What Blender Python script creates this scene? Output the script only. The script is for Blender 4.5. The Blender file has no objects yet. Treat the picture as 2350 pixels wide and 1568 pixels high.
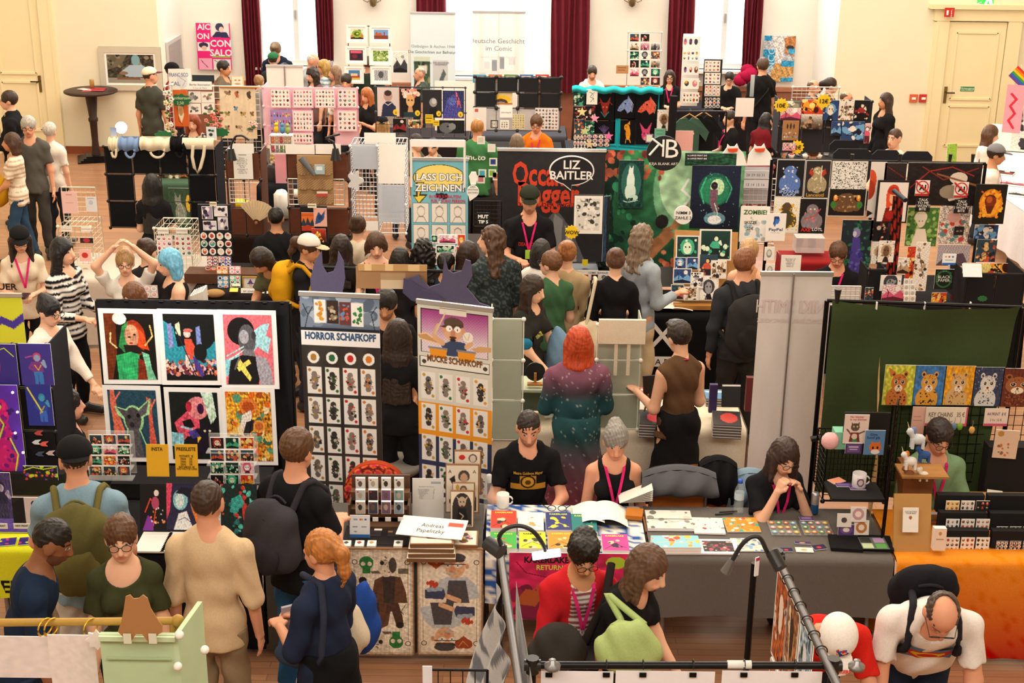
import bpy,math,random
import numpy as np
from mathutils import Matrix,Vector
# ---------------------------------------------------------------- camera, world, lights, exposure
SC=bpy.context.scene;COL=SC.collection
F,CX,CY,CAMH=3264.0,1175.0,784.0,5.0
PITCH,ROLL=math.radians(19.75),math.radians(0.7)
_f=np.array([0,math.cos(PITCH),-math.sin(PITCH)]);_u0=np.array([0,math.sin(PITCH),math.cos(PITCH)]);_x0=np.array([1.,0,0])
_r=math.cos(ROLL)*_x0+math.sin(ROLL)*_u0;_u=-math.sin(ROLL)*_x0+math.cos(ROLL)*_u0
cam=bpy.data.objects.new('camera',bpy.data.cameras.new('camera'));COL.objects.link(cam)
cam.data.sensor_width=36;cam.data.lens=36*F/2350;cam.data.clip_end=200
cam.matrix_world=Matrix(((_r[0],_u[0],-_f[0],0),(_r[1],_u[1],-_f[1],0),(_r[2],_u[2],-_f[2],CAMH),(0,0,0,1)))
SC.camera=cam
SC.view_settings.view_transform='Standard';SC.view_settings.look='None';SC.view_settings.gamma=1
SC.view_settings.exposure=0.12;SC.view_settings.use_curve_mapping=False
SC.cycles.max_bounces=5;SC.cycles.diffuse_bounces=3;SC.cycles.transparent_max_bounces=8
SC.cycles.caustics_reflective=False;SC.cycles.caustics_refractive=False
W=bpy.data.worlds.new('world');SC.world=W;W.use_nodes=True
W.node_tree.nodes['Background'].inputs[0].default_value=(0.96,0.98,1.0,1);W.node_tree.nodes['Background'].inputs[1].default_value=3.2
def area_light(name,loc,rot,sx,sy,power,color):
 l=bpy.data.lights.new(name,'AREA');l.shape='RECTANGLE';l.size=sx;l.size_y=sy;l.energy=power;l.color=color
 o=bpy.data.objects.new(name,l);COL.objects.link(o);o.location=loc;o.rotation_euler=rot;return o
# daylight through the three tall windows, warm hall lamps under the ceiling, balcony lamps over the front stands
for x_,e_ in((-5.2,240),(.4,300),(3.9,220)):area_light('window_daylight',(x_,24.3,4.4),(math.radians(-68),0,0),1.5,2.4,e_,(.95,.98,1))
area_light('ceiling_lamps',(0,18.5,7.6),(0,0,0),15,7,1150,(1,.86,.68))
area_light('ceiling_lamps',(0,10.5,7.6),(0,0,0),14,6,800,(1,.87,.70))
area_light('balcony_lamps',(0,1.2,7.4),(math.radians(30),0,0),12,2.5,620,(1,.90,.78))

area_light('print_lamp',(-2.3,8.5,2.55),(math.radians(50),0,0),1.3,.12,16,(1,.97,.92))
# pixel -> world helpers
def ray(px,py):
 return _f+(px-CX)/F*_r+(CY-py)/F*_u
def atz(px,py,z):
 d=ray(px,py);t=(z-CAMH)/d[2];return np.array([d[0]*t,d[1]*t,z])
def aty(px,py,Y):
 d=ray(px,py);t=Y/d[1];return np.array([d[0]*t,Y,CAMH+d[2]*t])
def rect(x0,y0,x1,y1,Y): # pixel box on the upright plane at depth Y -> centre x, bottom z, width, height
 xm,ym=(x0+x1)/2,(y0+y1)/2
 a=aty(x0,ym,Y);b=aty(x1,ym,Y);t=aty(xm,y0,Y);m=aty(xm,y1,Y);c=aty(xm,ym,Y)
 return c[0],m[2],b[0]-a[0],t[2]-m[2]

# ---------------------------------------------------------------- colours and materials
def lin(c):
 if isinstance(c,str):
  v=int(c,16);c=((v>>16)/255,((v>>8)&255)/255,(v&255)/255)if len(c)==6 else(((v>>8)&15)/15,((v>>4)&15)/15,(v&15)/15)
 c=np.asarray(c,float);return np.where(c<=.04045,c/12.92,((c+.055)/1.055)**2.4)
def material(name,rough=.6,metal=0,spec=.4,nscale=40,namt=.08,bump=0,bscale=200,emit=0,alpha=1,sss=0,trans=0,stretch=None,color=None):
 m=bpy.data.materials.new(name);m.use_nodes=True;N=m.node_tree.nodes;L=m.node_tree.links;b=N['Principled BSDF']
 if color is None:
  a=N.new('ShaderNodeVertexColor');a.layer_name='Col';src=a.outputs[0]
 else:
  a=N.new('ShaderNodeRGB');a.outputs[0].default_value=(*lin(color),1);src=a.outputs[0]
 tc=N.new('ShaderNodeTexCoord');mp=N.new('ShaderNodeMapping');L.new(tc.outputs['Object'],mp.inputs[0])
 if stretch:mp.inputs['Scale'].default_value=stretch
 n=N.new('ShaderNodeTexNoise');n.inputs['Scale'].default_value=nscale;n.inputs['Detail'].default_value=3;L.new(mp.outputs[0],n.inputs[0])
 r=N.new('ShaderNodeMapRange');r.inputs[3].default_value=1-namt*1.6;r.inputs[4].default_value=1+namt*1.6;L.new(n.outputs[0],r.inputs[0])
 v=N.new('ShaderNodeVectorMath');v.operation='SCALE';L.new(src,v.inputs[0]);L.new(r.outputs[0],v.inputs['Scale'])
 L.new(v.outputs[0],b.inputs['Base Color'])
 b.inputs['Roughness'].default_value=rough;b.inputs['Metallic'].default_value=metal;b.inputs['Specular IOR Level'].default_value=spec
 b.inputs['Alpha'].default_value=alpha;b.inputs['Transmission Weight'].default_value=trans
 if sss:b.inputs['Subsurface Weight'].default_value=sss;b.inputs['Subsurface Radius'].default_value=(.02,.008,.004)
 if emit:L.new(src,b.inputs['Emission Color']);b.inputs['Emission Strength'].default_value=emit
 if bump:
  n2=N.new('ShaderNodeTexNoise');n2.inputs['Scale'].default_value=bscale;L.new(mp.outputs[0],n2.inputs[0])
  bp=N.new('ShaderNodeBump');bp.inputs['Strength'].default_value=bump;bp.inputs['Distance'].default_value=.01
  L.new(n2.outputs[0],bp.inputs['Height']);L.new(bp.outputs[0],b.inputs['Normal'])
 return m
PAPER=material('paper',.55,spec=.3,namt=.02)
MATTE=material('matte_paint',.75,spec=.2,namt=.05,nscale=8)
CLOTH=material('cloth',.92,spec=.12,nscale=120,namt=.1,bump=.35,bscale=14)
PLAST=material('plastic',.38,spec=.45,namt=.03)
METAL=material('metal',.35,metal=.75,namt=.04)
SKIN=material('skin',.52,spec=.35,nscale=18,namt=.05)
HAIR=material('hair',.48,spec=.4,nscale=60,namt=.35,bump=.5,bscale=60,stretch=(1,1,.18))
WOOD=material('wood',.5,spec=.35,nscale=22,namt=.2,stretch=(.3,1,1))
GLASS=material('clear_glass',.05,spec=.6,namt=0,alpha=.14)
FROST=material('translucent_film',.4,spec=.3,namt=.05,alpha=.62)
GLOW=material('lit_lamp',.4,emit=9,namt=0)
SCREEN=material('lit_screen',.3,emit=.9,namt=0)

# ---------------------------------------------------------------- mesh builder
class MB:
 def __init__(s):s.v=[];s.c=[];s.lp=[];s.n=[];s.k=0;s.sm=[]
 def add(s,V,faces,col,smooth=False):
  V=np.asarray(V,float).reshape(-1,3);C=np.asarray(col if not isinstance(col,str)else lin(col),float)
  if isinstance(col,tuple):C=lin(col)
  if C.ndim==1:C=np.tile(C,(len(V),1))
  s.v.append(V);s.c.append(C)
  if isinstance(faces,np.ndarray):
   s.lp.append((faces+s.k).ravel());s.n.append(np.full(len(faces),faces.shape[1]));s.sm.append(np.full(len(faces),smooth))
  else:
   for f in faces:s.lp.append(np.asarray(f)+s.k);s.n.append(np.array([len(f)]));s.sm.append(np.array([smooth]))
  s.k+=len(V);return s
 def box(s,c,d,col,rz=0,rx=0,ry=0): # centre, full size
  h=np.array(d)/2;V=np.array([[x,y,z]for x in(-1,1)for y in(-1,1)for z in(-1,1)])*h
  if rz or rx or ry:V=V@rotm(rx,ry,rz).T
  return s.add(V+np.array(c),np.array([[0,1,3,2],[4,6,7,5],[0,4,5,1],[2,3,7,6],[0,2,6,4],[1,5,7,3]]),col)
 def bar(s,a,b,r,col,n=8,r2=None,cap=True):
  a=np.array(a,float);b=np.array(b,float);d=b-a;L=np.linalg.norm(d)+1e-9;d=d/L
  p=np.cross(d,[0,0,1]if abs(d[2])<.9 else[1,0,0]);p/=np.linalg.norm(p);q=np.cross(d,p);r2=r if r2 is None else r2
  t=np.arange(n)*2*math.pi/n;R=np.outer(np.cos(t),p)+np.outer(np.sin(t),q)
  V=np.vstack([a+R*r,b+R*r2]);i=np.arange(n);j=(i+1)%n
  s.add(V,np.stack([i,j,j+n,i+n],1),col,True)
  if cap and r>.001:s.add(a+R*r,[list(i[::-1])],col)
  if cap and r2>.001:s.add(b+R*r2,[list(i)],col)
  return s
 def tube(s,P,r,col,n=6):
  P=np.array(P,float);m=len(P);T=np.gradient(P,axis=0);T/=np.linalg.norm(T,axis=1)[:,None]+1e-9
  up=np.array([0,0,1.])if abs(T[:,2]).mean()<.8 else np.array([1.,0,0]);A=np.cross(T,up);A/=np.linalg.norm(A,axis=1)[:,None]+1e-9;B=np.cross(T,A)
  t=np.arange(n)*2*math.pi/n;rr=np.broadcast_to(np.asarray(r,float),(m,))
  V=(P[:,None]+rr[:,None,None]*(np.cos(t)[None,:,None]*A[:,None]+np.sin(t)[None,:,None]*B[:,None])).reshape(-1,3)
  i,k=np.meshgrid(np.arange(m-1),np.arange(n),indexing='ij');i=i.ravel();k=k.ravel();k2=(k+1)%n
  s.add(V,np.stack([i*n+k,i*n+k2,(i+1)*n+k2,(i+1)*n+k],1),col,True)
  s.add(V[:n],[list(range(n))[::-1]],col);s.add(V[-n:],[list(range(n))],col);return s
 def lathe(s,c,prof,col,n=20,sx=1,sy=1): # prof (r, z)
  prof=np.array(prof,float);m=len(prof);t=np.arange(n)*2*math.pi/n
  V=np.stack([prof[:,:1]*np.cos(t)*sx+c[0],prof[:,:1]*np.sin(t)*sy+c[1],np.repeat(prof[:,1:],n,1)+c[2]],2).reshape(-1,3)
  i,k=np.meshgrid(np.arange(m-1),np.arange(n),indexing='ij');i=i.ravel();k=k.ravel();k2=(k+1)%n
  return s.add(V,np.stack([i*n+k,i*n+k2,(i+1)*n+k2,(i+1)*n+k],1),col,True)
 def ball(s,c,r,col,n=12):
  a=np.linspace(-math.pi/2,math.pi/2,n//2+1);r=np.array(r if hasattr(r,'__len__')else(r,r,r))
  return s.lathe(c,np.stack([np.cos(a)*r[0],np.sin(a)*r[2]],1),col,n,1,r[1]/r[0])
 def prism(s,P,a,b,col,frame=None): # polygon P (2D) extruded along the third axis from a to b; frame maps (u, v, w) -> world
  P=np.array(P,float);n=len(P);fr=frame or(lambda u,v,w:np.stack([u,w,v],1));o=np.full(n,1.)
  A=fr(P[:,0],P[:,1],o*a);B=fr(P[:,0],P[:,1],o*b);i=np.arange(n);j=(i+1)%n
  s.add(A,[list(i)],col);s.add(B,[list(i[::-1])],col)
  return s.add(np.vstack([A,B]),np.stack([i,i+n,j+n,j],1),col)
 def grid(s,fn,nu,nv,col,smooth=True): # fn(u, v) arrays -> (..,3)
  u,v=np.meshgrid(np.linspace(0,1,nu),np.linspace(0,1,nv));V=fn(u.ravel(),v.ravel())
  if callable(col):col=col(u.ravel(),v.ravel())
  i,k=np.meshgrid(np.arange(nv-1),np.arange(nu-1),indexing='ij');i=i.ravel();k=k.ravel();a=i*nu+k
  return s.add(V,np.stack([a,a+1,a+nu+1,a+nu],1),col,smooth)
 def text(s,txt,size,col,frame,x=0,y=0,align='CENTER',bold=0,w=None):
  V,Fc=text_mesh(txt,bold)
  if len(V)==0:return s
  lo,hi=V[:,0].min(),V[:,0].max();sc=size;sx=sc if w is None else w/(hi-lo)
  if w is not None and size is None:sc=sx
  X=(V[:,0]-(lo+hi)/2 if align=='CENTER' else V[:,0]-lo)*sx+x;Yv=(V[:,1]-.35)*sc+y
  return s.add(frame(X,Yv,np.zeros(len(X))),Fc,col)
 def build(s,name,mat,parent=None,label=None,cat=None,group=None,kind=None,thick=0):
  V=np.vstack(s.v);C=np.vstack(s.c);lp=np.concatenate(s.lp).astype(np.int32);n=np.concatenate(s.n).astype(np.int32);st=np.concatenate([[0],np.cumsum(n)[:-1]]).astype(np.int32)
  o0=np.array([(V[:,0].min()+V[:,0].max())/2,(V[:,1].min()+V[:,1].max())/2,V[:,2].min()])
  me=bpy.data.meshes.new(name);me.vertices.add(len(V));me.vertices.foreach_set('co',(V-o0).astype(np.float32).ravel())
  me.loops.add(len(lp));me.loops.foreach_set('vertex_index',lp);me.polygons.add(len(n));me.polygons.foreach_set('loop_start',st);me.polygons.foreach_set('loop_total',n)
  me.polygons.foreach_set('use_smooth',np.concatenate(s.sm).astype(bool));me.update(calc_edges=True)
  a=me.color_attributes.new('Col','FLOAT_COLOR','POINT');a.data.foreach_set('color',np.hstack([C,np.ones((len(C),1))]).astype(np.float32).ravel())
  me.materials.append(mat);o=bpy.data.objects.new(name,me);COL.objects.link(o);o.location=o0
  if parent is not None:o.parent=parent;o.location=o0-WL[parent.name]
  WL[o.name]=o0
  return tag(o,label,cat,group,kind)
WL={}
def tag(o,label=None,cat=None,group=None,kind=None):
 if label:o['label']=label
 if cat:o['category']=cat
 if group:o['group']=group
 if kind:o['kind']=kind
 return o
def thing(name,label,cat,loc,group=None):
 o=bpy.data.objects.new(name,None);COL.objects.link(o);o.location=loc;o.empty_display_size=.1;WL[o.name]=np.array(loc,float)
 return tag(o,label,cat,group)
def dup(o,d,label=None,group=None,rz=0): # a copy of a thing with its parts and sub-parts, moved by d
 def cp(x,par):
  c=x.copy();COL.objects.link(c);c.parent=par;WL[c.name]=WL[x.name]+np.array(d)
  for ch in kids(x):cp(ch,c)
  return c
 c=cp(o,None);c.location=Vector(WL[o.name]+np.array(d));c.rotation_euler.z+=rz
 if label:c['label']=label
 if group:c['group']=group
 return c
def kids(o):return[x for x in COL.objects if x.parent==o]
def rotm(rx=0,ry=0,rz=0):
 cx,sx,cy,sy,cz,sz=math.cos(rx),math.sin(rx),math.cos(ry),math.sin(ry),math.cos(rz),math.sin(rz)
 return np.array([[cz,-sz,0],[sz,cz,0],[0,0,1]])@np.array([[cy,0,sy],[0,1,0],[-sy,0,cy]])@np.array([[1,0,0],[0,cx,-sx],[0,sx,cx]])
_tc={}
def text_mesh(txt,bold=0):
 if(txt,bold)in _tc:return _tc[(txt,bold)]
 cu=bpy.data.curves.new('t','FONT');cu.body=txt;cu.offset=bold;cu.resolution_u=2;cu.space_line=.85;cu.align_x='CENTER'
 o=bpy.data.objects.new('t',cu);COL.objects.link(o);me=o.to_mesh()
 V=np.zeros(len(me.vertices)*3);me.vertices.foreach_get('co',V);Fc=[list(p.vertices)for p in me.polygons];V=V.reshape(-1,3)
 if Fc and all(len(f)==3 for f in Fc):Fc=np.array(Fc)
 o.to_mesh_clear();bpy.data.objects.remove(o);bpy.data.curves.remove(cu);_tc[(txt,bold)]=(V,Fc);return V,Fc

# ---------------------------------------------------------------- artwork on a fine grid of coloured faces
class CV:
 def __init__(s,w,h,bg='ffffff'):
  s.w,s.h=int(w),int(h);s.a=np.tile(np.array(hexc(bg),float),(s.h,s.w,1))
  s.X,s.Y=np.meshgrid((np.arange(s.w)+.5)/s.w*100,(np.arange(s.h)+.5)/s.h*100) # percent, y down
 def put(s,m,c,al=1):
  s.a[m]=s.a[m]*(1-al)+np.array(hexc(c))*al;return s
 def e(s,x,y,rx,ry,c,al=1,rot=0):
  dx,dy=s.X-x,s.Y-y
  if rot:k,q=math.cos(rot),math.sin(rot);asp=s.h/s.w;dy=dy*asp;dx,dy=dx*k+dy*q,(-dx*q+dy*k)/asp
  return s.put((dx/rx)**2+(dy/ry)**2<1,c,al)
 def r(s,x0,y0,x1,y1,c,al=1):return s.put((s.X>=x0)&(s.X<x1)&(s.Y>=y0)&(s.Y<y1),c,al)
 def p(s,c,*q,al=1):
  P=np.array(q).reshape(-1,2);m=np.zeros_like(s.X,bool)
  for(x0,y0),(x1,y1)in zip(P,np.roll(P,-1,0)):
   if y0==y1:continue
   m^=((s.Y<y0)!=(s.Y<y1))&(s.X<(x1-x0)*(s.Y-y0)/(y1-y0)+x0)
  return s.put(m,c,al)
 def l(s,c,wd,*q,al=1):
  P=np.array(q).reshape(-1,2);asp=s.h/s.w
  for(x0,y0),(x1,y1)in zip(P[:-1],P[1:]):
   dx,dy=x1-x0,(y1-y0)*asp;px,py=s.X-x0,(s.Y-y0)*asp;t=np.clip((px*dx+py*dy)/(dx*dx+dy*dy+1e-9),0,1)
   s.put((px-t*dx)**2+(py-t*dy)**2<(wd/2)**2,c,al)
  return s
 def g(s,c0,c1,y0=0,y1=100):
  t=np.clip((s.Y-y0)/(y1-y0),0,1)[...,None];m=(s.Y>=y0)&(s.Y<=y1);s.a[m]=(np.array(hexc(c0))*(1-t)+np.array(hexc(c1))*t)[m];return s
 def n(s,seed,amt=.2,sc=6,box=None): # soft brushy colour variation of the print
  r=np.random.RandomState(seed);k=np.zeros_like(s.X)
  for _ in range(5):
   a,b,p=r.uniform(-1,1)*sc/16,r.uniform(-1,1)*sc/16,r.uniform(0,6);q=r.uniform(.3,1.5);k+=np.sin(s.X*a+s.Y*b+p+2*np.sin(s.X*b*q-s.Y*a*q+p*2))/5
  k+=r.uniform(-.1,.1,k.shape);s.a=np.clip(s.a*(1+amt*k[...,None]*2),0,1);return s
 def sp(s,seed,cols,n,r0,r1,box=(0,0,100,100),rag=1): # ragged spots
  r=np.random.RandomState(seed);
  for i in range(n):
   x,y=r.uniform(box[0],box[2]),r.uniform(box[1],box[3]);q=r.uniform(r0,r1);s.e(x,y,q,q*s.w/s.h*r.uniform(.5,1.4),cols[i%len(cols)],rot=r.uniform(0,3))
  return s
 def fig(s,x,y,k,skin,top,leg,hair='222222',seed=0): # a small generic figure, k = height in percent
  r=np.random.RandomState(seed);w=k*s.h/s.w;a=r.uniform(-.1,.1)*w
  s.p(leg,x-.12*w,y+.5*k,x-.14*w,y+.05*k,x+.14*w,y+.05*k,x+.16*w,y+.5*k,x+.02*w,y+.5*k,x,y+.2*k,x-.02*w,y+.5*k)
  s.p(top,x-.17*w,y+.1*k,x-.16*w,y-.22*k,x+.16*w,y-.22*k,x+.18*w,y+.1*k)
  s.l(top,.09*w,x-.15*w,y-.18*k,x-.26*w,y-.02*k+a/3,x-.12*w,y+.06*k);s.l(skin,.08*w,x+.15*w,y-.18*k,x+.25*w,y-.05*k-a/3,x+.2*w,y-.24*k)
  s.e(x,y-.36*k,.13*w,.14*k,hair);return s.e(x+a*.2,y-.33*k,.095*w,.105*k,skin)
 def mesh(s,mb,frame,w,h,x=0,y=0): # centre x, bottom y in the frame's plane
  X,Y=np.meshgrid(np.linspace(-w/2,w/2,s.w+1)+x,np.linspace(h,0,s.h+1)+y)
  C=lin(s.a);Vq=frame(X.ravel(),Y.ravel(),np.zeros(X.size)).reshape(s.h+1,s.w+1,3)
  Cp=np.pad(C,((0,1),(0,1),(0,0)),'edge');i,k=np.meshgrid(np.arange(s.h),np.arange(s.w),indexing='ij');a=(i*(s.w+1)+k).ravel()
  return mb.add(Vq.reshape(-1,3),np.stack([a,a+s.w+1,a+s.w+2,a+1],1),Cp.reshape(-1,3))
def hexc(c):
 if not isinstance(c,str):return c
 if len(c)==3:c=''.join(q*2 for q in c)
 return tuple(int(c[i:i+2],16)/255 for i in(0,2,4))
def upright(cx,Y,z0,rz=0,tilt=0,bow=0): # (u right, v up, w towards the viewer side) of a panel standing at depth Y
 ca,sa,ct,st=math.cos(rz),math.sin(rz),math.cos(tilt),math.sin(tilt)
 def f(u,v,w):
  vy=v*st-w*ct+(bow*np.sin(v*5+u*3)if bow else 0);return np.stack([cx+u*ca-vy*sa,Y+u*sa+vy*ca,z0+v*ct+w*st],1)
 return f
def flat(cx,cy,z,rz=0,tilt=0): # a sheet lying at height z, v away from the viewer
 return upright(cx,cy,z,rz,math.radians(90)-tilt)
def sheet(mb,fr,w,h,t,col,back=None): # a thin board with real thickness behind the frame plane
 for(a,b,c)in((-1,0,0),):
  V=[]
  for d in(-.0005,-t-.0005):
   for(u,v)in((-w/2,0),(w/2,0),(w/2,h),(-w/2,h)):V.append((u,v,d))
  V=np.array(V);mb.add(fr(V[:,0],V[:,1],V[:,2]),np.array([[0,1,2,3],[7,6,5,4],[0,4,5,1],[1,5,6,2],[2,6,7,3],[3,7,4,0]]),col)
 return mb
# ---------------------------------------------------------------- smooth bodies: blended round limbs turned into one surface
def nets(Fd,o,h):
 S=Fd<0;nx,ny,nz=Fd.shape;cnt=np.zeros((nx-1,ny-1,nz-1));acc=np.zeros((nx-1,ny-1,nz-1,3))
 for ax in range(3):
  a=[slice(None)]*3;b=[slice(None)]*3;a[ax]=slice(0,-1);b[ax]=slice(1,None);f0,f1=Fd[tuple(a)],Fd[tuple(b)]
  cr=S[tuple(a)]!=S[tuple(b)];t=np.where(cr,f0/np.where(cr,f0-f1,1),0);o1,o2=[q for q in range(3)if q!=ax]
  for d1 in(0,1):
   for d2 in(0,1):
    sl=[slice(None)]*3;sl[o1]=slice(d1,cr.shape[o1]-1+d1);sl[o2]=slice(d2,cr.shape[o2]-1+d2)
    c=cr[tuple(sl)];cnt+=c;acc[...,ax]+=c*t[tuple(sl)];acc[...,o1]+=c*d1;acc[...,o2]+=c*d2
 act=cnt>0;idx=-np.ones(act.shape,int);idx[act]=np.arange(act.sum());I=np.argwhere(act)
 V=(I+acc[act]/cnt[act][:,None])*h+o;Q=[]
 for ax in range(3):
  a=[slice(None)]*3;b=[slice(None)]*3;a[ax]=slice(0,-1);b[ax]=slice(1,None);cr=S[tuple(a)]!=S[tuple(b)]
  o1,o2=[(1,2),(2,0),(0,1)][ax];P=np.argwhere(cr);P=P[(P[:,o1]>0)&(P[:,o2]>0)&(P[:,o1]<Fd.shape[o1]-1)&(P[:,o2]<Fd.shape[o2]-1)]
  e1=np.eye(3,dtype=int)[o1];e2=np.eye(3,dtype=int)[o2];q=np.stack([idx[tuple((P-e1-e2).T)],idx[tuple((P-e2).T)],idx[tuple(P.T)],idx[tuple((P-e1).T)]],1)
  fl=~S[tuple(P.T)];q[fl]=q[fl][:,::-1];Q.append(q)
 return V,np.vstack(Q)
def blend(prims,h,k=.018,sub=(),cuts=(),noise=None):
 """prims: ('c', a, b, ra, rb[, flat]) or ('e', centre, radii, R[3x3 cols]); returns V, Q"""
 B=[]
 for p in prims:
  m=k*3+h*2
  if p[0]=='c':r=max(p[3],p[4])+m;B.append((np.minimum(p[1],p[2])-r,np.maximum(p[1],p[2])+r))
  else:
   e=np.abs(p[3])@np.array(p[2])+m;B.append((np.array(p[1])-e,np.array(p[1])+e))
 lo=np.min([b[0]for b in B],0);hi=np.max([b[1]for b in B],0);n=np.ceil((hi-lo)/h).astype(int)+2
 ax=[lo[i]+np.arange(n[i])*h for i in range(3)];A=np.zeros(n)
 for p,(b0,b1)in zip(prims,B):
  i0=np.maximum(((b0-lo)/h).astype(int),0);i1=np.minimum(((b1-lo)/h).astype(int)+2,n);sl=tuple(slice(i0[i],i1[i])for i in range(3))
  X,Y,Z=np.meshgrid(*[ax[i][sl[i]]for i in range(3)],indexing='ij')
  A[sl]+=np.exp(np.clip(-_sd(p,X,Y,Z)/k,-60,60))
 Fd=-k*np.log(A+1e-18);X,Y,Z=np.meshgrid(*ax,indexing='ij')
 for p in sub:Fd=np.maximum(Fd,-_sd(p,X,Y,Z))
 for(c,nn)in cuts:Fd=np.maximum(Fd,(X-c[0])*nn[0]+(Y-c[1])*nn[1]+(Z-c[2])*nn[2])
 if noise:Fd=Fd+noise(X,Y,Z)
 Fd[0]=Fd[-1]=1;Fd[:,0]=Fd[:,-1]=1;Fd[:,:,0]=Fd[:,:,-1]=1
 return nets(Fd,lo,h)
def _sd(p,X,Y,Z):
 if p[0]=='c':
  a=np.array(p[1]);d=np.array(p[2])-a;L2=d@d+1e-9;px,py,pz=X-a[0],Y-a[1],Z-a[2];u=(px*d[0]+py*d[1]+pz*d[2])/L2;t=np.clip(u,0,1)
  f=np.sqrt((px-t*d[0])**2+(py-t*d[1])**2+(pz-t*d[2])**2)-(p[3]+(p[4]-p[3])*t)
  if len(p)>5:f=np.maximum(f,(u-1)*math.sqrt(L2))
  return f
 c,r,R=p[1],p[2],p[3];px,py,pz=X-c[0],Y-c[1],Z-c[2];q=[(px*R[0,i]+py*R[1,i]+pz*R[2,i])/r[i]for i in range(3)]
 n=np.sqrt(q[0]**2+q[1]**2+q[2]**2);return(n-1)*min(r)*(.6+.4*np.minimum(n,2))
I3=np.eye(3)
SKINS=dict(l='e3b193',p='edc3a8',m='c98f68',d='8a5a3e',r='dd9f80')
def wr(seed,amt=.006):
 r=np.random.RandomState(seed);q=r.uniform(0,6,6)
 return lambda X,Y,Z:amt*(np.sin(Z*34+9*np.sin(X*7+q[0])+q[1])*np.sin(X*15+Y*13+q[2])+.6*np.sin(Z*19-X*28+q[3]+3*np.sin(Y*9)))
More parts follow.
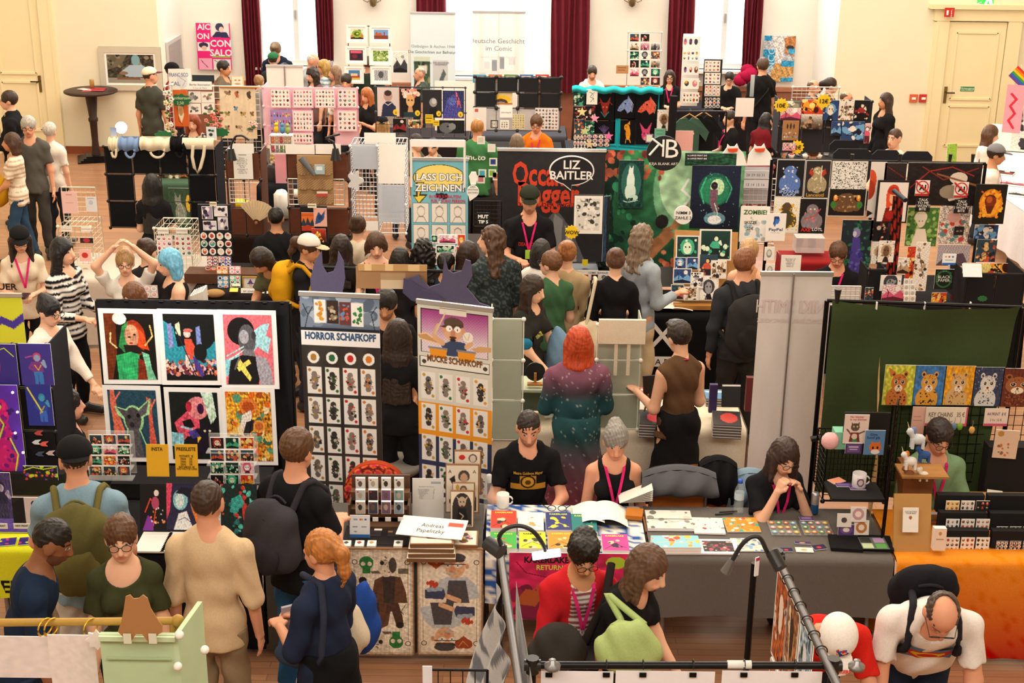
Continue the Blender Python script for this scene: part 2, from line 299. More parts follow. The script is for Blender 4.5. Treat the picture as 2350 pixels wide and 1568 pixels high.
# arm presets: (upper arm direction, forearm direction) in the torso frame: x outward, y forward(+), z up
ARMS=dict(down=((.16,.02,-1),(.06,.18,-1)),front=((.2,.15,-1),(-.35,.95,-.1)),phone=((.2,.3,-1),(-.45,.85,.45)),hip=((.55,-.15,-1),(-.6,.4,-.6)),
   reach=((.2,.75,-.75),(.0,1,-.15)),low=((.15,.45,-1),(-.12,.8,-.65)),chin=((.15,.75,-.7),(-.5,.1,.9)),up=((.5,.25,1),(-.75,.1,.75)),table=((.3,.45,-1),(-.45,.9,-.12)),
   carry=((.15,.1,-1),(.05,.9,.2)),hold=((.18,.2,-1),(-.55,.9,.1)),back=((.2,-.3,-1),(0,.1,-1)),side=((.45,.2,-1),(.3,.6,-.4)),face=((.1,.75,-.65),(-.42,-.05,1)))
HS={}
def person(px,py,z,face,label,top='222222',legs='2b3040',skin='l',hair='short',hc='3a2a1e',ht=None,lean=0,hp=0,hy=0,arms='down',arms2=None,sleeve=1,
           sit=False,wide=1.0,topfn=None,skirt=None,extra='',shoe='26262a',sex='m',base=None,q=None,beard=None,legfn=None,cap=None,fist=False,tuck=0,neckc=None,neck=.01,ground=0,stride=0,at=None,twist=0,seed=None,tank=False,hems=None):
 """px, py: pixel of the top of the head at height z (metres); face: degrees, 0 looks at the viewer, 90 looks to picture right, 180 away"""
 P0=atz(px,py,z)if at is None else np.array([at[0],at[1],z]);ht=ht or(z if not sit else 1.72);k=ht/1.75;hp*=.62;wide=1+(wide-1)*.62;sd=seed if seed is not None else int(px*7+py)%9973
 q=q or max(.75,min(2.6,P0[1]/9.5));female=sex=='f'
 fz=math.radians(face);Rz=rotm(0,0,fz) # local frame: -y forward
 lean_=math.radians(lean);T=rotm(lean_,0,0) # bending forward turns the torso about x (head goes to -y)
 hip=(.93*k if not sit else.53)
 sw=.168*k*wide*(.9 if female else 1);hw=.13*k*(wide*.5+.5)*(1.06 if female else 1);dp=.1*k*(wide*.8+.2)
 th=.47*k;H0=np.array([0,0,hip]);TT=lambda x,y,zz:H0+T@(np.array([x,y,zz]))*1.0
 tw=rotm(0,0,math.radians(twist))
 def TU(x,y,zz):return H0+T@(tw@np.array([x,y,zz]))
 nk=TU(0,.01,th+.03*k);hd=T@rotm(math.radians(hp),0,math.radians(hy)) # head rotates with the torso, then nods
 Rh=rotm(0,0,0)@(T@tw@rotm(0,0,math.radians(hy))@rotm(math.radians(hp),0,0))
 hc0=nk+T@np.array([0,-.012*k,.055*k])+Rh@np.array([0,-.02*k,.105*k]) # head centre
 Rt=T@tw
    # --- arms
 def armpts(side,kind):
  u,f=ARMS[kind]if isinstance(kind,str)else kind;s=side
  sh=TU(s*sw*.93,.0,th-.07*k);u=np.array([s*u[0],-u[1],u[2]],float);u/=np.linalg.norm(u);f=np.array([s*f[0],-f[1],f[2]],float);f/=np.linalg.norm(f)
  if not isinstance(kind,str)or kind in('down','up','back'):RR=tw
  else:RR=rotm(lean_*.35,0,0)@tw
  el=sh+RR@u*.285*k;wrp=el+RR@f*.245*k;return sh,el,wrp,RR@f
 A=[armpts(-1,arms),armpts(1,arms2 or arms)]
    # --- legs
 LG=[]
 for s in(-1,1):
  h0=np.array([s*hw*.62,0,hip-.02*k])
  if sit:kn=h0+np.array([s*.05,-.42*k,-.02]);an=np.array([kn[0],kn[1]+.03,.09]);ft=an+np.array([0,-.15*k,-.055])
  else:
   st=stride*s;kn=np.array([s*hw*.72,-.03-st*.5,hip*.52]);an=np.array([s*hw*.8,.02-st+.0,.085]);ft=an+np.array([s*.02,-.15*k,-.05])
  LG.append((h0,kn,an,ft))
 hb=h0=hip
    # --- body surface: torso, limbs
 rs=.044*k*(wide*.6+.4)
 up=[('e',TU(0,0,th*.78),(sw*.86,dp*1.02,.165*k),Rt),('e',TT(0,.0,th*.36),(sw*.72*(.88 if female else 1)*wide**.3,dp*.98,.17*k),T),('e',TT(0,.005,0),(hw*1.08,dp*1.05,.12*k),T),*[('c',TU(s*.03,.01,th-.015*k),TU(s*sw*.82,0,th-.062*k),.052*k,.046*k)for s in(-1,1)]]
 if female:up+=[('e',TU(s*sw*.42,-dp*.8,th*.66),(.06*k,.05*k,.062*k),Rt)for s in(-1,1)]
 if wide>1.15:up+=[('e',TT(0,-dp*.25,th*.25),(sw*.85,dp*1.15,.19*k),T)]
 body=list(up)+[('c',TU(0,.005,th-.02),hc0+Rh@np.array([0,.02,-.06*k]),.062*k if not female else.052*k,.052*k if not female else.046*k)]
 for sh,el,wp,f in A:body+=[('c',sh,el,rs*1.06,rs*.82),('c',el,wp,rs*.82,rs*.56)]
 for h0_,kn,an,ft in LG:body+=[('c',h0_+[0,0,-.03],kn,.074*k*(wide*.4+.6),.055*k),('c',kn,an,.056*k,.036*k)]
 mb=MB();g=.0125*q;add=lambda V,Q,c:mb.add(V@Rz.T+O,Q,c,True)
 O=np.array([P0[0],P0[1],ground+0.]);top_pt=hc0+Rh@np.array([0,.01,.118*k])
 off=Rz@np.array([top_pt[0],top_pt[1],0]);O=np.array([P0[0]-off[0],P0[1]-off[1],(z-top_pt[2]if(sit or at is not None or abs(lean)>12)and base is None else 0 if base is None else base)])
 if not sit and abs(lean)>12 and base is None:O[2]=0;O[:2]=atz(px,py,top_pt[2])[:2]-off[:2]if at is None else O[:2]
 if ground:O[2]+=ground
 skc=lin(SKINS.get(skin,skin));V,Q=blend(body,g,.013);add(V,Q,skc)
    # --- head, with a face
 def hpnt(x,y,zz):return hc0+Rh@(np.array([x,y,zz])*k)
 hh=.0062*max(q,.8)
 HP=[('e',hpnt(0,.012,.025),(.076*k,.094*k,.092*k),Rh),('e',hpnt(0,-.028,-.045),(.057*k,.057*k,.068*k),Rh),('e',hpnt(0,-.055,-.088),(.027*k,.022*k,.02*k),Rh),
          ('c',hpnt(0,-.083,.01),hpnt(0,-.105,-.03),.009*k,.0145*k),('e',hpnt(0,-.084,-.058),(.024*k,.012*k,.011*k),Rh),
          ('e',hpnt(-.077,.012,-.01),(.009*k,.019*k,.03*k),Rh),('e',hpnt(.077,.012,-.01),(.009*k,.019*k,.03*k),Rh),('c',hpnt(0,.02,-.06),nk,.05*k,.05*k)]
 SB=[('e',hpnt(s*.031,-.093,.008),(.017*k,.012*k,.011*k),Rh)for s in(-1,1)]
 V,Q=blend(HP,hh,.009,sub=SB);L=(V-hc0)@Rh/k;C=np.tile(skc,(len(V),1));fr=L[:,1]<-.06
 dk=lin(hc)*.8
 C[fr&((L[:,0]/.026)**2+((L[:,2]+.058)/.0085)**2<1)]=skc*[.82,.5,.5]
 for s in(-1,1):
  C[fr&(((L[:,0]-s*.031)/.016)**2+((L[:,2]-.007)/.0075)**2<1)]=(.62,.6,.56);C[fr&(((L[:,0]-s*.031)/.0075)**2+((L[:,2]-.007)/.0078)**2<1)]=(.03,.02,.015)
  C[fr&(np.abs(L[:,0]-s*.032)<.02)&(np.abs(L[:,2]-.031+.25*np.abs(L[:,0]-s*.03))<.0045)]=dk
 ck=fr&(np.abs(L[:,2]+.03)<.02)&(np.abs(np.abs(L[:,0])-.043)<.018);C[ck]=C[ck]*[1.04,.9,.88]
 if beard:
  bm=(L[:,2]<-.035)&(L[:,1]<.0)&(L[:,2]>-.125)&~((np.abs(L[:,0])<.022)&(np.abs(L[:,2]+.058)<.009));C[bm]=C[bm]*.45+lin(beard)*.55
 add(V,Q,C)
    # --- hands: palm, thumb, four fingers
 for i,(sh,el,wp,f)in enumerate(A):
  s=(-1,1)[i];d=f;side=np.cross(d,[0,0,1]);n0=np.linalg.norm(side);side=side/n0 if n0>.3 else np.array([0,1.,0])
  if n0<=.55:side=np.array([0,-1.,0.])
  side-=d*(side@d);side/=np.linalg.norm(side);nn=np.cross(d,side)
  if n0<=.55:nn=nn*(s if(nn[0]*s>0)else-s);nn=-nn if nn[0]*s>0 else nn
  elif nn[2]>0:nn=-nn
  hs=k*.95;ww=wp;pm=ww+d*.05*hs
  th_=(-s if(side[0]*s>0)else s)if n0>.55 else 1
  HPs=[('c',ww-d*.02,ww+d*.01,.027*hs,.027*hs),('e',pm,(.045*hs,.04*hs,.015*hs),np.stack([d,side,nn],1)),
               ('c',ww+d*.02*hs+side*th_*.022*hs,ww+d*.05*hs+side*th_*.05*hs+nn*.008*hs,.013*hs,.011*hs),('c',ww+d*.05*hs+side*th_*.05*hs+nn*.008*hs,ww+d*.078*hs+side*th_*.046*hs+nn*.02*hs,.0105*hs,.008*hs)]
  cl=1.3 if fist or(arms in('hold','phone','front','carry','face')and n0>.3)else.45
  for j in range(4):
   b0=ww+d*.085*hs+side*(j-1.5)*.0205*hs*(-th_ if 0 else 1);ln=(.036,.042,.04,.032)[j if th_<0 else 3-j]*hs;c1,s1=math.cos(cl*.6),math.sin(cl*.6);c2,s2=math.cos(cl*1.3),math.sin(cl*1.3)
   m1=b0+(d*c1+nn*s1)*ln;HPs+=[('c',b0-d*.02,b0,.0095*hs,.0092*hs),('c',b0,m1,.0092*hs,.0085*hs),('c',m1,m1+(d*c2+nn*s2)*ln*.85,.0083*hs,.0066*hs)]
  if P0[1]>19:V,Q=blend(HPs[:4]+HPs[4:],.0085,.004)
  else:V,Q=blend(HPs,.0052*max(.85,q*.8),.0035)
  add(V,Q,skc);HS[(label,s)]=(pm@Rz.T+O,d@Rz.T)
 base_loc=np.array([P0[0]-off[0],P0[1]-off[1],max(0,O[2])])
 root=thing('person',label,'person',base_loc);mb.build('body',SKIN,root)
    # --- clothes
 ofs=.012*k*max(1,q*.75);nz=wr(sd,.0055*max(1,q*.7));gc=.0125*q;tc=lin(top)if isinstance(top,str)else top
 def colr(V,fn,c):return fn((V-H0)@T/k,V)if fn else c
 def grow(p,o):return(p[0],p[1],p[2],p[3]+o,p[4]+o)+tuple(p[5:])if p[0]=='c' else(p[0],p[1],tuple(r+o for r in p[2]),p[3])
 TP=[grow(p,ofs)for p in up]+([('e',TT(0,.0,-.1*k),(hw*1.16+.012,dp*1.25,.2*k),T)]if not tuck else[]);sl=sleeve
 for sh,el,wp,f in A:
  d=el-sh
  if tank:TP=[t for t in TP if not(t[0]=='c' and t[3]<.07*k)]or TP
  elif sl<=1:
   if sl>0:TP.append(('e',sh,(rs+.014,)*3,I3));TP.append(('c',sh,sh+d*(.3+.4*sl),rs+.006,rs+.008+.01*sl,1))
  else:
   TP.append(('c',sh,el,rs+ofs+.01,rs*.9+ofs+.004,));TP.append(('c',el,el+(wp-el)*min(1,sl-1),rs*.85+ofs,rs*.66+ofs,1))
 hem=-.15*k if not tuck else.0
 if hems is not None:hem=hems*k
 cuts=[(H0+T@np.array([0,0,hem]),T@np.array([0,0,-1.]))]
 if tank:cuts+=[]
 sub=[('e',nk+Rt@np.array([0,-.055*k,-.015+neck*0]),(.06*k+neck,.07*k+neck,.05*k+neck*1.6),Rt)]if not tank else[('e',TU(0,-.05*k,th+.03*k),(.085*k,.16*k,.09*k),Rt),('e',TU(-sw*1.02,0,th),(.055*k,.2,.14*k),Rt),('e',TU(sw*1.02,0,th),(.055*k,.2,.14*k),Rt)]
 V,Q=blend(TP,gc,.011,cuts=cuts,noise=nz,sub=sub);mt=MB();mt.add(V@Rz.T+O,Q,colr(V,topfn,tc),True)
 mt.build('top' if not skirt or hems is not None else 'dress_top',CLOTH,root)
 lc=lin(legs);bt=[]
 for h0_,kn,an,ft in LG:bt+=[('c',h0_+[0,0,-.03],kn,.086*k*(wide*.5+.5),.066*k),('c',kn,an+[0,0,.02],.066*k,.055*k,1)]
 if skirt: # skirt = (length, flare)
  Ls,fl=skirt;b=H0+np.array([0,0,.04]);bt=[('e',H0+[0,.01,.0],(hw*1.16,dp*1.3,.15*k),I3),('c',b,b-[0,0,Ls*k],hw*.95,hw*.9+fl,1)]
  if sit:bt=[('e',H0+[0,-.18,.0],(hw*1.3,.3,.11),I3),('c',H0+[0,-.35,-.02],H0+[0,-.38,-.4],.15,.2,1)]
 else:bt+=[('e',H0+T@np.array([0,.005,-.03]),(hw*.97,dp*.95,.11*k),T)]
 V,Q=blend(bt,gc*1.1,.02,noise=wr(sd+5,.006),cuts=[]if sit else[(H0+np.array([0,0,.1*k if tuck or skirt else max(hem,-.2*k)+.09*k]),np.array([0,0,1.]))]);mt=MB();mt.add(V@Rz.T+O,Q,legfn(V,H0,k)if legfn else lc,True);mt.build('skirt' if skirt else 'trousers',CLOTH,root)
 for h0_,kn,an,ft in LG:
  V,Q=blend([('c',an+[0,.03,-.03],ft+[0,-.04,.01],.045*k,.04*k),('c',an+[0,0,-.02],an+[0,0,.03],.045*k,.042*k)],.011*q,.015,cuts=[(np.array([0,0,.004]),np.array([0,0,-1.]))]);mt=MB();mt.add(V@Rz.T+O,Q,lin(shoe),True);mt.build('shoe',PLAST,root)
    # --- hair
 hcol=lin(hc);gh=.0085*max(q*.9,.8);rr=np.random.RandomState(sd);ph=rr.uniform(0,6,4);HH=[];hs=[]
 hair_n=lambda X,Y,Z:.0035*np.sin(X*150+5*np.sin(Z*24+Y*20+ph[0])+ph[1])*np.sin(Y*105+6*np.sin(Z*27+X*31)+ph[2])
 E=lambda x,y,zz,a,b,c:('e',hpnt(x,y,zz),(a*k,b*k,c*k),Rh)
 facecut=[E(0,-.115,-.055,.066,.066,.105)]
 back=lambda x,y,zz:hpnt(x,y,zz)
 if hair in('short','bun','pony','crop','bald','curlyshort','quiff'):
  t={'crop':.004,'bald':.002}.get(hair,.012);HH=[E(0,.018,.034,.077+t,.092+t,.090+t)]
  if hair=='curlyshort':HH+=[E(rr.uniform(-.06,.06),rr.uniform(-.06,.08),rr.uniform(.07,.12),.035,.035,.03)for _ in range(9)];hair_n=lambda X,Y,Z:.006*np.sin(X*160+ph[0])*np.sin(Y*150+ph[1])*np.sin(Z*155)
  if hair=='quiff':HH+=[E(0,-.06,.105,.055,.04,.03)]
  facecut+=[E(0,.03,-.125,.12,.13,.075),E(0,-.125,-.01,.075,.055,.075)]
  if hair=='bald':facecut+=[E(0,-.03,.13,.068,.12,.1)]
  if hair=='bun':HH+=[E(0,.085,.105,.04,.038,.036)]
  if hair=='pony':
   p=[hpnt(0,.1,.06),hpnt(0,.15,.03),hpnt(0,.16,-.08),hpnt(0,.14,-.17)];HH+=[('c',p[i],p[i+1],(.028,.034,.03)[i]*k,(.034,.03,.012)[i]*k)for i in range(3)]
 elif hair:
  Ls={'bob':.1,'long':.36,'verylong':.5,'curly':.24,'mid':.17,'wavy':.24,'braid':.02}[hair];HH=[E(0,.02,.03,.09,.104,.102),E(0,.05,-.03,.088,.072,.09)]
  dwn=np.array([0,0,-1.]);bk=T@tw@np.array([0,1.,0]);bk2=T@tw@np.array([1.,0,0]);dn=(T@np.array([0,0,-1.]))*.55+dwn*.45
  for x in(-.07,-.035,0,.035,.07):
   y0=.06-abs(x)*.5;a=hpnt(x,y0,-.03);m=a+dn*min(Ls,.15)*k+bk*.02*k;e=m+dn*max(Ls-.15,.001)*k+bk*.05*k*(Ls>.2)+bk2*x*.3;HH.append(('c',a,m,.042*k,.042*k));
   if Ls>.16:HH.append(('c',m,e,.042*k,.022*k))
  if female and Ls>.12:
   for s in(-1,1):a=hpnt(s*.078,.0,.0);HH.append(('c',a,a+dn*min(Ls,.26)*k+T@np.array([s*.015,-.015,0]),.024*k,.017*k))
  if hair in('curly','wavy'):
   am=.012 if hair=='curly' else.007;hair_n=lambda X,Y,Z:am*np.sin(X*75+ph[0]+2*np.sin(Z*30))*np.sin(Y*75+ph[1]+2*np.sin(X*33))*np.sin(Z*(70 if am>.01 else 40)+ph[2])*2
  if hair=='braid':
   a=hpnt(-.06,.03,-.08);pts=[a+np.array([-.02-.01*j,-.02*j,-.05*j])for j in range(7)];HH+=[('e',p,(.02,.02,.026),I3)for p in pts];facecut+=[E(0,-.03,-.15,.12,.1,.08)]
  if not female:facecut+=[E(0,-.1,.0,.078,.05,.07)]
 if HH:
  V,Q=blend(HH,gh,.012,sub=facecut,noise=hair_n);L=(V-hc0)@Rh/k;sh_=.78+.3*np.sin(L[:,0]*160+L[:,1]*60+4*np.sin(L[:,2]*10))**2;mt=MB();mt.add(V@Rz.T+O,Q,np.clip(hcol[None]*sh_[:,None],0,1),True);mt.build('hair',HAIR,root)
 W2=lambda p:np.asarray(p)@Rz.T+O
 if cap: # (colour, direction of the peak: 'f' or 'b', brim colour)
  cc=lin(cap[0]);V,Q=blend([E(0,.015,.045,.096,.112,.096)],gh,.008,cuts=[(hpnt(0,0,.045),-(Rh@np.array([0,.12,1.])))]);mt=MB();mt.add(V@Rz.T+O,Q,cc,True)
  c_=mt.build('beanie' if cap[1]=='n' else 'cap',CLOTH,root)
  if cap[1]!='n':
   s=-1 if cap[1]=='f' else 1;V,Q=blend([('e',hpnt(0,s*.115,.045-.01*(s>0)),(.07*k,.075*k,.0095*k),Rh)],.006*max(q,1),.004);mt=MB();mt.add(V@Rz.T+O,Q,lin(cap[2])if len(cap)>2 else cc*.8,True);mt.build('brim',CLOTH,c_)
 if 'g' in extra: # glasses
  mt=MB()
  for s in(-1,1):
   t=np.linspace(0,2*math.pi,17);mt.tube([W2(hpnt(s*.033+.025*math.cos(a),-.106,.004+.02*math.sin(a)))for a in t],.0022*max(1,q*.7),'1c1c20',5);mt.bar(W2(hpnt(s*.058,-.104,.01)),W2(hpnt(s*.08,.0,.01)),.002*max(1,q*.7),'1c1c20',5)
  mt.bar(W2(hpnt(-.008,-.106,.01)),W2(hpnt(.008,-.106,.01)),.002*max(1,q*.7),'1c1c20',5);mt.build('glasses',PLAST,root)
 if 'l' in extra: # lanyard ribbon with badge
  yv=-dp-.03;mt=MB();c='d4296f';pts=[TU(-.075*k,.0,th+.035*k),TU(-.06*k,yv*.75,th-.02*k),TU(-.035*k,yv-.02*(female),th*.75),TU(0,yv-.035*female-.008,th*.42),TU(.035*k,yv-.02*female,th*.75),TU(.06*k,yv*.75,th-.02*k),TU(.075*k,0,th+.035*k),TU(0,.085*k,th+.05*k),TU(-.075*k,.0,th+.035*k)]
  P=[W2(p)for p in pts];sd_=Rz@(Rt@np.array([1.,0,0]))*.0095
  for a,b in zip(P[:-1],P[1:]):
   nrm=np.cross(b-a,sd_);nrm=nrm/(np.linalg.norm(nrm)+1e-9)*.0015
   mt.add([a-sd_+nrm,a+sd_+nrm,b+sd_+nrm,b-sd_+nrm,a-sd_-nrm,a+sd_-nrm,b+sd_-nrm,b-sd_-nrm],np.array([[0,1,2,3],[7,6,5,4],[0,3,7,4],[1,5,6,2]]),c)
  mt.build('lanyard',CLOTH,root)
  if 'b' in extra:
   mt=MB();c0=W2(TU(0,yv-.035*female-.012,th*.36));mt.box(c0,(.07,.004,.09),'9fd04a' if 'G' in extra else 'f2f0ee',rz=fz);mt.build('name_badge',PAPER,root)
 INFO[label]=dict(W=W2,TU=TU,TT=TT,dp=dp,sw=sw,th=th,k=k,Rz=Rz,Rt=Rt,root=root,hp=hpnt,A=A,O=O)
 return root
INFO={}
def chestprint(label,fn,w,h,zf=.62,back=False,rise=.016): # a mesh patch that follows the chest; fn(mb, frame)
 I=INFO[label];s=1 if back else-1;dp,th,k=I['dp'],I['th'],I['k'];mb=MB()
 def fr(u,v,w_):
  X=u*(-s);y=s*(dp+rise+w_)*np.sqrt(np.clip(1.05-(u/(I['sw']*1.0))**2,.05,1));return np.array([I['W'](I['TU'](a,b,c))for a,b,c in zip(X,y,th*zf+v)])
 fn(mb,fr);o=mb.build('shirt_print',CLOTH,I['root']);return o
def backpack(label,txt,c,c2,size=(.3,.17,.44),z=.22,cat='backpack'):
 I=INFO[label];k=I['k'];w,d,h=size;W2,TU,dp,th=I['W'],I['TU'],I['dp'],I['th'];y0=dp+.02
 R=I['Rz']@I['Rt'];Cc=lambda x,y,zz:W2(TU(x,y,zz));
 g=.012
 pr=[('c',Cc(-w*.28,y0+d*.5,z-h*.1),Cc(-w*.28,y0+d*.5,z+h*.36),d*.5,d*.42),('c',Cc(w*.28,y0+d*.5,z-h*.1),Cc(w*.28,y0+d*.5,z+h*.36),d*.5,d*.42),('e',Cc(0,y0+d*.55,z+h*.12),(w*.5,d*.6,h*.5),R)]
 V,Q=blend(pr,g,.02,noise=wr(7,.004));mb=MB();mb.add(V,Q,lin(c),True)
 root=thing('backpack',txt,cat,(V[:,0].mean(),V[:,1].mean(),V[:,2].min()));mb.build('bag_body',CLOTH,root)
 pr=[('e',Cc(0,y0+d*1.02,z-.02),(w*.38,d*.3,h*.26),R)];V,Q=blend(pr,g,.02,noise=wr(9,.004));mb=MB();mb.add(V,Q,lin(c2),True);mb.build('front_pocket',CLOTH,root)
 mb=MB();mb.tube([Cc(math.cos(a)*w*.36,y0+d*.98,z+h*.1+math.sin(a)*h*.34)for a in np.linspace(0,math.pi,10)],.005,'151517',6);mb.build('zip',PLAST,root)
 for s in(-1,1):
  P=[Cc(s*w*.28,y0+.02,z+h*.42),Cc(s*w*.34,.05,th+.045),Cc(s*w*.38,-.02,th+.035),Cc(s*w*.42,-dp-.025,th-.07),Cc(s*w*.5,-dp*.8,th*.5),Cc(s*w*.62,0,th*.3),Cc(s*w*.42,y0+.03,z-h*.18)]
  P=np.array(P);t=np.linspace(0,len(P)-1,22);P=np.stack([np.interp(t,np.arange(len(P)),P[:,i])for i in range(3)],1);mb=MB();mb.tube(P,.02,c2,8);mb.build('shoulder_strap',CLOTH,root)
 mb=MB();mb.tube([Cc(x,y0+.03,z+h*.5+.05*math.cos(x*20))for x in np.linspace(-.06,.06,7)],.008,c2,6);mb.build('carry_handle',CLOTH,root)
 return root
# ---------------------------------------------------------------- the hall
def floor_mat():
 m=bpy.data.materials.new('oak_strip_floor');m.use_nodes=True;N=m.node_tree.nodes;L=m.node_tree.links;b=N['Principled BSDF']
 tc=N.new('ShaderNodeTexCoord');br=N.new('ShaderNodeTexBrick');br.inputs['Scale'].default_value=1;br.offset=.37
 br.inputs['Brick Width'].default_value=1.1;br.inputs['Row Height'].default_value=.07;br.inputs['Mortar Size'].default_value=.0022;br.inputs['Bias'].default_value=0
 for i,c in enumerate(('b87c48','a06536','6b4020')):br.inputs[i+1].default_value=(*lin(c),1)
 n=N.new('ShaderNodeTexNoise');n.inputs['Scale'].default_value=3;n.inputs['Detail'].default_value=6;mp=N.new('ShaderNodeMapping');mp.inputs['Scale'].default_value=(1.2,22,1)
 L.new(tc.outputs['Object'],br.inputs[0]);L.new(tc.outputs['Object'],mp.inputs[0]);L.new(mp.outputs[0],n.inputs[0])
 mx=N.new('ShaderNodeMixRGB');mx.blend_type='MULTIPLY';mx.inputs[0].default_value=.45;L.new(br.outputs[0],mx.inputs[1]);L.new(n.outputs[0],mx.inputs[2])
 g=N.new('ShaderNodeBrightContrast');g.inputs[1].default_value=.06;L.new(mx.outputs[0],g.inputs[0]);L.new(g.outputs[0],b.inputs['Base Color']);b.inputs['Roughness'].default_value=.33;return m
FLOOR=floor_mat();WALL=material('cream_plaster',.9,color='f0e9d2',namt=.02,nscale=2,bump=.1,bscale=60);WALLW=material('white_plaster',.9,color='eeeae2',namt=.02,nscale=2,bump=.1,bscale=60)
DOORM=material('cream_door_paint',.45,color='f3e7bf',namt=.02,nscale=3);VELVET=material('red_velvet',.9,color='6a1226',nscale=9,namt=.15,bump=.2)
YB,YW,XL,XR,HT=22.7,24.4,-10.5,10.5,7.8
xa=aty(372,200,YB)[0];xb=aty(1912,200,YB)[0]
MB().box((0,10.7,-.06),(21.4,28.5,.12),'b07a4e').build('floor',FLOOR,kind='structure')
def wallbox(n,x0,x1,y0,y1,z0,z1,m=WALL,par=None):return MB().box(((x0+x1)/2,(y0+y1)/2,(z0+z1)/2),(x1-x0,y1-y0,z1-z0),'eee').build(n,m,par,kind=None if par else 'structure')
wallbox('wall_back_left',XL,xa,YB,YB+.3,0,HT);wallbox('wall_back_right',xb,XR,YB,YB+.3,0,HT)
wallbox('wall_alcove_left',xa-.3,xa,YB+.3,YW,0,HT,WALLW);wallbox('wall_alcove_right',xb,xb+.3,YB+.3,YW,0,HT,WALLW)
wallbox('ceiling',XL,XR,-3.4,YW+.4,HT,HT+.2);wallbox('wall_front',XL,XR,-3.7,-3.4,0,HT);wallbox('wall_left',XL-.3,XL,-3.4,YB,0,HT);wallbox('wall_right',XR,XR+.3,-3.4,YB,0,HT)
wins=[(590,762,152),(1022,1268,176),(1590,1742,160)];px0=xa;WD=[]
zs=aty(1175,178,YW)[2]
for i,(a,b,s)in enumerate(wins):
 X0,X1=aty(a,60,YW)[0],aty(b,60,YW)[0];z0=aty((a+b)/2,s,YW)[2]
 wallbox('wall_window',px0,X0,YW,YW+.4,0,HT,WALLW);wallbox('wall_window',X0,X1,YW,YW+.4,0,z0,WALLW);px0=X1
 mb=MB();fw=.07;n=2 if i!=1 else 3;ym=YW+.2;ztr=z0+1.75
 for k in range(n+1):xk=X0+(X1-X0)*k/n;mb.box((xk,ym,z0+1.9),(fw*(1.2 if 0<k<n else 1.6),.08,3.8),'e9edf0')
 mb.box(((X0+X1)/2,ym,z0+.04),(X1-X0,.09,.08),'e9edf0');mb.box(((X0+X1)/2,ym,ztr),(X1-X0,.1,.12),'e4e9ee')
 w=mb.build('window_%d'%(i+1),PLAST,kind='structure')
 MB().box(((X0+X1)/2,ym+.01,z0+1.9),(X1-X0,.006,3.8),'ffffff').build('pane',GLASS,w)
 MB().box(((X0+X1)/2,YW-.05,z0-.02),(X1-X0+.1,.3,.04),'eceae4').build('window_sill',PLAST,w);WD.append((X0,X1,z0))
 mb=MB();mb.box(((X0+X1)/2+(.35 if n==2 else.8)*0,ym-.06,z0+.85),(.03,.03,.14),'c9ccd0').build('window_handle',METAL,w)
wallbox('wall_window',px0,xb,YW,YW+.4,0,HT,WALLW)
wallbox('trim_1',xa,xb,YW-.06,YW,0,.85,material('wainscot_wood',.5,color='8f5a44',namt=.15,nscale=8));wallbox('trim_2',xa,xb,YW-.09,YW-.0,.86,.93,material('wainscot_cap',.5,color='a86f55',namt=.1))
wallbox('baseboard_left',XL,xa,YB-.03,YB-.001,0,.12,m:=material('baseboard_wood',.5,color='8a4a2a',namt=.1));wallbox('baseboard_right',xb,XR,YB-.03,YB-.001,0,.12,m)
# doors
def door(n,hx,x0,x1,ztop,hs,lab):
 w=x1-x0;mb=MB();xm=(x0+x1)/2;mb.box((xm,YB-.03,ztop/2),(w,.05,ztop),'f3e6b4');d=mb.build(n,DOORM,kind='structure')
 for(a,b)in((.14,.42),(.47,.93)):
  mb=MB();z0,z1=ztop*a,ztop*b
  for(c,s)in(((xm,z0),(w*.72,.035)),((xm,z1),(w*.72,.035)),((xm-w*.36,(z0+z1)/2),(.035,z1-z0)),((xm+w*.36,(z0+z1)/2),(.035,z1-z0))):mb.box((c[0],YB-.06,c[1]),(s[0],.025,s[1]),'efe0a8')
  mb.build('door_panel',DOORM,d)
 mb=MB()
 for s in(-1,1):mb.box((xm+s*(w/2+.11),YB-.045,ztop/2+.05),(.2,.09,ztop+.1),'f6eac0');mb.box((xm+s*(w/2+.2),YB-.03,ztop/2),(.05,.13,ztop),'efe2b4')
 mb.box((xm,YB-.05,ztop+.12),(w+.5,.1,.2),'f6eac0');mb.box((xm,YB-.08,ztop+.24),(w+.7,.16,.07),'f8eecb');mb.build('door_frame',DOORM,d)
 mb=MB();mb.box((hx,YB-.065,1.13),(.045,.012,.26),'7a6538');mb.bar((hx,YB-.07,1.17),(hx,YB-.12,1.17),.012,'6a5530');mb.bar((hx,YB-.12,1.17),(hx+hs*.13,YB-.12,1.17),.011,'3c3024');mb.build('door_handle',METAL,d)
door('door_1',aty(93,175,YB)[0],aty(-10,175,YB)[0],aty(104,175,YB)[0],2.75,-1,'')
door('door_2',aty(2168,205,YB)[0],aty(2160,205,YB)[0],aty(2290,205,YB)[0],2.27,1,'')
def stuck(n,x0,y0,x1,y1,Y,lab,cat,draw,col,group=None,mat=PAPER,t=.012,res=None):
 cx,z0,w,h=rect(x0,y0,x1,y1,Y);mb=MB();fr=upright(cx,Y,z0);sheet(mb,fr,w,h,t,col);draw(mb,fr,w,h);return mb.build(n,mat,None,lab,cat,group)
LIT=material('backlit_sign',.4,emit=1.6,namt=0)
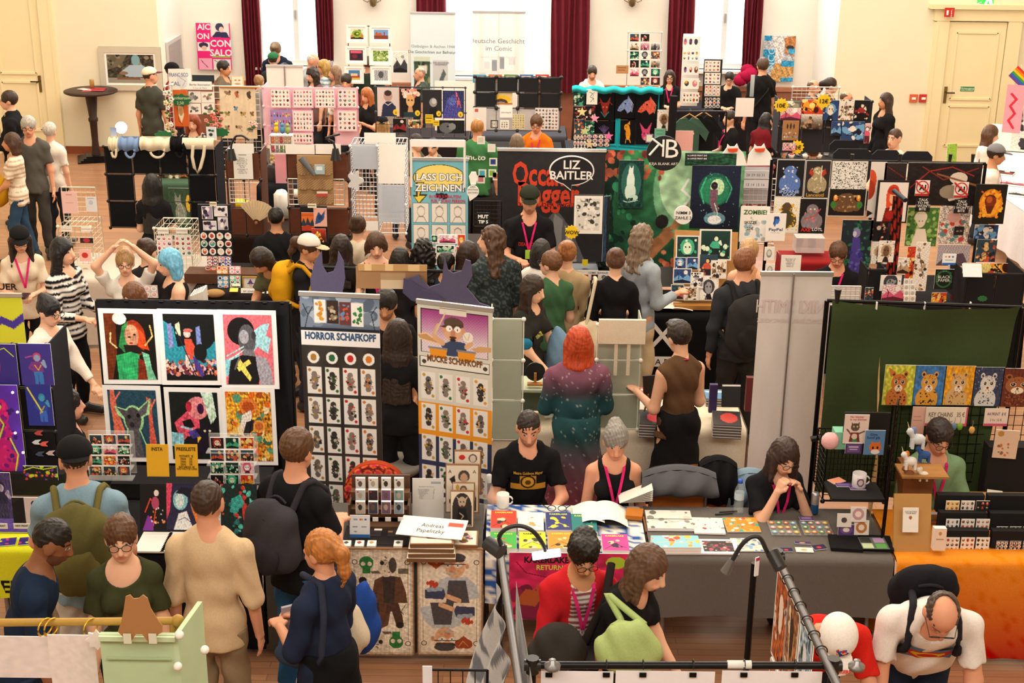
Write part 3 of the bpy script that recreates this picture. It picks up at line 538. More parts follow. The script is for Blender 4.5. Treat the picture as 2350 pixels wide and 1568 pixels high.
stuck('exit_sign',2243,-4,2280,16,YB-.02,'green lit emergency exit sign above the right-hand door','sign',lambda m,f,w,h:(m.text('<',.12,'ffffff',f,-.09,.05),m.box((f(np.array([.02]),np.array([.09]),np.array([.004]))[0]),(.03,.004,.1),'ffffff',ry=.4),m.box((f(np.array([.08]),np.array([.07]),np.array([.004]))[0]),(.05,.004,.12),'eaffea',ry=-.3)),'2fae3c',mat=LIT)
def redsign(m,f,w,h):m.box(f(np.array([0]),np.array([h/2]),np.array([.004]))[0],(w*.5,.004,h*.3),'ffffff')
stuck('fire_extinguisher_sign',2168,18,2190,39,YB-.2,'small red fire extinguisher sign at the corner of the door frame','sign',lambda m,f,w,h:(m.bar(f(np.array([-.03]),np.array([.03]),np.array([.006]))[0],f(np.array([-.03]),np.array([.1]),np.array([.006]))[0],.016,'ffffff'),[m.text('(',.07,'ffffff',f,.035,.03+.03*q)for q in range(3)]),'c8322c')
stuck('fire_alarm_button',2088,217,2106,235,YB-.03,'orange square alarm box on the wall, left of the pair','alarm',redsign,'d8653a',mat=PLAST,t=.03)
stuck('fire_alarm_button',2110,217,2129,235,YB-.03,'red square fire alarm box on the wall beside the door','alarm',redsign,'c4302c',mat=PLAST,t=.03)
stuck('door_sign',2204,199,2236,210,YB-.058,'small green notice on the right-hand door','sign',lambda m,f,w,h:(m.text('Notausgang',.045,'f4fff4',f,0,h*.68),m.text('bitte freihalten',.032,'f4fff4',f,0,h*.3)),'2f8a52',t=.003)
# curtains
def curtain(x0,x1,ybot,lab,gather=0):
 X0,X1=aty(x0,60,YW-.25)[0],aty(x1,60,YW-.25)[0];zb=aty((x0+x1)/2,ybot,YW-.25)[2];w=X1-X0;nf=max(5,int(w/.1))
 mb=MB();mb.grid(lambda u,v:np.stack([X0+w*u+.012*np.sin(v*7+u*9),YW-.22+.045*np.sin(u*nf*6.28+.6*np.sin(v*4))+.02*np.sin(u*nf*2.3),4.6-(4.6-zb)*v],1),nf*10,14,'ffffff')
 mb.build('curtain',VELVET,None,lab,'curtain')
curtain(557,596,215,'dark red curtain left of the first window');curtain(726,764,140,'dark red curtain right of the first window')
curtain(957,1022,190,'dark red curtain behind the pale blue roll-up banner');curtain(1266,1352,215,'broad dark red curtain right of the middle window')
curtain(1535,1592,205,'dark red curtain left of the third window');curtain(1708,1748,175,'bunched dark red curtain right of the third window')
mb=MB();c=aty(1715,172,YW-.35);rr=np.random.RandomState(3)
for i in range(9):mb.ball(c+rr.uniform(-1,1,3)*[.16,.06,.1],(.12,.08,.1),'a01840',10)
mb.build('curtain_tail',CLOTH,None,'crimson bundle of gathered curtain cloth on the window sill','curtain')
for x,l in((856,'left'),(1451,'right')): # sconces
 c=aty(x,-4,YW-.1);t=thing('wall_lamp','brass two-armed wall lamp '+('between the first and middle windows' if l=='left' else 'between the middle and third windows'),'lamp',c)
 mb=MB();mb.lathe(c+[0,0,-.02],[(0,-.13),(.05,-.1),(.07,0),(.04,.1),(0,.13)],'8a7a58');mb.build('back_plate',METAL,t)
 for s in(-1,1):
  mb=MB();mb.tube([c+[s*.02,-.05,0],c+[s*.08,-.14,-.05],c+[s*.14,-.16,-.02],c+[s*.15,-.16,.05]],.009,'9a8a68');mb.build('arm',METAL,t);mb=MB();mb.lathe(c+[s*.15,-.16,.05],[(.02,0),(.06,.04),(.08,.1),(.06,.15)],'f6efe4');mb.build('lamp_shade',PLAST,t)
# wall pictures
def framed(x0,y0,x1,y1,Y,lab,cvs,fc='e8e4da',fw=.045,rz=0,name='framed_picture',cat='picture',mount=None):
 cx,z0,w,h=rect(x0,y0,x1,y1,Y);fr=upright(cx,Y,z0,rz);t=thing(name,lab,cat,(cx,Y,z0));mb=MB();e=1e-3
 sheet(mb,fr,w,h,.02,mount or 'f5f2ec');cvs.mesh(mb,fr,w-2*fw-(.0 if not mount else.06),h-2*fw-(.0 if not mount else.06),0,fw+(0 if not mount else.03));mb.build('picture',PAPER,t);mb=MB()
 for(u,v,a,b)in((0,fw/2,w,fw),(0,h-fw/2,w,fw),(-w/2+fw/2,h/2,fw,h-2*fw),(w/2-fw/2,h/2,fw,h-2*fw)):
  p=fr(np.array([u-a/2,u+a/2,u+a/2,u-a/2]*2),np.array([v-b/2,v-b/2,v+b/2,v+b/2]*2),np.array([.012]*4+[-.02]*4));mb.add(p,np.array([[0,1,2,3],[0,4,5,1],[1,5,6,2],[2,6,7,3],[3,7,4,0]]),fc)
 mb.build('frame',PLAST,t);return t
cv=CV(90,62,'3a352c').n(3,.4,9).p('6d6455',0,0,45,0,30,40,0,55).sp(5,['8a8272','2a261e','5f5a48'],40,2,7).e(62,20,9,20,'7ea9b8').p('a9bfd4',30,60,48,38,75,36,88,50,80,80,40,78).e(35,66,9,6,'8a6d58').r(0,82,100,100,'9a958a').r(20,80,70,88,'7a5a44')
framed(229,108,371,208,YB-.03,'large white-framed painting of a blue figure on rocks',cv,'cfc8b8',.09,mount='ffffff')
cx,z0,w,h=rect(376,88,403,195,YB+.9);t=thing('framed_picture','narrow glazed picture hung on the alcove side wall','picture',(xa+.02,YB+.9,z0))
MB().box((xa+.02,YB+.9,z0+h/2),(.03,1.0,h),'c8c4c0').build('frame',PLAST,t);MB().box((xa+.04,YB+.9,z0+h/2),(.01,.86,h-.12),'4a3440').build('picture',GLASS,t)
def posterart_pink():
 cv=CV(78,108,'e3227f').r(44,0,98,30,'e8dfe2').p('2a3158',46,30,60,18,90,20,98,32).e(70,9,12,9,'333a5a').e(75,14,7,6,'e8c8b8').r(2,42,38,60,'efe6ea').e(20,48,14,6,'2c2f50').e(22,54,8,5,'e0bca8').r(44,70,98,74,'7fc24a').r(4,76,42,100,'e9a6c4').r(46,78,98,100,'dadde2').l('8a2a60',2,10,80,30,96).l('5a5a70',2,50,80,90,98);return cv
cv=posterart_pink();cx,z0,w,h=rect(452,53,530,160,YW-.08);mb=MB();fr=upright(cx,YW-.08,z0);sheet(mb,fr,w,h,.01,'ffffff');cv.mesh(mb,fr,w,h)
for s,x,y,k in(('AIC',-.27,.92,.17),('ON',-.3,.72,.17),('CON',.2,.57,.2),('SALO',.2,.37,.2)):mb.text(s,h*k,'f7e6ef',upright(cx,YW-.085,z0),x*w,y*h,bold=.03)
mb.build('poster',PAPER,None,'pink comic salon poster left of the first window','poster')
cv=CV(70,102,'b9bcc6').p('d8d6da',30,0,70,0,60,60,20,60).p('b87a4a',65,5,100,0,100,45,70,40).r(0,30,38,68,'2f95c8').r(0,0,25,12,'2f95c8').e(85,26,12,5,'303038').p('c79a60',20,100,40,60,100,66,100,85,60,100).r(60,55,100,68,'2f95c8').r(62,92,100,100,'2f95c8').r(80,28,100,40,'3fa5d8').n(4,.2,10)
cx,z0,w,h=rect(1751,82,1823,187,YW-.08);mb=MB();fr=upright(cx,YW-.08,z0);sheet(mb,fr,w,h,.01,'ffffff');cv.mesh(mb,fr,w,h);mb.text('NCG',.17,'bfe2f4',lambda u,v,q:upright(cx,YW-.085,z0)(-v-.24*w+.0,u+.5*h,q),0,0)
mb.build('poster',PAPER,None,'blue and ochre art poster right of the third window','poster')
# poseur table at the left
c=atz(222,366,0);t=thing('bar_table','round dark wood standing table with leaflets against the cream wall','table',c)
MB().lathe(c,[(0,1.06),(.38,1.06),(.41,1.075),(.41,1.1),(.38,1.11),(0,1.11)],'3b2a24',40).build('tabletop',WOOD,t)
MB().lathe(c,[(.07,.05),(.05,.3),(.06,.6),(.075,.62),(.075,.66),(.06,.68),(.1,1.06)],'35241e',14).build('pedestal',WOOD,t)
mb=MB();[mb.box(c+[0,0,.01+.02*i],(.58-.09*i,.58-.09*i,.02),'1f1a19',rz=.3)for i in range(4)];mb.build('foot',METAL,t)
mb=MB();rr=np.random.RandomState(2)
for i in range(7):mb.box(c+[rr.uniform(-.15,.2),rr.uniform(-.12,.1),1.112+i*.0015],(.2,.13,.001),['c03a50','e8d8d0','b02838'][i%3],rz=rr.uniform(-1,1))
tag(mb.build('leaflet',PAPER),'scattered red and white leaflets on the standing table','leaflets',kind='stuff')
MB().lathe(c+[.0,.1,1.125],[(0,0),(.035,0),(.035,.12),(.03,.13),(0,.13)],'b08a4a',14).build('jar',PLAST,None,'small brown jar standing on the round standing table','jar')
# ---------------------------------------------------------------- shared builders for stands, prints and goods
PAL=[('2a4858','c8553d','e8c07d','1d1a26'),('f0e2c8','c8783c','5a7a4a','2a2018'),('2b1b3a','8a3fa8','e05a9a','120c1c'),('0e3a34','3fae8a','d8f0d0','071a18'),('f4f1ea','3a3a42','9a9aa2','141418'),
       ('d8452c','f0a030','ffe08a','3a0e0a'),('27437a','6fa6d8','f0e8e0','0e1830'),('f2c9d2','d85a80','ffffff','5a2030'),('e8e4dc','b89a78','6d5140','2a1c14'),('14141a','9a2a30','e8dccc','000000')]
def pic(w,h,seed,pal=None,style=None):
 r=np.random.RandomState(seed);P=PAL[pal if pal is not None else r.randint(len(PAL))];st=style if style is not None else r.randint(4);cv=CV(w,h,P[0])
 if st==0:cv.g(P[0],P[3]);cv.sp(seed,[P[1],P[2]],14,2,9,(0,55,100,100));cv.fig(50+r.uniform(-8,8),55,78,P[2],P[1],P[3],P[3],seed)
 elif st==1:cv.e(50,45,34,34*w/h*1.1,P[1]);cv.e(50,50,20,26,P[2]).e(42,45,4,4,P[3]).e(60,45,4,4,P[3]).p(P[3],30,100,40,76,62,76,72,100);cv.sp(seed,[P[1],P[2],P[3]],10,2,6)
 elif st==2:cv.n(seed,.3,10);cv.p(P[1],0,70,30,40,55,66,80,35,100,60,100,100,0,100).e(70,24,12,12*w/h,P[2]).p(P[3],0,88,50,74,100,90,100,100,0,100).l(P[3],4,25,90,30,50,22,30)
 else:cv.sp(seed,[P[1],P[2],P[3],P[1]],26,4,14);cv.l(P[3],3,*r.uniform(10,90,12));cv.e(50,40,13,13*w/h,P[2])
 return cv.n(seed+1,.13,20)
def stickers(w,h,seed,bg,nx,ny,cols=None,title=None,ring=True):
 cv=CV(w,h,bg);r=np.random.RandomState(seed);cols=cols or['c8432c','2f6a4a','8a5a9a','e0a030','3a3a50','d87a90','6a4028','4a90b8'];y0=12 if title else 4
 for j in range(ny):
  for i in range(nx):
   x,y=(i+.5)*100/nx,y0+(j+.5)*(98-y0)/ny;a,b=36/nx,36/ny
   if ring:cv.e(x,y,a*1.15,b*1.15,'fbfaf6')
   c=cols[r.randint(len(cols))];cv.e(x,y,a*r.uniform(.6,.95),b*r.uniform(.7,.95),c);cv.e(x+r.uniform(-.2,.2)*a,y-b*.35,a*.45,b*.4,cols[r.randint(len(cols))]if r.rand()>.5 else 'f0d0b8');cv.e(x,y+b*.4,a*.4,b*.3,'2a2228' if r.rand()>.6 else c)
 return cv
def poster(x0,y0,x1,y1,Y,cvs,label,cat='poster',name='poster',rz=0,tilt=0,group=None,border=0,bc='ffffff',t=.004,txt=(),bow=0,mat=PAPER,dx=0,parent=None,clips=False):
 """upright print: pixel box at depth Y; txt: (string, u, v, size, colour[, bold[, width]]) with u, v in 0..1 of the sheet"""
 cx,z0,w,h=rect(x0,y0,x1,y1,Y);w/=math.cos(rz);h/=math.cos(tilt)
 fr=upright(cx,Y,z0,rz,tilt,bow);fr2=lambda u,v,q:fr(u,v,q+.0015);fr3=lambda u,v,q:fr(u,v,q+.003);mb=MB();sheet(mb,fr,w,h,t,bc)if not bow else mb.grid(lambda a,b:fr((a-.5)*w,b*h,a*0-.002),20,12,bc)
 b=border*w
 if cvs is not None:
  if bow:cvs.mesh(mb,fr2,w-2*b,h-2*b,0,b)
  else:cvs.mesh(mb,fr2,w-2*b,h-2*b,0,b)
 for s in txt:mb.text(s[0],s[3]*h,s[4],fr3,(s[1]-.5)*w,s[2]*h,bold=s[5]if len(s)>5 else 0,w=s[6]*w if len(s)>6 else None)
 o=mb.build(name,mat,parent,label,cat if parent is None else None,group);o['_wh']=(w,h);return o
def lying(px,py,w,h,z,cvs,label,cat,name='print',rz=0,t=.004,bc='ffffff',group=None,border=0,txt=(),mat=PAPER,tilt=0,stack=0):
 """sheet, book or pad lying at height z, its centre under the given pixel"""
 c=atz(px,py,z+t);mb=MB();fr=upright(c[0],c[1],z+t+.001,rz,math.radians(-90)+tilt);g=lambda u,v,q:upright(c[0],c[1],z+t+.0006,rz,0)(u,v*0,v*0)+np.stack([-np.sin(rz)*(v-h/2)*1.,np.cos(rz)*(v-h/2),(v)*math.sin(tilt)+q],1)
 V=np.array([(-w/2,-h/2),(w/2,-h/2),(w/2,h/2),(-w/2,h/2)]);mb.box((c[0],c[1],z+t/2+(math.sin(tilt)*h/2)),(w,h,t),bc,rz=rz,rx=tilt)
 if cvs is not None:cvs.mesh(mb,g,w*(1-2*border),h-2*border*w,0,border*w)
 for s in txt:mb.text(s[0],s[3]*h,s[4],lambda u,v,q:g(u,v,q+.0012),(s[1]-.5)*w,s[2]*h,bold=s[5]if len(s)>5 else 0,w=s[6]*w if len(s)>6 else None)
 for i in range(stack):mb.box((c[0]+.002*((i*7)%3-1),c[1],z+t*(i+.5)/(stack)),(w*1.004,h*1.004,t/stack*.25),'d8d4cc',rz=rz)
 return mb.build(name,mat,None,label,cat,group)
def table(x0,x1,Y0,Y1,label,cloth,clabel,z=.74,drop=.6,sides=True,ccol=None,cfn=None,legc='8a8a90',pieces=('tablecloth',)):
 t=thing('table',label,'table',((x0+x1)/2,(Y0+Y1)/2,0));MB().box(((x0+x1)/2,(Y0+Y1)/2,z-.025),(x1-x0-.02,Y1-Y0-.02,.03),'b0aca4').build('tabletop',PLAST,t)
 for sx in(x0+.1,x1-.1):
  for sy in(Y0+.08,Y1-.08):MB().bar((sx,sy,0),(sx,sy,z-.04),.018,legc).build('leg',METAL,t)
 if cloth is None:return t
 w=x1-x0;L=(Y1-Y0)+drop;e=.012;k=(Y1-Y0)/L
 def fn(u,v):
  s=v*L;onto=s<(Y1-Y0);f=np.clip(s-(Y1-Y0),0,9);wv=f*.05*np.sin(u*w*9+1.3*np.sin(u*w*3))+f*.02*np.sin(u*w*23);
  return np.stack([x0+w*u,np.where(onto,Y1-s,Y0-.012-np.minimum(f,.02)-wv*.6),np.where(onto,z,z-f)],1)
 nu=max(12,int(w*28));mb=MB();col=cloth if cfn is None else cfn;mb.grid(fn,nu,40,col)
 if sides:
  for s,xx in((-1,x0),(1,x1)):mb.grid(lambda u,v:np.stack([xx+s*(.01+v*.03*np.sin(u*14)**2),Y1+(Y0-Y1)*u,z-v*drop],1),20,8,cloth)
 o=mb.build('tablecloth',CLOTH,None,clabel,'tablecloth');return t
def wiregrid(x0,y0,x1,y1,Y,label,col='eeeeea',nx=6,ny=6,depth=0,cat='display rack',rz=0,name='wire_grid_rack',knobs=True,r=.004,cells=(1,1),parent=None):
 cx,z0,w,h=rect(x0,y0,x1,y1,Y);fr=upright(cx,Y,z0,rz);t=thing(name,label,cat,(cx,Y,z0))if parent is None else parent;P=lambda u,v,q=0:fr(np.array([u]),np.array([v]),np.array([q]))[0]
 for dz in((0,)if not depth else(0,-depth)):
  mb=MB()
  for i in range(nx+1):mb.bar(P(-w/2+w*i/nx,0,dz),P(-w/2+w*i/nx,h,dz),r*(1.8 if i in(0,nx)else.7),col,5,cap=False)
  for j in range(ny+1):mb.bar(P(-w/2,h*j/ny,dz),P(w/2,h*j/ny,dz),r*(1.8 if j in(0,ny)else.7),col,5,cap=False)
  mb.build('wire_panel',METAL,t)
 if depth:
  for s in(-1,1):
   mb=MB();nd=max(2,int(depth/.08))
   for i in range(nd+1):mb.bar(P(s*w/2,0,-depth*i/nd),P(s*w/2,h,-depth*i/nd),r*.7,col,5,cap=False)
   for j in range(ny+1):mb.bar(P(s*w/2,h*j/ny,0),P(s*w/2,h*j/ny,-depth),r*.7,col,5,cap=False)
   mb.build('wire_panel',METAL,t)
  mb=MB()
  for j in range(nx+1):mb.bar(P(-w/2+w*j/nx,h,0),P(-w/2+w*j/nx,h,-depth),r*.7,col,5,cap=False)
  mb.build('wire_panel',METAL,t)
 if knobs:
  for i in range(cells[0]+1):
   for j in range(cells[1]+1):
    mb=MB();mb.ball(P(-w/2+w*i/cells[0],h*j/cells[1],.008),.018,col,8);mb.build('connector',PLAST,t)
 return t
def cubepanels(x0,y0,x1,y1,Y,label,nx,ny,col,kcol='1a1a1c',rz=0,depth=0,holes=(),cat='display rack',mat=MATTE,extra=None,side=None,kr=.02):
 """snap-together storage panels used as a display wall"""
 cx,z0,w,h=rect(x0,y0,x1,y1,Y);fr=upright(cx,Y,z0,rz);P=lambda u,v,q=0:fr(np.array([u]),np.array([v]),np.array([q]))[0];t=thing('panel_display',label,cat,(cx,Y,z0));a,b=w/nx,h/ny
 for i in range(nx):
  for j in range(ny):
   if(i,j)in holes:continue
   mb=MB();f2=lambda u,v,q:fr(u-w/2+a*(i+.5),v+b*j+.008,q);sheet(mb,f2,a-.016,b-.016,.012,col if not callable(col)else col(i,j));mb.build('panel',mat,t)
 for i in range(nx+1):
  for j in range(ny+1):MB().ball(P(-w/2+a*i,b*j,.006),kr,kcol,8).build('connector',PLAST,t)
 mb=MB()
 for i in range(nx+1):mb.bar(P(-w/2+a*i,0,-.006),P(-w/2+a*i,h,-.006),.005,kcol,5)
 for j in range(ny+1):mb.bar(P(-w/2,b*j,-.006),P(w/2,b*j,-.006),.005,kcol,5)
 mb.build('frame',PLAST,t)
 if depth:
  for s in(side or(-1,1)):
   mb=MB();mb.add([P(s*w/2,0,0),P(s*w/2,0,-depth),P(s*w/2,h,-depth),P(s*w/2,h,0),P(s*(w/2+.01),0,0),P(s*(w/2+.01),0,-depth),P(s*(w/2+.01),h,-depth),P(s*(w/2+.01),h,0)],np.array([[0,1,2,3],[7,6,5,4],[0,4,5,1],[2,6,7,3],[0,3,7,4],[1,5,6,2]]),col if not callable(col)else col(0,0));mb.build('side_panel',mat,t)
 t['_r']=(cx,z0,w,h);return t
def rollup(x0,y0,x1,Y,label,cvs,rz=0,txt=(),H=2.0,back=False,bc='f2f0ec',pc='c8c8c8',y1=None,mat=PAPER):
 """free-standing roll-up banner: foot cassette, rear pole, printed sheet, top rail"""
 cx,_,w,_h=rect(x0,y0,x1,y0+100,Y);w/=math.cos(rz);ztop=aty((x0+x1)/2,y0,Y)[2];t=thing('rollup_banner',label,'banner',(cx,Y,0));P=lambda u,v,q=0:fr(np.array([u]),np.array([v]),np.array([q]))[0]
 z0=.1;fr=upright(cx,Y,z0,rz);h=ztop-z0;mb=MB();sheet(mb,fr,w,h,.001,bc)
 if cvs:cvs.mesh(mb,lambda u,v,q:fr(u,v,q+.001),w,h)
 for i,s in enumerate(txt):mb.text(s[0],s[3]*w,s[4],lambda u,v,q:fr(u,v,q+.0025+.001*i),(s[1]-.5)*w,s[2],bold=s[5]if len(s)>5 else 0,w=s[6]*w if len(s)>6 else None)
 mb.build('banner_sheet',mat,t);MB().add(fr(np.array([-w/2,w/2,w/2,-w/2]*2)*1.02,np.array([h-.012]*2+[h+.018]*2+[h-.012]*2+[h+.018]*2),np.array([.012]*4+[-.012]*4)),np.array([[0,1,2,3],[7,6,5,4],[0,4,5,1],[1,5,6,2],[2,6,7,3],[3,7,4,0]]),'d0d0ce').build('top_rail',METAL,t)
 s=1 if back else-1;MB().bar(P(0,-.06,s*.03),P(0,h,s*.014),.009,'9a9a98').build('support_pole',METAL,t)
 MB().box((cx,Y,.045),(w+.04,.1,.09),'a8a8a8',rz=rz).build('base_cassette',METAL,t);return t
def book(px,py,w,h,z,c,label,n=1,rz=0,cvs=None,group=None,txt=(),t=.012,name='book',cat='book',bc=None):
 return lying(px,py,w,h,z,cvs or CV(4,4,c),label,cat,name,rz,t*n,bc or 'e6e2da',group,0,txt,stack=n if n>1 else 0)
def bottle(px,py,z,label,kind='water',h=.24):
 c=atz(px,py,z);t=thing('bottle',label,'bottle',c);r=.033
 MB().lathe(c,[(0,0),(r,.004),(r,h*.3),(r*.93,h*.36),(r,h*.42),(r,h*.68),(r*.45,h*.88),(r*.42,h*.95),(0,h*.95)],'dfeef2',16).build('bottle_body',GLASS,t);MB().lathe(c,[(0,h*.9),(r*.5,h*.9),(r*.5,h),(0,h)],'2a55c8' if kind=='water' else 'e8e8ea',12).build('cap',PLAST,t)
 MB().lathe(c,[(r*1.02,h*.42),(r*1.02,h*.62)],'bcd4e4',16).build('bottle_label',PAPER,t)
 return t
def mug(px,py,z,label,c='efece6',r=.042,h=.095,mark=None):
 c0=atz(px,py,z);t=thing('mug',label,'mug',c0);mb=MB();mb.lathe(c0,[(0,.003),(r*.9,0),(r,.01),(r,h),(r*.92,h),(r*.9,.01),(0,.01)],c,20);mb.build('cup',PLAST,t)
 mb=MB();mb.tube([c0+[r*.95+.025*math.sin(a),0,h/2+.028*math.cos(a)]for a in np.linspace(0,math.pi,9)],.006,c);mb.build('handle',PLAST,t)
 if mark:
  mb=MB();mb.grid(lambda u,v:np.stack([c0[0]+(r+.001)*np.sin((u-.5)*1.1),c0[1]-(r+.001)*np.cos((u-.5)*1.1),c0[2]+h*.2+v*h*.6],1),14,14,lambda u,v:np.where((((u-.5)**2+(v-.5)**2)<.22)[:,None],np.where((((u-.5)**2+(v-.5)**2)<.1)[:,None],lin('d8c8cc'),lin(mark)),lin(c)));mb.build('print',PAPER,t)
 return t
def chair(px,py,z,label,c='b5672c',rz=0,back=.86,metal='8a8a8c'):
 c0=atz(px,py,z);x,y=c0[0],c0[1];R=rotm(0,0,rz);T=lambda a,b,d:np.array([x,y,0])+R@np.array([a,b,d]);t=thing('chair',label,'chair',(x,y,0))
 mb=MB();mb.grid(lambda u,v:np.array([T((a-.5)*.4,-.03*math.cos((a-.5)*3)*1.0-.0,back-.32+b*.32-.04*(2*a-1)**4*(b>.5))for a,b in zip(u,v)]),12,8,c);mb.grid(lambda u,v:np.array([T((a-.5)*.4,-.03*math.cos((a-.5)*3)-.014,back-.32+b*.32-.04*(2*a-1)**4*(b>.5))for a,b in zip(u,v)]),12,8,c);mb.build('backrest',WOOD,t)
 mb=MB();p=T(0,-.24,.45);mb.box(p,(.42,.42,.02),c,rz=rz);mb.build('seat',WOOD,t)
 for sx in(-.19,.19):MB().tube([T(sx,.02,back-.05),T(sx,.0,.45),T(sx,.03,0)],.011,metal).build('leg',METAL,t);MB().tube([T(sx,-.4,.44),T(sx,-.43,0)],.011,metal).build('leg',METAL,t)
 return t
# ---------------------------------------------------------------- stands along the window wall
def X(px,py,Y):return aty(px,py,Y)[0]
def tb(px0,px1,py,z,depth,lab,col,clab,drop=.68,**k):
 """table whose front top edge lies under pixel row py"""
 a=atz(px0,py,z);b=atz(px1,py,z);Y0=(a[1]+b[1])/2;table(a[0],b[0],Y0,Y0+depth,lab,col,clab,z=z,drop=drop,**k);return Y0
tb(560,905,252,.76,.4,'long table under the first window with books','b8b0a4','pale cloth on the table under the first window')
tb(925,1085,252,.76,.5,'table of the bald exhibitor beside the pale blue banner','8d877e','grey cloth of the bald exhibitor under the banner')
tb(1320,1530,252,.76,.5,'table of the exhibitor in a mint shirt','2c2a2c','dark cloth under the print rack by the red curtain')
tb(1515,1755,250,.76,.8,'table before the third window with sticker stands','26242a','black cloth on the sticker table before the third window')
TA=dict(t=.01)
rollup(613,152,697,19.4,'white rear side of a short roll-up banner behind the pink sticker wall',None,back=True)
cv=CV(80,120,'d9e8f2').r(8,33,44,66,'3f5242').sp(2,['6d7f5a','28332c','8c8a60'],30,1,4,(10,38,42,64)).r(18,40,36,46,'d8d8d0').r(50,36,84,64,'c4c8cc').p('5a6068',54,60,74,42,80,46,60,62).r(8,33,44,37,'c8d4c0')
rollup(942,30,1045,23.3,'pale blue roll-up banner about Ostbelgien and Aachen stories',cv,txt=[('Ostbelgien & Aachen 1944',.5,1.6,.09,'7e8b9a'),('Die Geschichten zur Befreiung',.5,1.51,.09,'4a5a70'),('DER PELZERTURM',.26,1.33,.05,'303a40'),('DAS AACHENER\nEXPERIMENT',.68,1.34,.05,'505a66'),('+',.5,.36,.1,'50606a'),('nonplusultra',.5,.22,.13,'8a96a4')],rz=-.05)
cv=CV(80,130,'fbfaf8');[cv.r(a,b,a+9,b+9,'5a6068')for a,b in((38,36),(52,34),(44,62))];[cv.r(a,b,a+12,b+5,'d8dade')for a,b in((14,46),(22,38),(60,66),(70,35))]
rollup(1085,28,1205,23.45,'white roll-up banner Deutsche Geschichte im Comic in front of the window',cv,txt=[('Deutsche Geschichte',.5,1.68,.13,'7a7f8c',.01),('im Comic',.5,1.56,.13,'7a7f8c',.01),('erzählt vom 20. Jahrhundert',.5,1.42,.06,'c0c4cc')],mat=FROST)
poster(998,186,1092,300,20.2,None,'white presentation board on a stand behind the numbered posters','board','board',bc='f4f2ee')
FP=[((795,57,843,99),pic(60,40,3,1).e(50,50,38,38,'8fae3c').e(50,50,22,20,'3f5a1c').e(55,48,10,9,'c8d05a'),'white-framed picture of a coiled green snake, top left'),
      ((849,59,900,99),CV(60,40,'6fa0d8').r(0,62,100,100,'7a4030').p('b85a34',10,65,10,40,20,20,30,40,50,30,60,65).l('a02838',8,72,95,74,30),'white-framed city skyline picture under a blue sky, top right'),
      ((793,106,842,148),CV(60,40,'3a2030').r(8,8,92,30,'e05a80').e(40,60,20,20,'702038').e(70,60,10,20,'1a2038'),'white-framed dark stage picture with a pink top, middle left'),
      ((847,107,900,150),CV(60,40,'7a9a4a').n(5,.4,14).sp(6,['4f7030','a8c070','d8dcc0'],30,3,9),'white-framed green foliage picture, middle right'),
      ((791,152,835,192),CV(60,40,'4a80b8').r(0,55,100,100,'b04038').r(20,35,80,62,'d8c8a0').r(0,80,100,100,'d0b050'),'white-framed blue building picture, bottom left'),
      ((850,152,899,194),CV(60,40,'a8acb0').n(7,.3,10).e(50,45,20,34,'50565c'),'white-framed grey balloon picture, bottom right')]
for b,c,l in FP:framed(*b,21.6,l,c,'f8f6f2',.03,mount='fdfcfa',name='framed_print')
poster(901,118,936,168,21.5,pic(36,50,9,4,2),'tall grey engraving print beside the framed pictures',border=.04)
wiregrid(800,60,895,205,21.7,'thin black stand carrying the six white-framed pictures','2a2a2c',2,3,knobs=False)
cv=CV(30,30,'f2b84a').r(8,8,92,92,'f6f0e4').e(35,40,9,8,'d07a3a').e(65,40,9,8,'d07a3a').e(50,75,25,8,'c8a070')
poster(531,175,560,199,19.0,cv,'small yellow-framed sign behind the bird poster','sign')
# prints row at the black grids, centre back
for i,c in enumerate(('3f9ac0','c8683a','4a8a50','3a6ab0','c83a40')):poster(1085+i*36,171,1116+i*36,190,19.6,CV(20,14,c).r(14,20,86,90,'e8e0d0').e(50,55,22,26,c),'small %s framed print standing behind the black panels'%('sky blue','rust orange','green','royal blue','red')[i],'print',group='small framed prints')
cubepanels(1090,177,1287,248,18.6,'black four-by-two panel wall with a yellow picture in one gap',4,2,'202226','17181a',holes=((1,0),),kr=.028)
poster(1124,212,1176,240,18.62,CV(52,26,'e8cf9a').e(50,60,44,34,'f2c22c').e(50,85,30,30,'4a3a30').e(50,96,22,18,'9a9088').r(0,90,100,100,'b87838'),'yellow sunburst picture showing in a gap of the black panels','picture',bc='c88a4a')
cubepanels(1090,250,1285,300,18.62,'pale grey panel wall with magnets under the black panels',4,1,'c9c9cc','24262a',kr=.025)
poster(1228,248,1281,298,18.55,CV(54,50,'e2e4e8').sp(1,['2a2e38'],0,1,2)if 0 else stickers(54,50,4,'e2e4e8',7,6,['30343c','50545c'],ring=False),'pale board with rows of tiny pins on the right','board')
poster(1147,243,1176,270,18.5,None,'white name card hung on the pale panels','sign',txt=[('Gebrauchsgrafik',.5,.45,.16,'60646c',0,.8)])
poster(1176,262,1204,296,18.3,stickers(28,34,8,'d8d2a8',5,6,['8a8a5a','b0a878'],ring=False),'beige patterned print in a thin frame on the back table','print',bc='c8bc90')
poster(1148,276,1168,296,18.2,stickers(20,20,9,'f0eee8',3,3,['505050'],ring=False),'small white-framed print beside the beige patterned print','print',border=.1)
poster(1126,276,1143,294,18.2,stickers(18,18,10,'e8e6e0',3,3,['404040'],ring=False),'small black-framed print on the back table','print',border=.12,bc='1a1a1a')
poster(1086,247,1116,300,18.5,CV(30,50,'efece6').r(12,6,40,20,'d06050'),'white sheet with a red stamp beside the black panels','notice')
tb(1080,1300,312,.76,.8,'table under the black panel wall','3a3a40','dark grey cloth of the table under the black panel wall')
tb(1300,1560,350,.76,.8,'table under the turquoise-trimmed shirt display','2b2a30','dark cloth under the turquoise-trimmed shirt display')
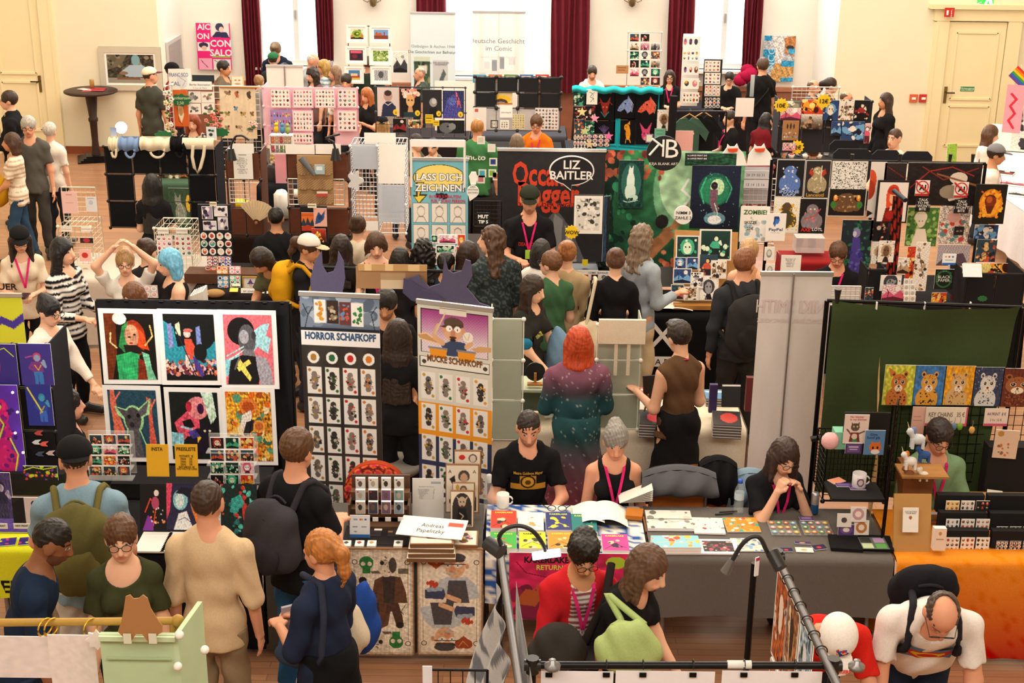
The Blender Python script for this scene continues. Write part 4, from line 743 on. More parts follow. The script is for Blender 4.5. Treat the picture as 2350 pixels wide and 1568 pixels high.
tb(1090,1290,345,.74,.6,'front table of the man in orange','25221f','black cloth of the front table by the man in orange')
# print rack on the mint shirt table
R=wiregrid(1440,74,1516,200,20.6,'tall print rack with black connectors beside the mint-shirted exhibitor','c8c8c4',2,3,cells=(2,3))
G='small art prints on the tall rack';k=0;NM=['mountain dusk','autumn leaves','pale figure','teal forest','rose blossom','blue ghost','white fox','night lamp','brown stag','ink sketch','red bouquet','sepia tree','moth','mushroom','crow','pink bloom']
for j in range(6):
 for i in range(3):
  if(i,j)in((0,5),(2,0)):continue
  x,y=1446+i*24,78+j*20;poster(x,y,x+20,y+17,20.55,pic(20,17,40+k,[0,8,3,9,7,4,3,4][(i*3+j)%8]),'small %s print on the tall rack, row %d'%(NM[k],j+1),'print',group=G);k+=1
poster(1414,150,1442,169,20.2,CV(20,14,'b88a5c').l('6a4a2a',4,15,30,85,30).l('6a4a2a',4,15,60,75,60),'small brown cardboard sign beside the tall print rack','sign')
MB().box((aty(1371,190,21.9)[0],21.9,.97),(.44,.2,.42),'b07a50').build('wooden_box',WOOD,None,'flat wooden box on the table before the man in the mint shirt','box')
c=np.array([aty(1430,197,21.8)[0],21.8,.76]);MB().lathe(c,[(0,0),(.09,0),(.1,.5),(.09,.5),(0,.02)],'e8e4d8').build('glass_jar',FROST,None,'pale jar of goods left of the tall print rack','jar')
# acrylic display and black racks before the third window
t=thing('acrylic_tower','tall white acrylic sticker tower before the dark red curtain','display rack',atz(1585,248,.76));cx,z0,w,h=rect(1566,80,1606,246,19.9)
mb=MB();[mb.box((cx,19.95-.05*j,z0+h*(.98-.2*j)),(w,.05,.01),'f4f4f2')for j in range(5)];mb.box((cx,20.0,z0+h/2),(w,.01,h),'f6f5f2');mb.build('frame',PLAST,t)
for j in range(5):
 cv=stickers(40,26,60+j,['eef0f2','f4f2ee','f0e8ea','f2f0e8','eae8dc'][j],[3,4,3,2,5][j],[1,2,1,1,2][j]);poster(1567,84+j*32,1604,108+j*32,19.85-.04*j,cv,'',name='sticker_sheet',parent=t)
t=thing('sticker_stand','black tiered sticker stand before the bright window','display rack',atz(1635,250,.76));
for j in range(4):poster(1617,139+j*28,1653,165+j*28,19.7-.05*j,stickers(36,26,70+j,['e8e0d8','e8e6e2','c8b8a8','24242a'][j],4,3),'',name='sticker_sheet',parent=t,bc='1a1a1e')
cx,z0,w,h=rect(1614,137,1656,250,19.8);MB().box((cx,19.85,z0+h/2),(w,.03,h),'1b1b1f').build('back_board',PLAST,t)
MB().box(atz(1661,235,.76)+[0,0,.05],(.14,.1,.1),'c83a38').build('box',PAPER,None,'small red and white box on the sticker table','box')
poster(1688,225,1730,268,19.0,None,'white backs of cube panels on the sticker table by the standing man','display rack','panel_display',bc='eceae8')
poster(1722,172,1731,222,19.6,CV(10,40,'c8d0d4').g('c0ccd0','8a98a0'),'narrow grey print standing by the man with the shoulder strap','print')
poster(1540,300,1590,360,17.9,CV(4,4,'e8b4b0'),'pale pink shirt hanging at the side of the turquoise display','shirt','hanging_shirt',mat=CLOTH)
# big numbered posters
NP=[(866,201,916,267,'2','portrait of a man in a blue sweater',CV(56,74,'d8cdc8').e(50,30,20,18,'b89a8c').e(50,20,17,10,'3a2a28').p('27304f',18,100,25,62,42,48,62,48,85,66,90,100).l('e8d8c8',3,34,54,50,62,66,53)),
      (918,204,966,269,'3','golden face crowned with roses',CV(56,74,'141216').sp(4,['f0d8cc','e8a898','d87a70','f6e8dc'],26,6,11,(12,4,88,30)).e(50,42,20,22,'e0b078').e(42,40,4,3,'402818').e(58,40,4,3,'402818').p('c8986a',42,62,58,62,64,84,36,84).r(20,82,80,100,'1f3a44')),
      (970,206,1014,270,'4','smoking figure on a dark grey ground',CV(56,74,'26272c').e(56,46,20,16,'9a9a9c').e(60,42,12,10,'c8c8c8').p('14151a',30,100,40,66,70,62,90,100)),
      (1016,208,1065,272,'5','blue and purple bird',CV(56,74,'2e3566').p('4a4a9a',20,30,60,10,80,60,100,100,0,100).p('c85a70',60,0,70,20,60,30,85,40,70,60).e(45,40,18,14,'5868b8').l('e07080',3,66,8,76,30,86,62).n(2,.25,12))]
for x0,y0,x1,y1,n,d,cv in NP:
 o=poster(x0,y0,x1,y1,18.2,cv.e(84,86,12,12*56/74*1.1,'f2cc28'),'tall poster numbered %s with %s'%(n,d),txt=[(n,.84,.135,.1,'2a2a2a',.03)])
poster(1003,276,1066,306,17.9,CV(64,30,'1a1a1e').e(35,60,26,40,'6a6e74').e(55,50,14,26,'8a8e94').e(40,50,4,8,'101014'),'dark print of a grey rat head below poster five')
poster(937,275,966,294,17.95,pic(30,18,12,1,3),'small floral print below the golden face poster')
poster(902,272,932,304,17.95,pic(30,32,14,9,2),'dark textured print below the blue sweater poster')
for(a,b,c,d,l)in((976,263,994,283,'left'),(994,276,1008,289,'right')):poster(a,b,c,d,17.85,CV(18,18,'f0cc24').l('4a3a10',8,15,20,85,20).l('4a3a10',8,15,45,85,45).l('4a3a10',8,15,75,75,75),'yellow price notice, the %s of two below poster four'%('larger' if l=='left' else 'smaller'),'price tag')
wiregrid(862,200,1068,315,18.25,'wire wall carrying the numbered posters','3a3a3e',8,4,cells=(4,2))
tb(850,1075,318,.76,.8,'table under the numbered posters','2a2426','black cloth under the numbered posters')
# bird poster, signs and plants of the red-haired seller
cv=CV(86,130,'e6d3b4').n(1,.03,5)
for x,y,s,c,r in((22,12,10,'9a7a5a',.5),(48,15,10,'c8684a',1.2),(82,16,11,'4a4038',1.3),(44,42,8,'6a9ab8',2.3),(18,52,9,'9a9048',.6),(64,52,9,'b8984a',2.6),(88,52,8,'8a6848',.9),(16,80,9,'a88868',.8),(50,78,10,'b89a78',3.0),(80,84,10,'9a9088',.4)):
 cv.e(x,y,s,s*.32,c,rot=r).e(x-s*.75*math.cos(r)*-1,y-s*.5*abs(math.sin(r)),s*.34,s*.26,'5a4a3c').l('4a3a2c',1,x,y,x-s*.9*math.cos(r),y+s*.8)
poster(507,200,588,318,17.7,cv,'long cream poster of painted birds on a wooden rail',bc='e6d3b4')
mb=MB();a=aty(504,200,17.68);b=aty(590,201,17.68);mb.bar(a,b,.012,'b0703a');mb.build('poster_rail',WOOD,None,'thin wooden rail along the top of the bird poster','rail')
wiregrid(496,198,600,420,17.8,'white wire wall behind the bird poster, with round knobs','e8e4dc',8,16,cells=(1,1))
poster(388,158,438,206,17.2,CV(50,48,'f2efe8').e(60,60,24,36,'dcdce0').l('8a8a92',2,50,40,75,60,60,85),'white sign with blue block letters and a cat drawing','sign',rz=.12,txt=[('FRANC SCO',.45,.72,.26,'6f86ac',.02,.86),('SAL',.3,.3,.26,'6f86ac',.02)])
poster(441,172,492,190,17.15,CV(10,6,'26303a'),'dark print strip above the script sign','print')
poster(432,187,486,206,17.1,None,'white sign with a handwritten illustrator name','sign',txt=[('Barby Ilustration',.5,.62,.32,'35353a',0,.88),('Kunst & Mehr',.5,.22,.26,'9a968e',0,.6)])
poster(398,205,432,290,17.2,CV(36,88,'dd6a2c').p('f0e0c4',34,44,62,44,70,70,50,92,34,72).e(50,60,14,12,'c89a60').l('3a2a1a',3,30,50,34,86,56,96).e(50,46,12,6,'e8b080'),'orange poster with a cream pear-shaped drawing')
for i,(a,b,c,d,s)in enumerate(((433,210,461,236,1),(462,211,492,236,2),(433,238,461,262,3),(463,237,492,262,4))):poster(a,b,c,d,17.15,CV(28,26,'f6f3ec').sp(90+i,['6a6a6a','b0a8a0','404040' if i!=1 else '6a9a5a','c05a40' if i==1 else '8a8a8a'],9,6,16,(20,20,80,80)),'%s small ink drawing in the group of four beside the orange poster'%('upper left','upper right','lower left','lower right')[i],'print')
def leafsign(px,py,Y,s,lab,txt=()):
 c=aty(px,py,Y);mb=MB();P=[(s*(1+.12*math.cos(a*9))*math.cos(a),s*.6*(1+.12*math.cos(a*9))*math.sin(a))for a in np.linspace(0,2*math.pi,40)[:-1]];mb.prism(P,-.01,0,'2a6a40',lambda u,v,w:np.stack([c[0]+u,c[1]-w,c[2]+v],1))
 for q in txt:mb.text(q[0],q[2],'e8f0c8',lambda u,v,w:np.stack([c[0]+u,c[1]-.016+u*0,c[2]+v],1),0,q[1])
 mb.build('leaf_sign',PAPER,None,lab,'sign')
leafsign(414,230,17.1,.12,'green bush-shaped price sign on the orange poster',[('Postkarten',.03,.05),('2,50',-.03,.05)]);leafsign(376,313,15.2,.1,'green bush-shaped sign on top of the tote bag rack')
leafsign(508,304,15.3,.08,'small green leaf sign right of the phone print')
wiregrid(378,196,402,320,17.0,'white wire side panel of the red-haired seller with knobs','f0eee8',2,10,rz=1.1)
def flowers(px,py,Y,r,cols,lab,n=14,s=.03):
 c=aty(px,py,Y);t=thing('flower_garland',lab,'flowers',c);rr=np.random.RandomState(int(px));mb=MB();ml=MB()
 for i in range(n):
  p=c+rr.uniform(-1,1,3)*r;k=rr.uniform(.7,1.2)*s
  for a in range(5):mb.ball(p+[k*.7*math.cos(a*1.26),0,k*.7*math.sin(a*1.26)],(k*.5,k*.3,k*.5),cols[i%len(cols)],6)
  q=c+rr.uniform(-1,1,3)*r*1.2;ml.ball(q,(s*.9,s*.3,s*.5),'3f6a38',6)
 mb.build('blossoms',CLOTH,t);ml.build('leaves',CLOTH,t)
flowers(388,262,16.9,(.03,.04,.28),['f4f0e8','e8d8b0'],'white flower garland on the left wire panel');flowers(490,275,16.9,(.1,.05,.1),['e87a70','f0a8a0'],'coral flowers beside the bird poster');flowers(583,287,17.5,(.05,.03,.04),['f2c8c0'],'pale pink flower on the bird poster edge',5,.035)
# ring lamp
c=aty(278,293,15.5);t=thing('ring_lamp','glowing round lamp clipped above the tote bag rack','lamp',c);MB().ball(c,.065,'ffffff',16).build('bulb',GLOW,t);MB().tube([c+[0,0,-.06],c+[.03,.02,-.2],c+[-.02,0,-.3]],.006,'c8c8c8').build('gooseneck',METAL,t)
poster(474,291,497,322,15.15,CV(20,30,'eef0f2').r(10,6,90,90,'d8e0e8').e(35,28,14,9,'303438').e(65,32,14,9,'505860').e(45,60,18,12,'2a2e34'),'phone-sized lit screen propped on the tote bag rack','phone','phone_print',bc='22252c')
poster(254,293,268,318,15.3,CV(12,24,'7a98c8').g('8aa8d8','dce4f0'),'small blue lit screen at the left end of the tote bag rack','screen',bc='222222')
# tote rack (black cube panels) with bags hung over it
YT=15.1
cubepanels(246,338,496,524,YT,'black fabric panel gate hung with tote bags',4,3,'15161a','0e0e10',holes=((1,0),(1,1),(2,0),(2,1)),mat=CLOTH,depth=.45,side=(1,))
TBG=[(250,272,'e9dcc0','cream'),(273,318,'7f9cc8','pale blue'),(322,390,'eadfc6','wide cream'),(392,428,'17181c','black')]
for i,(a,b,col,n)in enumerate(TBG):
 cx,z0,w,h=rect(a,322,b,338,YT-.03);t=thing('tote_bag','%s tote bag rolled over the top bar of the black gate'%n,'bag',(cx,YT,z0));mb=MB();mb.grid(lambda u,v:np.stack([cx+(u-.5)*w,YT-.03-.05*np.sin(v*3.1)+.012*np.sin(u*20),z0-.04+(h+.07)*v+.01*np.sin(u*13)],1),20,8,col)
 mb.grid(lambda u,v:np.stack([cx+(u-.5)*w,YT+.03+0*u,z0-.1+(h+.13)*v],1),8,4,col);mb.build('bag_body',CLOTH,t)
 mb=MB();mb.tube([(cx+w*.1+.12*w*math.cos(q)*2,YT-.085,z0-.03+.07*math.sin(q))for q in np.linspace(3.3,6.6,12)],.014,col);mb.build('bag_handle',CLOTH,t)
cx,z0,w,h=rect(420,320,492,336,YT-.03);t=thing('tote_bag','cream tote bag with a long handle loop hanging down the black gate','bag',(cx,YT,z0));mb=MB();mb.grid(lambda u,v:np.stack([cx+(u-.5)*w,YT-.04-.04*np.sin(v*3.1),z0-.03+(h+.05)*v],1),12,6,'eee2ca');mb.build('bag_body',CLOTH,t)
mb=MB();P=[aty(x,y,YT-.08)for x,y in((443,335),(441,360),(446,385),(453,397),(460,385),(467,358),(470,335))];mb.tube(P,.018,'eee2ca',8);mb.build('bag_handle',CLOTH,t)
# green cloth table with cat art under the gate, prints above
Yg=tb(355,440,420,.74,.5,'small table behind the black gate','3f5a48','sage green cloth with a cat drawing behind the gate',drop=.7)
poster(388,432,440,520,Yg-.1,CV(60,96,'3f5a48').e(52,66,24,26,'8a9a92').e(42,34,14,10,'8a9a92').p('8a9a92',28,34,30,12,42,26).p('8a9a92',44,26,54,14,55,34).p('8a9a92',36,40,56,38,66,70,40,90).l('e8e8dc',1.5,30,34,40,44,54,40,66,62,70,90).l('e8e8dc',1.5,42,52,40,92).e(88,40,12,22,'e8c84a').n(1,.1,20),'sage banner with a white line drawing of a cat, behind the gate','banner',mat=CLOTH)
for i,(a,b)in enumerate(((363,386),(388,409),(411,434))):poster(a,385,b,412,Yg+.25,pic(22,26,101+i,1,i),'%s small illustration above the sage green table'%('left','middle','right')[i],'print',tilt=.1)
# pink sticker wall
PK=[('f6e4e6',5,4),('f8dde4',6,4),('f6e0e4',6,4),('f6e4e8',4,4)];G='pink sticker sheets'
xs=[(620,667),(671,719),(722,770),(774,820)]
for j,(y0,y1)in enumerate(((203,248),(253,302),(304,330))):
 for i,(a,b)in enumerate(xs):
  if j==0 or(j==1 and i in(1,3))or(j==2 and i==1):poster(a,y0,b,y1,17.7,stickers(60,int((y1-y0)*1.3),200+j*4+i,['fbf3f2','fbe9ee'][i%2],PK[i][1],4 if j<2 else 2,['c8324a','3a2a38','d88aa0','6aa8a0','4a2a2a','e8a070','8a8a98']),'pink-bordered sheet of tiny character stickers, column %s, row %s'%(['one','two','three','four'][i],['one','two','three'][j]),'sticker sheet',border=.05,bc='f2b8cc',group=G)
cubepanels(606,201,822,332,17.78,'pale pink panel wall holding sticker sheets',4,3,'f4c6d4','f4ccd8',holes=((2,1),(2,0)),depth=.4,side=(-1,))
cv=stickers(60,60,231,'a58ac8',7,3,['e05a8a','f0d040','5a8ad0','e88a40','d84a50','403050'],ring=False);poster(621,253,668,308,17.68,cv,'lilac board of dangling key chains on the pink wall','display board',bc='a58ac8')
t=thing('shelf_unit','small white shelf of figurines under the lilac board','shelf',aty(645,345,17.2));cx,z0,w,h=rect(622,309,672,350,17.2);mb=MB();[mb.box((cx,17.2,z0+h*q),(w,.14,.015),'ece8e6')for q in(0,.5,.98)];[mb.box((cx+s*w/2,17.2,z0+h/2),(.015,.14,h),'ece8e6')for s in(-1,1)];mb.build('frame',PLAST,t)
rr=np.random.RandomState(8)
for j in range(2):
 for i in range(5):
  c=np.array([cx-w*.38+i*w*.19,17.15,z0+h*.5*j+.01]);mb=MB();q=['c8b08a','6a8a50','d87a40','b84a50','8a8a98','e8d8c0'][rr.randint(6)];mb.ball(c+[0,0,.03],(.024,.02,.03),q,8);mb.ball(c+[0,-.003,.067],.019,q,8);mb.ball(c+[-.012,0,.084],.007,q,6);mb.ball(c+[.012,0,.084],.007,q,6);mb.build('figurine',PLAST,None,'tiny figurine on the %s board of the small white shelf'%('lower','upper')[j],'figurine','figurines on the small white shelf')
for i,(x,y,c)in enumerate(((634,297,'e8c83a'),(648,298,'5a9ac0'),(660,299,'9ab86a'))):p=aty(x,y,17.1);mb=MB();mb.ball(p,(.03,.03,.05),c,10);mb.ball(p+[0,0,.06],.025,c,10);mb.build('plush_toy',CLOTH,None,'%s plush toy standing on the small white shelf'%('yellow','blue','green')[i],'toy')
c=atz(632,412,.76);t=thing('sweet_machine','round glass capsule machine with yellow capsules','dispenser',c);MB().lathe(c,[(.1,0),(.1,.16),(.08,.2),(.03,.2)],'2a2426').build('base',PLAST,t);MB().lathe(c+[0,0,.2],[(.08,0),(.11,.06),(.12,.14),(.1,.22)],'f0eee8').build('globe',GLASS,t);MB().lathe(c+[0,0,.42],[(.1,0),(.1,.03),(.02,.07)],'f0e0d0').build('lid',PLAST,t)
rr=np.random.RandomState(5);[MB().ball(c+[*rr.uniform(-.06,.06,2),.23+.03*(i%4)],.022,['e8d84a','e8e0c8','d8a040'][i%3],8).build('capsule',PLAST,t)for i in range(12)]
MB().box(atz(653,418,.76)+[0,0,.2],(.2,.14,.4),'eda6b6').build('pink_box',PAPER,None,'tall pink box beside the capsule machine','box')
tb(590,700,428,.76,.9,'table of the pink sticker stand','15171f','black cloth beneath the capsule machine')
# teal-trimmed shirt wall
cubepanels(1338,207,1522,345,17.6,'black fabric wall hung with animal prints',3,2,'121216','0c0c0e',mat=CLOTH)
mb=MB();cx,z0,w,h=rect(1312,197,1520,213,17.5);mb.grid(lambda u,v:np.stack([cx+(u-.5)*w,17.45-.06*np.sin(v*3)+.01*np.sin(u*40),z0+h*v+.012*np.sin(u*31)],1),60,8,'2fb4c4');mb.build('fabric_drape',CLOTH,None,'turquoise cloth draped along the top of the shirt wall','cloth')
for i,(a,b,c,d)in enumerate(((1412,212,1424,345),(1368,330,1500,345),(1504,212,1512,280))):cx,z0,w,h=rect(a,b,c,d,17.54);MB().grid(lambda u,v:np.stack([cx+(u-.5)*w,17.52+.01*np.sin(v*11+u*7),z0+h*v],1),16,12,'25a8ba').build('fabric_drape',CLOTH,None,'turquoise cloth strip %s the dark shirt wall'%('down the middle of','along the bottom of','at the right edge of')[i],'cloth')
AN=[(1367,215,1410,275,'8a2f28','a red dragon head',0),(1412,214,1457,272,'7f96c8','a pale blue horse skull',1),(1458,216,1510,275,'d8604c','a coral red horse head',1),(1366,278,1408,325,'5a4a7a','a purple feathered creature',2),(1424,276,1458,332,'e09a2c','a yellow crested bird',3),(1459,276,1506,332,'c84a78','a pink donkey head',4)]
for a,b,c,d,col,n,s in AN:
 cv=CV(48,60,'131317')
 if s==0:cv.p(col,20,15,40,35,60,35,80,12,70,50,60,85,45,85,32,50).e(42,52,4,3,'e08040').e(60,52,4,3,'e08040').l(col,4,30,30,15,40).l(col,4,70,30,88,42).l('2a7a80',4,30,70,50,90,72,70)
 elif s==1:cv.p(col,12,70,20,55,45,30,70,20,88,40,84,70,64,80,50,62,28,74).e(52,42,4,3,'141414').p(col,62,22,66,8,74,22).l('c8c0c8' if col[0]=='7' else 'f0a888',2,74,22,92,44,86,74).l('3a2a30',2,20,66,34,60)
 elif s==2:[cv.l(col,4,50,60,20+i*9,20+4*abs(i-3))for i in range(7)]
 elif s==3:cv.e(42,30,18,14,col).e(52,55,16,26,col).p(col,46,14,62,4,62,20).l(col,5,56,70,70,92).e(36,28,3,3,'202020').l('e0c070',3,40,78,36,96)
 else:cv.e(50,60,20,24,col).p(col,32,50,18,10,44,36).p(col,56,36,78,8,68,50).e(42,56,3,4,'301020').e(60,56,3,4,'301020').e(50,76,10,8,'e88aa0')
 poster(a,b,c,d,17.5,cv.n(s+5,.15,20),'black cloth print of '+n,'cloth print','cloth_print',mat=CLOTH,bc='121216')
poster(1346,205,1371,240,17.4,CV(26,36,'f0f0ea').l('2a6a50',5,30,20,60,30,35,50,65,62,40,85).l('3a3a3a',3,70,20,60,50,72,80),'white print of entwined green shapes at the top left of the shirt wall')
for i,(a,b,c,d,p)in enumerate(((1315,208,1342,242,3),(1315,244,1344,272,9),(1343,243,1366,276,9),(1318,274,1340,306,0),(1342,278,1364,310,3))):poster(a,b,c,d,17.45,pic(26,34,300+i,p,3),'dark fantasy print on the left wing of the shirt wall, %s'%('topmost','second with gold and black','beside the red dragon','third down','lowest and greenest')[i],'print')
for i,(a,b,c,d)in enumerate(((1316,308,1346,350),(1346,308,1400,338))):poster(a,b,c,d,17.3,stickers(40,40,320+i,'2c2a30',4,3,['c86a90','7a9a80','e8d0a0','a85a50','9a8ab8']),'%s black board of enamel pins below the shirt wall'%('narrow','wide')[i],'display board')
def star(px,py,Y,r,col,lab,n=5,r2=.42,txt=None,name='star_tag',cat='tag',tc='2a1a0a',ts=None):
 c=aty(px,py,Y);mb=MB();P=[((r if i%2==0 else r*r2)*math.sin(i*math.pi/n),(r if i%2==0 else r*r2)*math.cos(i*math.pi/n))for i in range(2*n)];mb.prism(P,-.008,0,col,lambda u,v,w:np.stack([c[0]+u,c[1]-w,c[2]+v],1))
 if txt:mb.text(txt,ts or r*.7,tc,lambda u,v,w:np.stack([c[0]+u,c[1]+.012-.022+u*0,c[2]+v],1),0,0,bold=.02)
 mb.build(name,PAPER,None,lab,cat)
for x,y,c,l in((1336,257,'e8e0a0','cream star tag on the upper left wing'),(1365,272,'f0a0c0','pink star tag beside the red dragon print'),(1343,301,'c8d8a0','pale green star tag on the left wing'),(1353,332,'d8c8a0','beige star tag among the enamel pins'),(1397,313,'e87ab8','magenta star tag below the yellow bird print'),(1353,355,'b8e07a','lime star tag under the pin boards')):star(x,y,17.2,.06,c,l)
poster(1482,308,1499,328,17.3,CV(16,18,'8a5aa0').r(12,12,88,88,'dff0d8'),'small purple and green price card below the donkey print','price tag');poster(1502,295,1527,318,17.3,CV(24,22,'6fb89a').l('2a5a48',4,20,25,80,25).l('2a5a48',4,20,55,80,55),'sea-green price card at the right of the shirt wall','price tag');poster(1508,252,1540,300,17.35,pic(30,44,331,8,1),'brown portrait print at the right of the shirt wall')
mb=MB();a=aty(1546,220,17.2);b=aty(1540,330,17.2);mb.bar(a,b,.05,'1e1c20',10);mb.build('fabric_roll',CLOTH,None,'dark quilted fabric roll at the end of the shirt wall','fabric')
def shirt(px,py,z,w,h,col,lab,cat='shirt'):
 c=atz(px,py,z);t=thing('hanging_shirt',lab,cat,c-[0,0,h]);mb=MB();P=[(-w*.5,-h),(-w*.5,-h*.28),(-w*.82,-h*.42),(-w*.95,-h*.25),(-w*.45,-.02),(-w*.14,0),(0,-.04),(w*.14,0),(w*.45,-.02),(w*.95,-h*.25),(w*.82,-h*.42),(w*.5,-h*.28),(w*.5,-h)];mb.prism(P,-.02,.02,col,lambda u,v,q:np.stack([c[0]+u*.55,c[1]-q+.01*np.sin(u*30),c[2]+v],1));mb.ball(c+[w*.1,-.022,-h*.28],(.022,.004,.02),'e0ddd0',8);mb.build('fabric',CLOTH,t)
 mb=MB();mb.bar(c+[-w*.22,0,-.02],c+[0,0,.05],.007,'c89a60');mb.bar(c+[w*.22,0,-.02],c+[0,0,.05],.007,'c89a60');mb.tube([c+[0,0,.05],c+[0,0,.08],c+[.02,0,.1],c+[.0,0,.12]],.003,'8a8a8a');mb.build('hanger',WOOD,t)
shirt(1582,270,1.45,.52,.75,'3d5a4e','dark green shirt on a wooden hanger');shirt(1615,265,1.47,.5,.8,'17181b','black shirt on a wooden hanger with a tiny white emblem')
a,b=atz(1550,256,1.6),atz(1668,256,1.6);t=thing('clothes_rail','thin clothes rail carrying the green and black shirts','rail',(a[0],a[1],0));MB().bar(a,b,.012,'2a2a2c').build('rail',METAL,t);[MB().bar((p[0],p[1],0),p,.012,'2a2a2c').build('post',METAL,t)for p in(a,b)]
# right-hand manga print stand
YR=17.0
cubepanels(1788,232,1996,352,YR+.08,'dark wire display wall of manga prints',4,2,'2a2a30','121214',depth=.4,side=(-1,1))
wiregrid(1818,200,1925,232,17.6,'white wire cubes on top of the manga display','f2f0ec',10,4,cells=(2,1))
RP=[(1791,247,1838,276,7,2,'pale pink wide print with a sun'),(1839,229,1889,262,5,3,'black and gold fighter print with a yellow star'),(1838,262,1888,297,8,0,'dark supper scene print'),(1889,230,1924,276,6,1,'round violet portrait print'),(1925,229,1959,276,8,3,'rose and copper wings print'),(1960,230,1995,276,9,0,'black print of a dancer in red'),(1930,279,1983,322,6,3,'stormy gold and violet print'),(1908,278,1932,312,6,2,'narrow navy notice print'),(1984,283,1996,330,7,0,'thin side print of a red figure')]
for i,(a,b,c,d,p,s,l)in enumerate(RP):poster(a,b,c,d,YR,pic(int((c-a)*1.2),int((d-b)*1.2),400+i,p,s),l+' on the dark display')
poster(1796,277,1833,322,YR-.03,CV(36,44,'a8784a').e(30,30,5,14,'2a2a30').e(50,30,5,16,'2a2a30').e(70,30,5,14,'3a3040').sp(3,['8a98a8','c8d0d8','6a5a4a'],16,4,7,(8,60,92,96)),'cork board with ear rings on the dark display','display board');poster(1791,232,1838,246,YR,CV(30,12,'6a6a60').sp(2,['f0f0ea','9aa08a'],8,10,20),'pale cloud print at the top left of the dark display')
for i,(x,y,r)in enumerate(((1793,242,.09),(1891,232,.09),(1829,338,.09))):star(x,y,YR-.12,r,'f2cc2a','yellow starburst price tag, %s'%('left of the pink wide print','on the violet portrait print','above the sticker bowls')[i],12,.78,('10€','12€','12€')[i],ts=.07)
poster(1796,328,1826,346,YR-.15,stickers(30,18,431,'c86a88',4,2),'pink pack of stickers on the manga table','sticker sheet')
tb(1785,2010,362,.76,.9,'table of the manga print display','2a2a2e','dark cloth under the manga prints')
for i in range(7):c=atz(1800+i*16,357+(i%2)*6,.77);mb=MB();mb.lathe(c,[(0,0),(.03,0),(.045,.05),(.04,.05),(.0,.01)],'dfe0e0',10);mb.ball(c+[0,0,.05],.032,['d8e0e4','c84a40','e8c8c0'][i%3],8);mb.build('bowl',PLAST,None,'small bowl of trinkets in the row along the manga table','bowl','bowls on the manga table')
# right edge: info desk
a=atz(2200,398,.78);b=atz(2420,430,.78);c=atz(2420,300,.78);mb=MB();P=[atz(2205,395,.78),atz(2430,500,.78),atz(2500,300,.78),atz(2290,300,.78)]
t=thing('information_desk','long desk at the far right under a white cloth','table',(7.6,14,0));P=[np.array(atz(x,y,.78))for x,y in((2212,392),(2400,520),(2480,330),(2290,306))]
for p in P:MB().bar((p[0]*.995,p[1],0),(p[0]*.995,p[1],.75),.02,'9a9a9a').build('leg',METAL,t)
mb=MB();B=[p-[0,0,.03]for p in P];mb.add(P+B,np.array([[0,1,2,3],[7,6,5,4],[0,4,5,1],[1,5,6,2],[2,6,7,3],[3,7,4,0]]),'e8e6e4');mb.build('tabletop',PLAST,t)
mb=MB();d=P[1]-P[0];L=np.linalg.norm(d);e=d/L;nrm=np.array([e[1],-e[0],0]);nrm*=np.sign(-nrm[0])
mb.grid(lambda u,v:P[0]+np.outer(u*L,e)+np.outer(.02+.03*v*np.sin(u*20)**2,nrm)-np.outer(v*.62-.002,[0,0,1]),60,8,'eae8ea');Pc=[p+[0,0,.006]for p in P];mb.add(Pc,[[0,1,2,3]],'efedee');mb.text('PANEL',.42,'1f2a2a',lambda u,v,w:P[0]+np.outer(u+.75,e)+np.outer(np.full(len(u),.06),nrm)+np.outer(v-.28,[0,0,1]),bold=.02)
mb.build('tablecloth',CLOTH,None,'white cloth reading PANEL on the desk at the far right','tablecloth')
MB().box(atz(2318,345,.79)+[0,.1,.16],(.5,.4,.3),'f2f0ec',rz=-.3).build('ballot_box',PAPER,None,'white cardboard box on the desk at the far right','box')
for i,(x,y)in enumerate(((2300,395),(2325,420),(2345,445))):lying(x,y,.3,.2,.79,pic(20,14,500+i,(9,7,4)[i],2),'%s on the information desk'%('dark red flyer stack','pale pink flyer stack','white flyer stack')[i],'flyers',rz=-.5,t=.02)
poster(2308,195,2345,305,18.2,CV(40,110,'f2a8bc').l('d83a50',14,30,20,60,30,30,45,60,60,30,75,60,90),'pink pennant with red squiggles at the right edge','pennant',rz=-.4,mat=CLOTH,bc='f2a8bc')
poster(2330,250,2400,345,18.6,pic(50,70,515,4,3),'pinboard sheet of black ink drawings at the right edge',rz=-.5)
t=thing('rainbow_flag','small rainbow flag tilted at the right edge','flag',aty(2335,180,18.4));mb=MB();c0=aty(2320,167,18.4)
for i,col in enumerate(('e0403a','f08a2c','f2d02c','4aa84a','3a6ad0','7a4aa0')):mb.add([c0+rotm(0,.7,0)@np.array(q)for q in((0+.0,-.01,.03-i*.028+.09),(.26,-.01,.03-i*.028+.09),(.26,-.01,.002-i*.028+.09),(0,-.01,.002-i*.028+.09))][::-1],[[0,1,2,3]],col)
mb.build('flag_cloth',CLOTH,t);MB().bar(c0+[.12,0,.1],c0+[.3,0,-.9],.006,'e8e4dc').build('flag_stick',WOOD,t)
poster(2173,331,2198,372,14.5,CV(30,44,'9ac84a').sp(5,['5a8a2a','c8e07a'],60,2,4),'bright green leaf-patterned card above the wall of posters','card',rz=.35,tilt=.1)
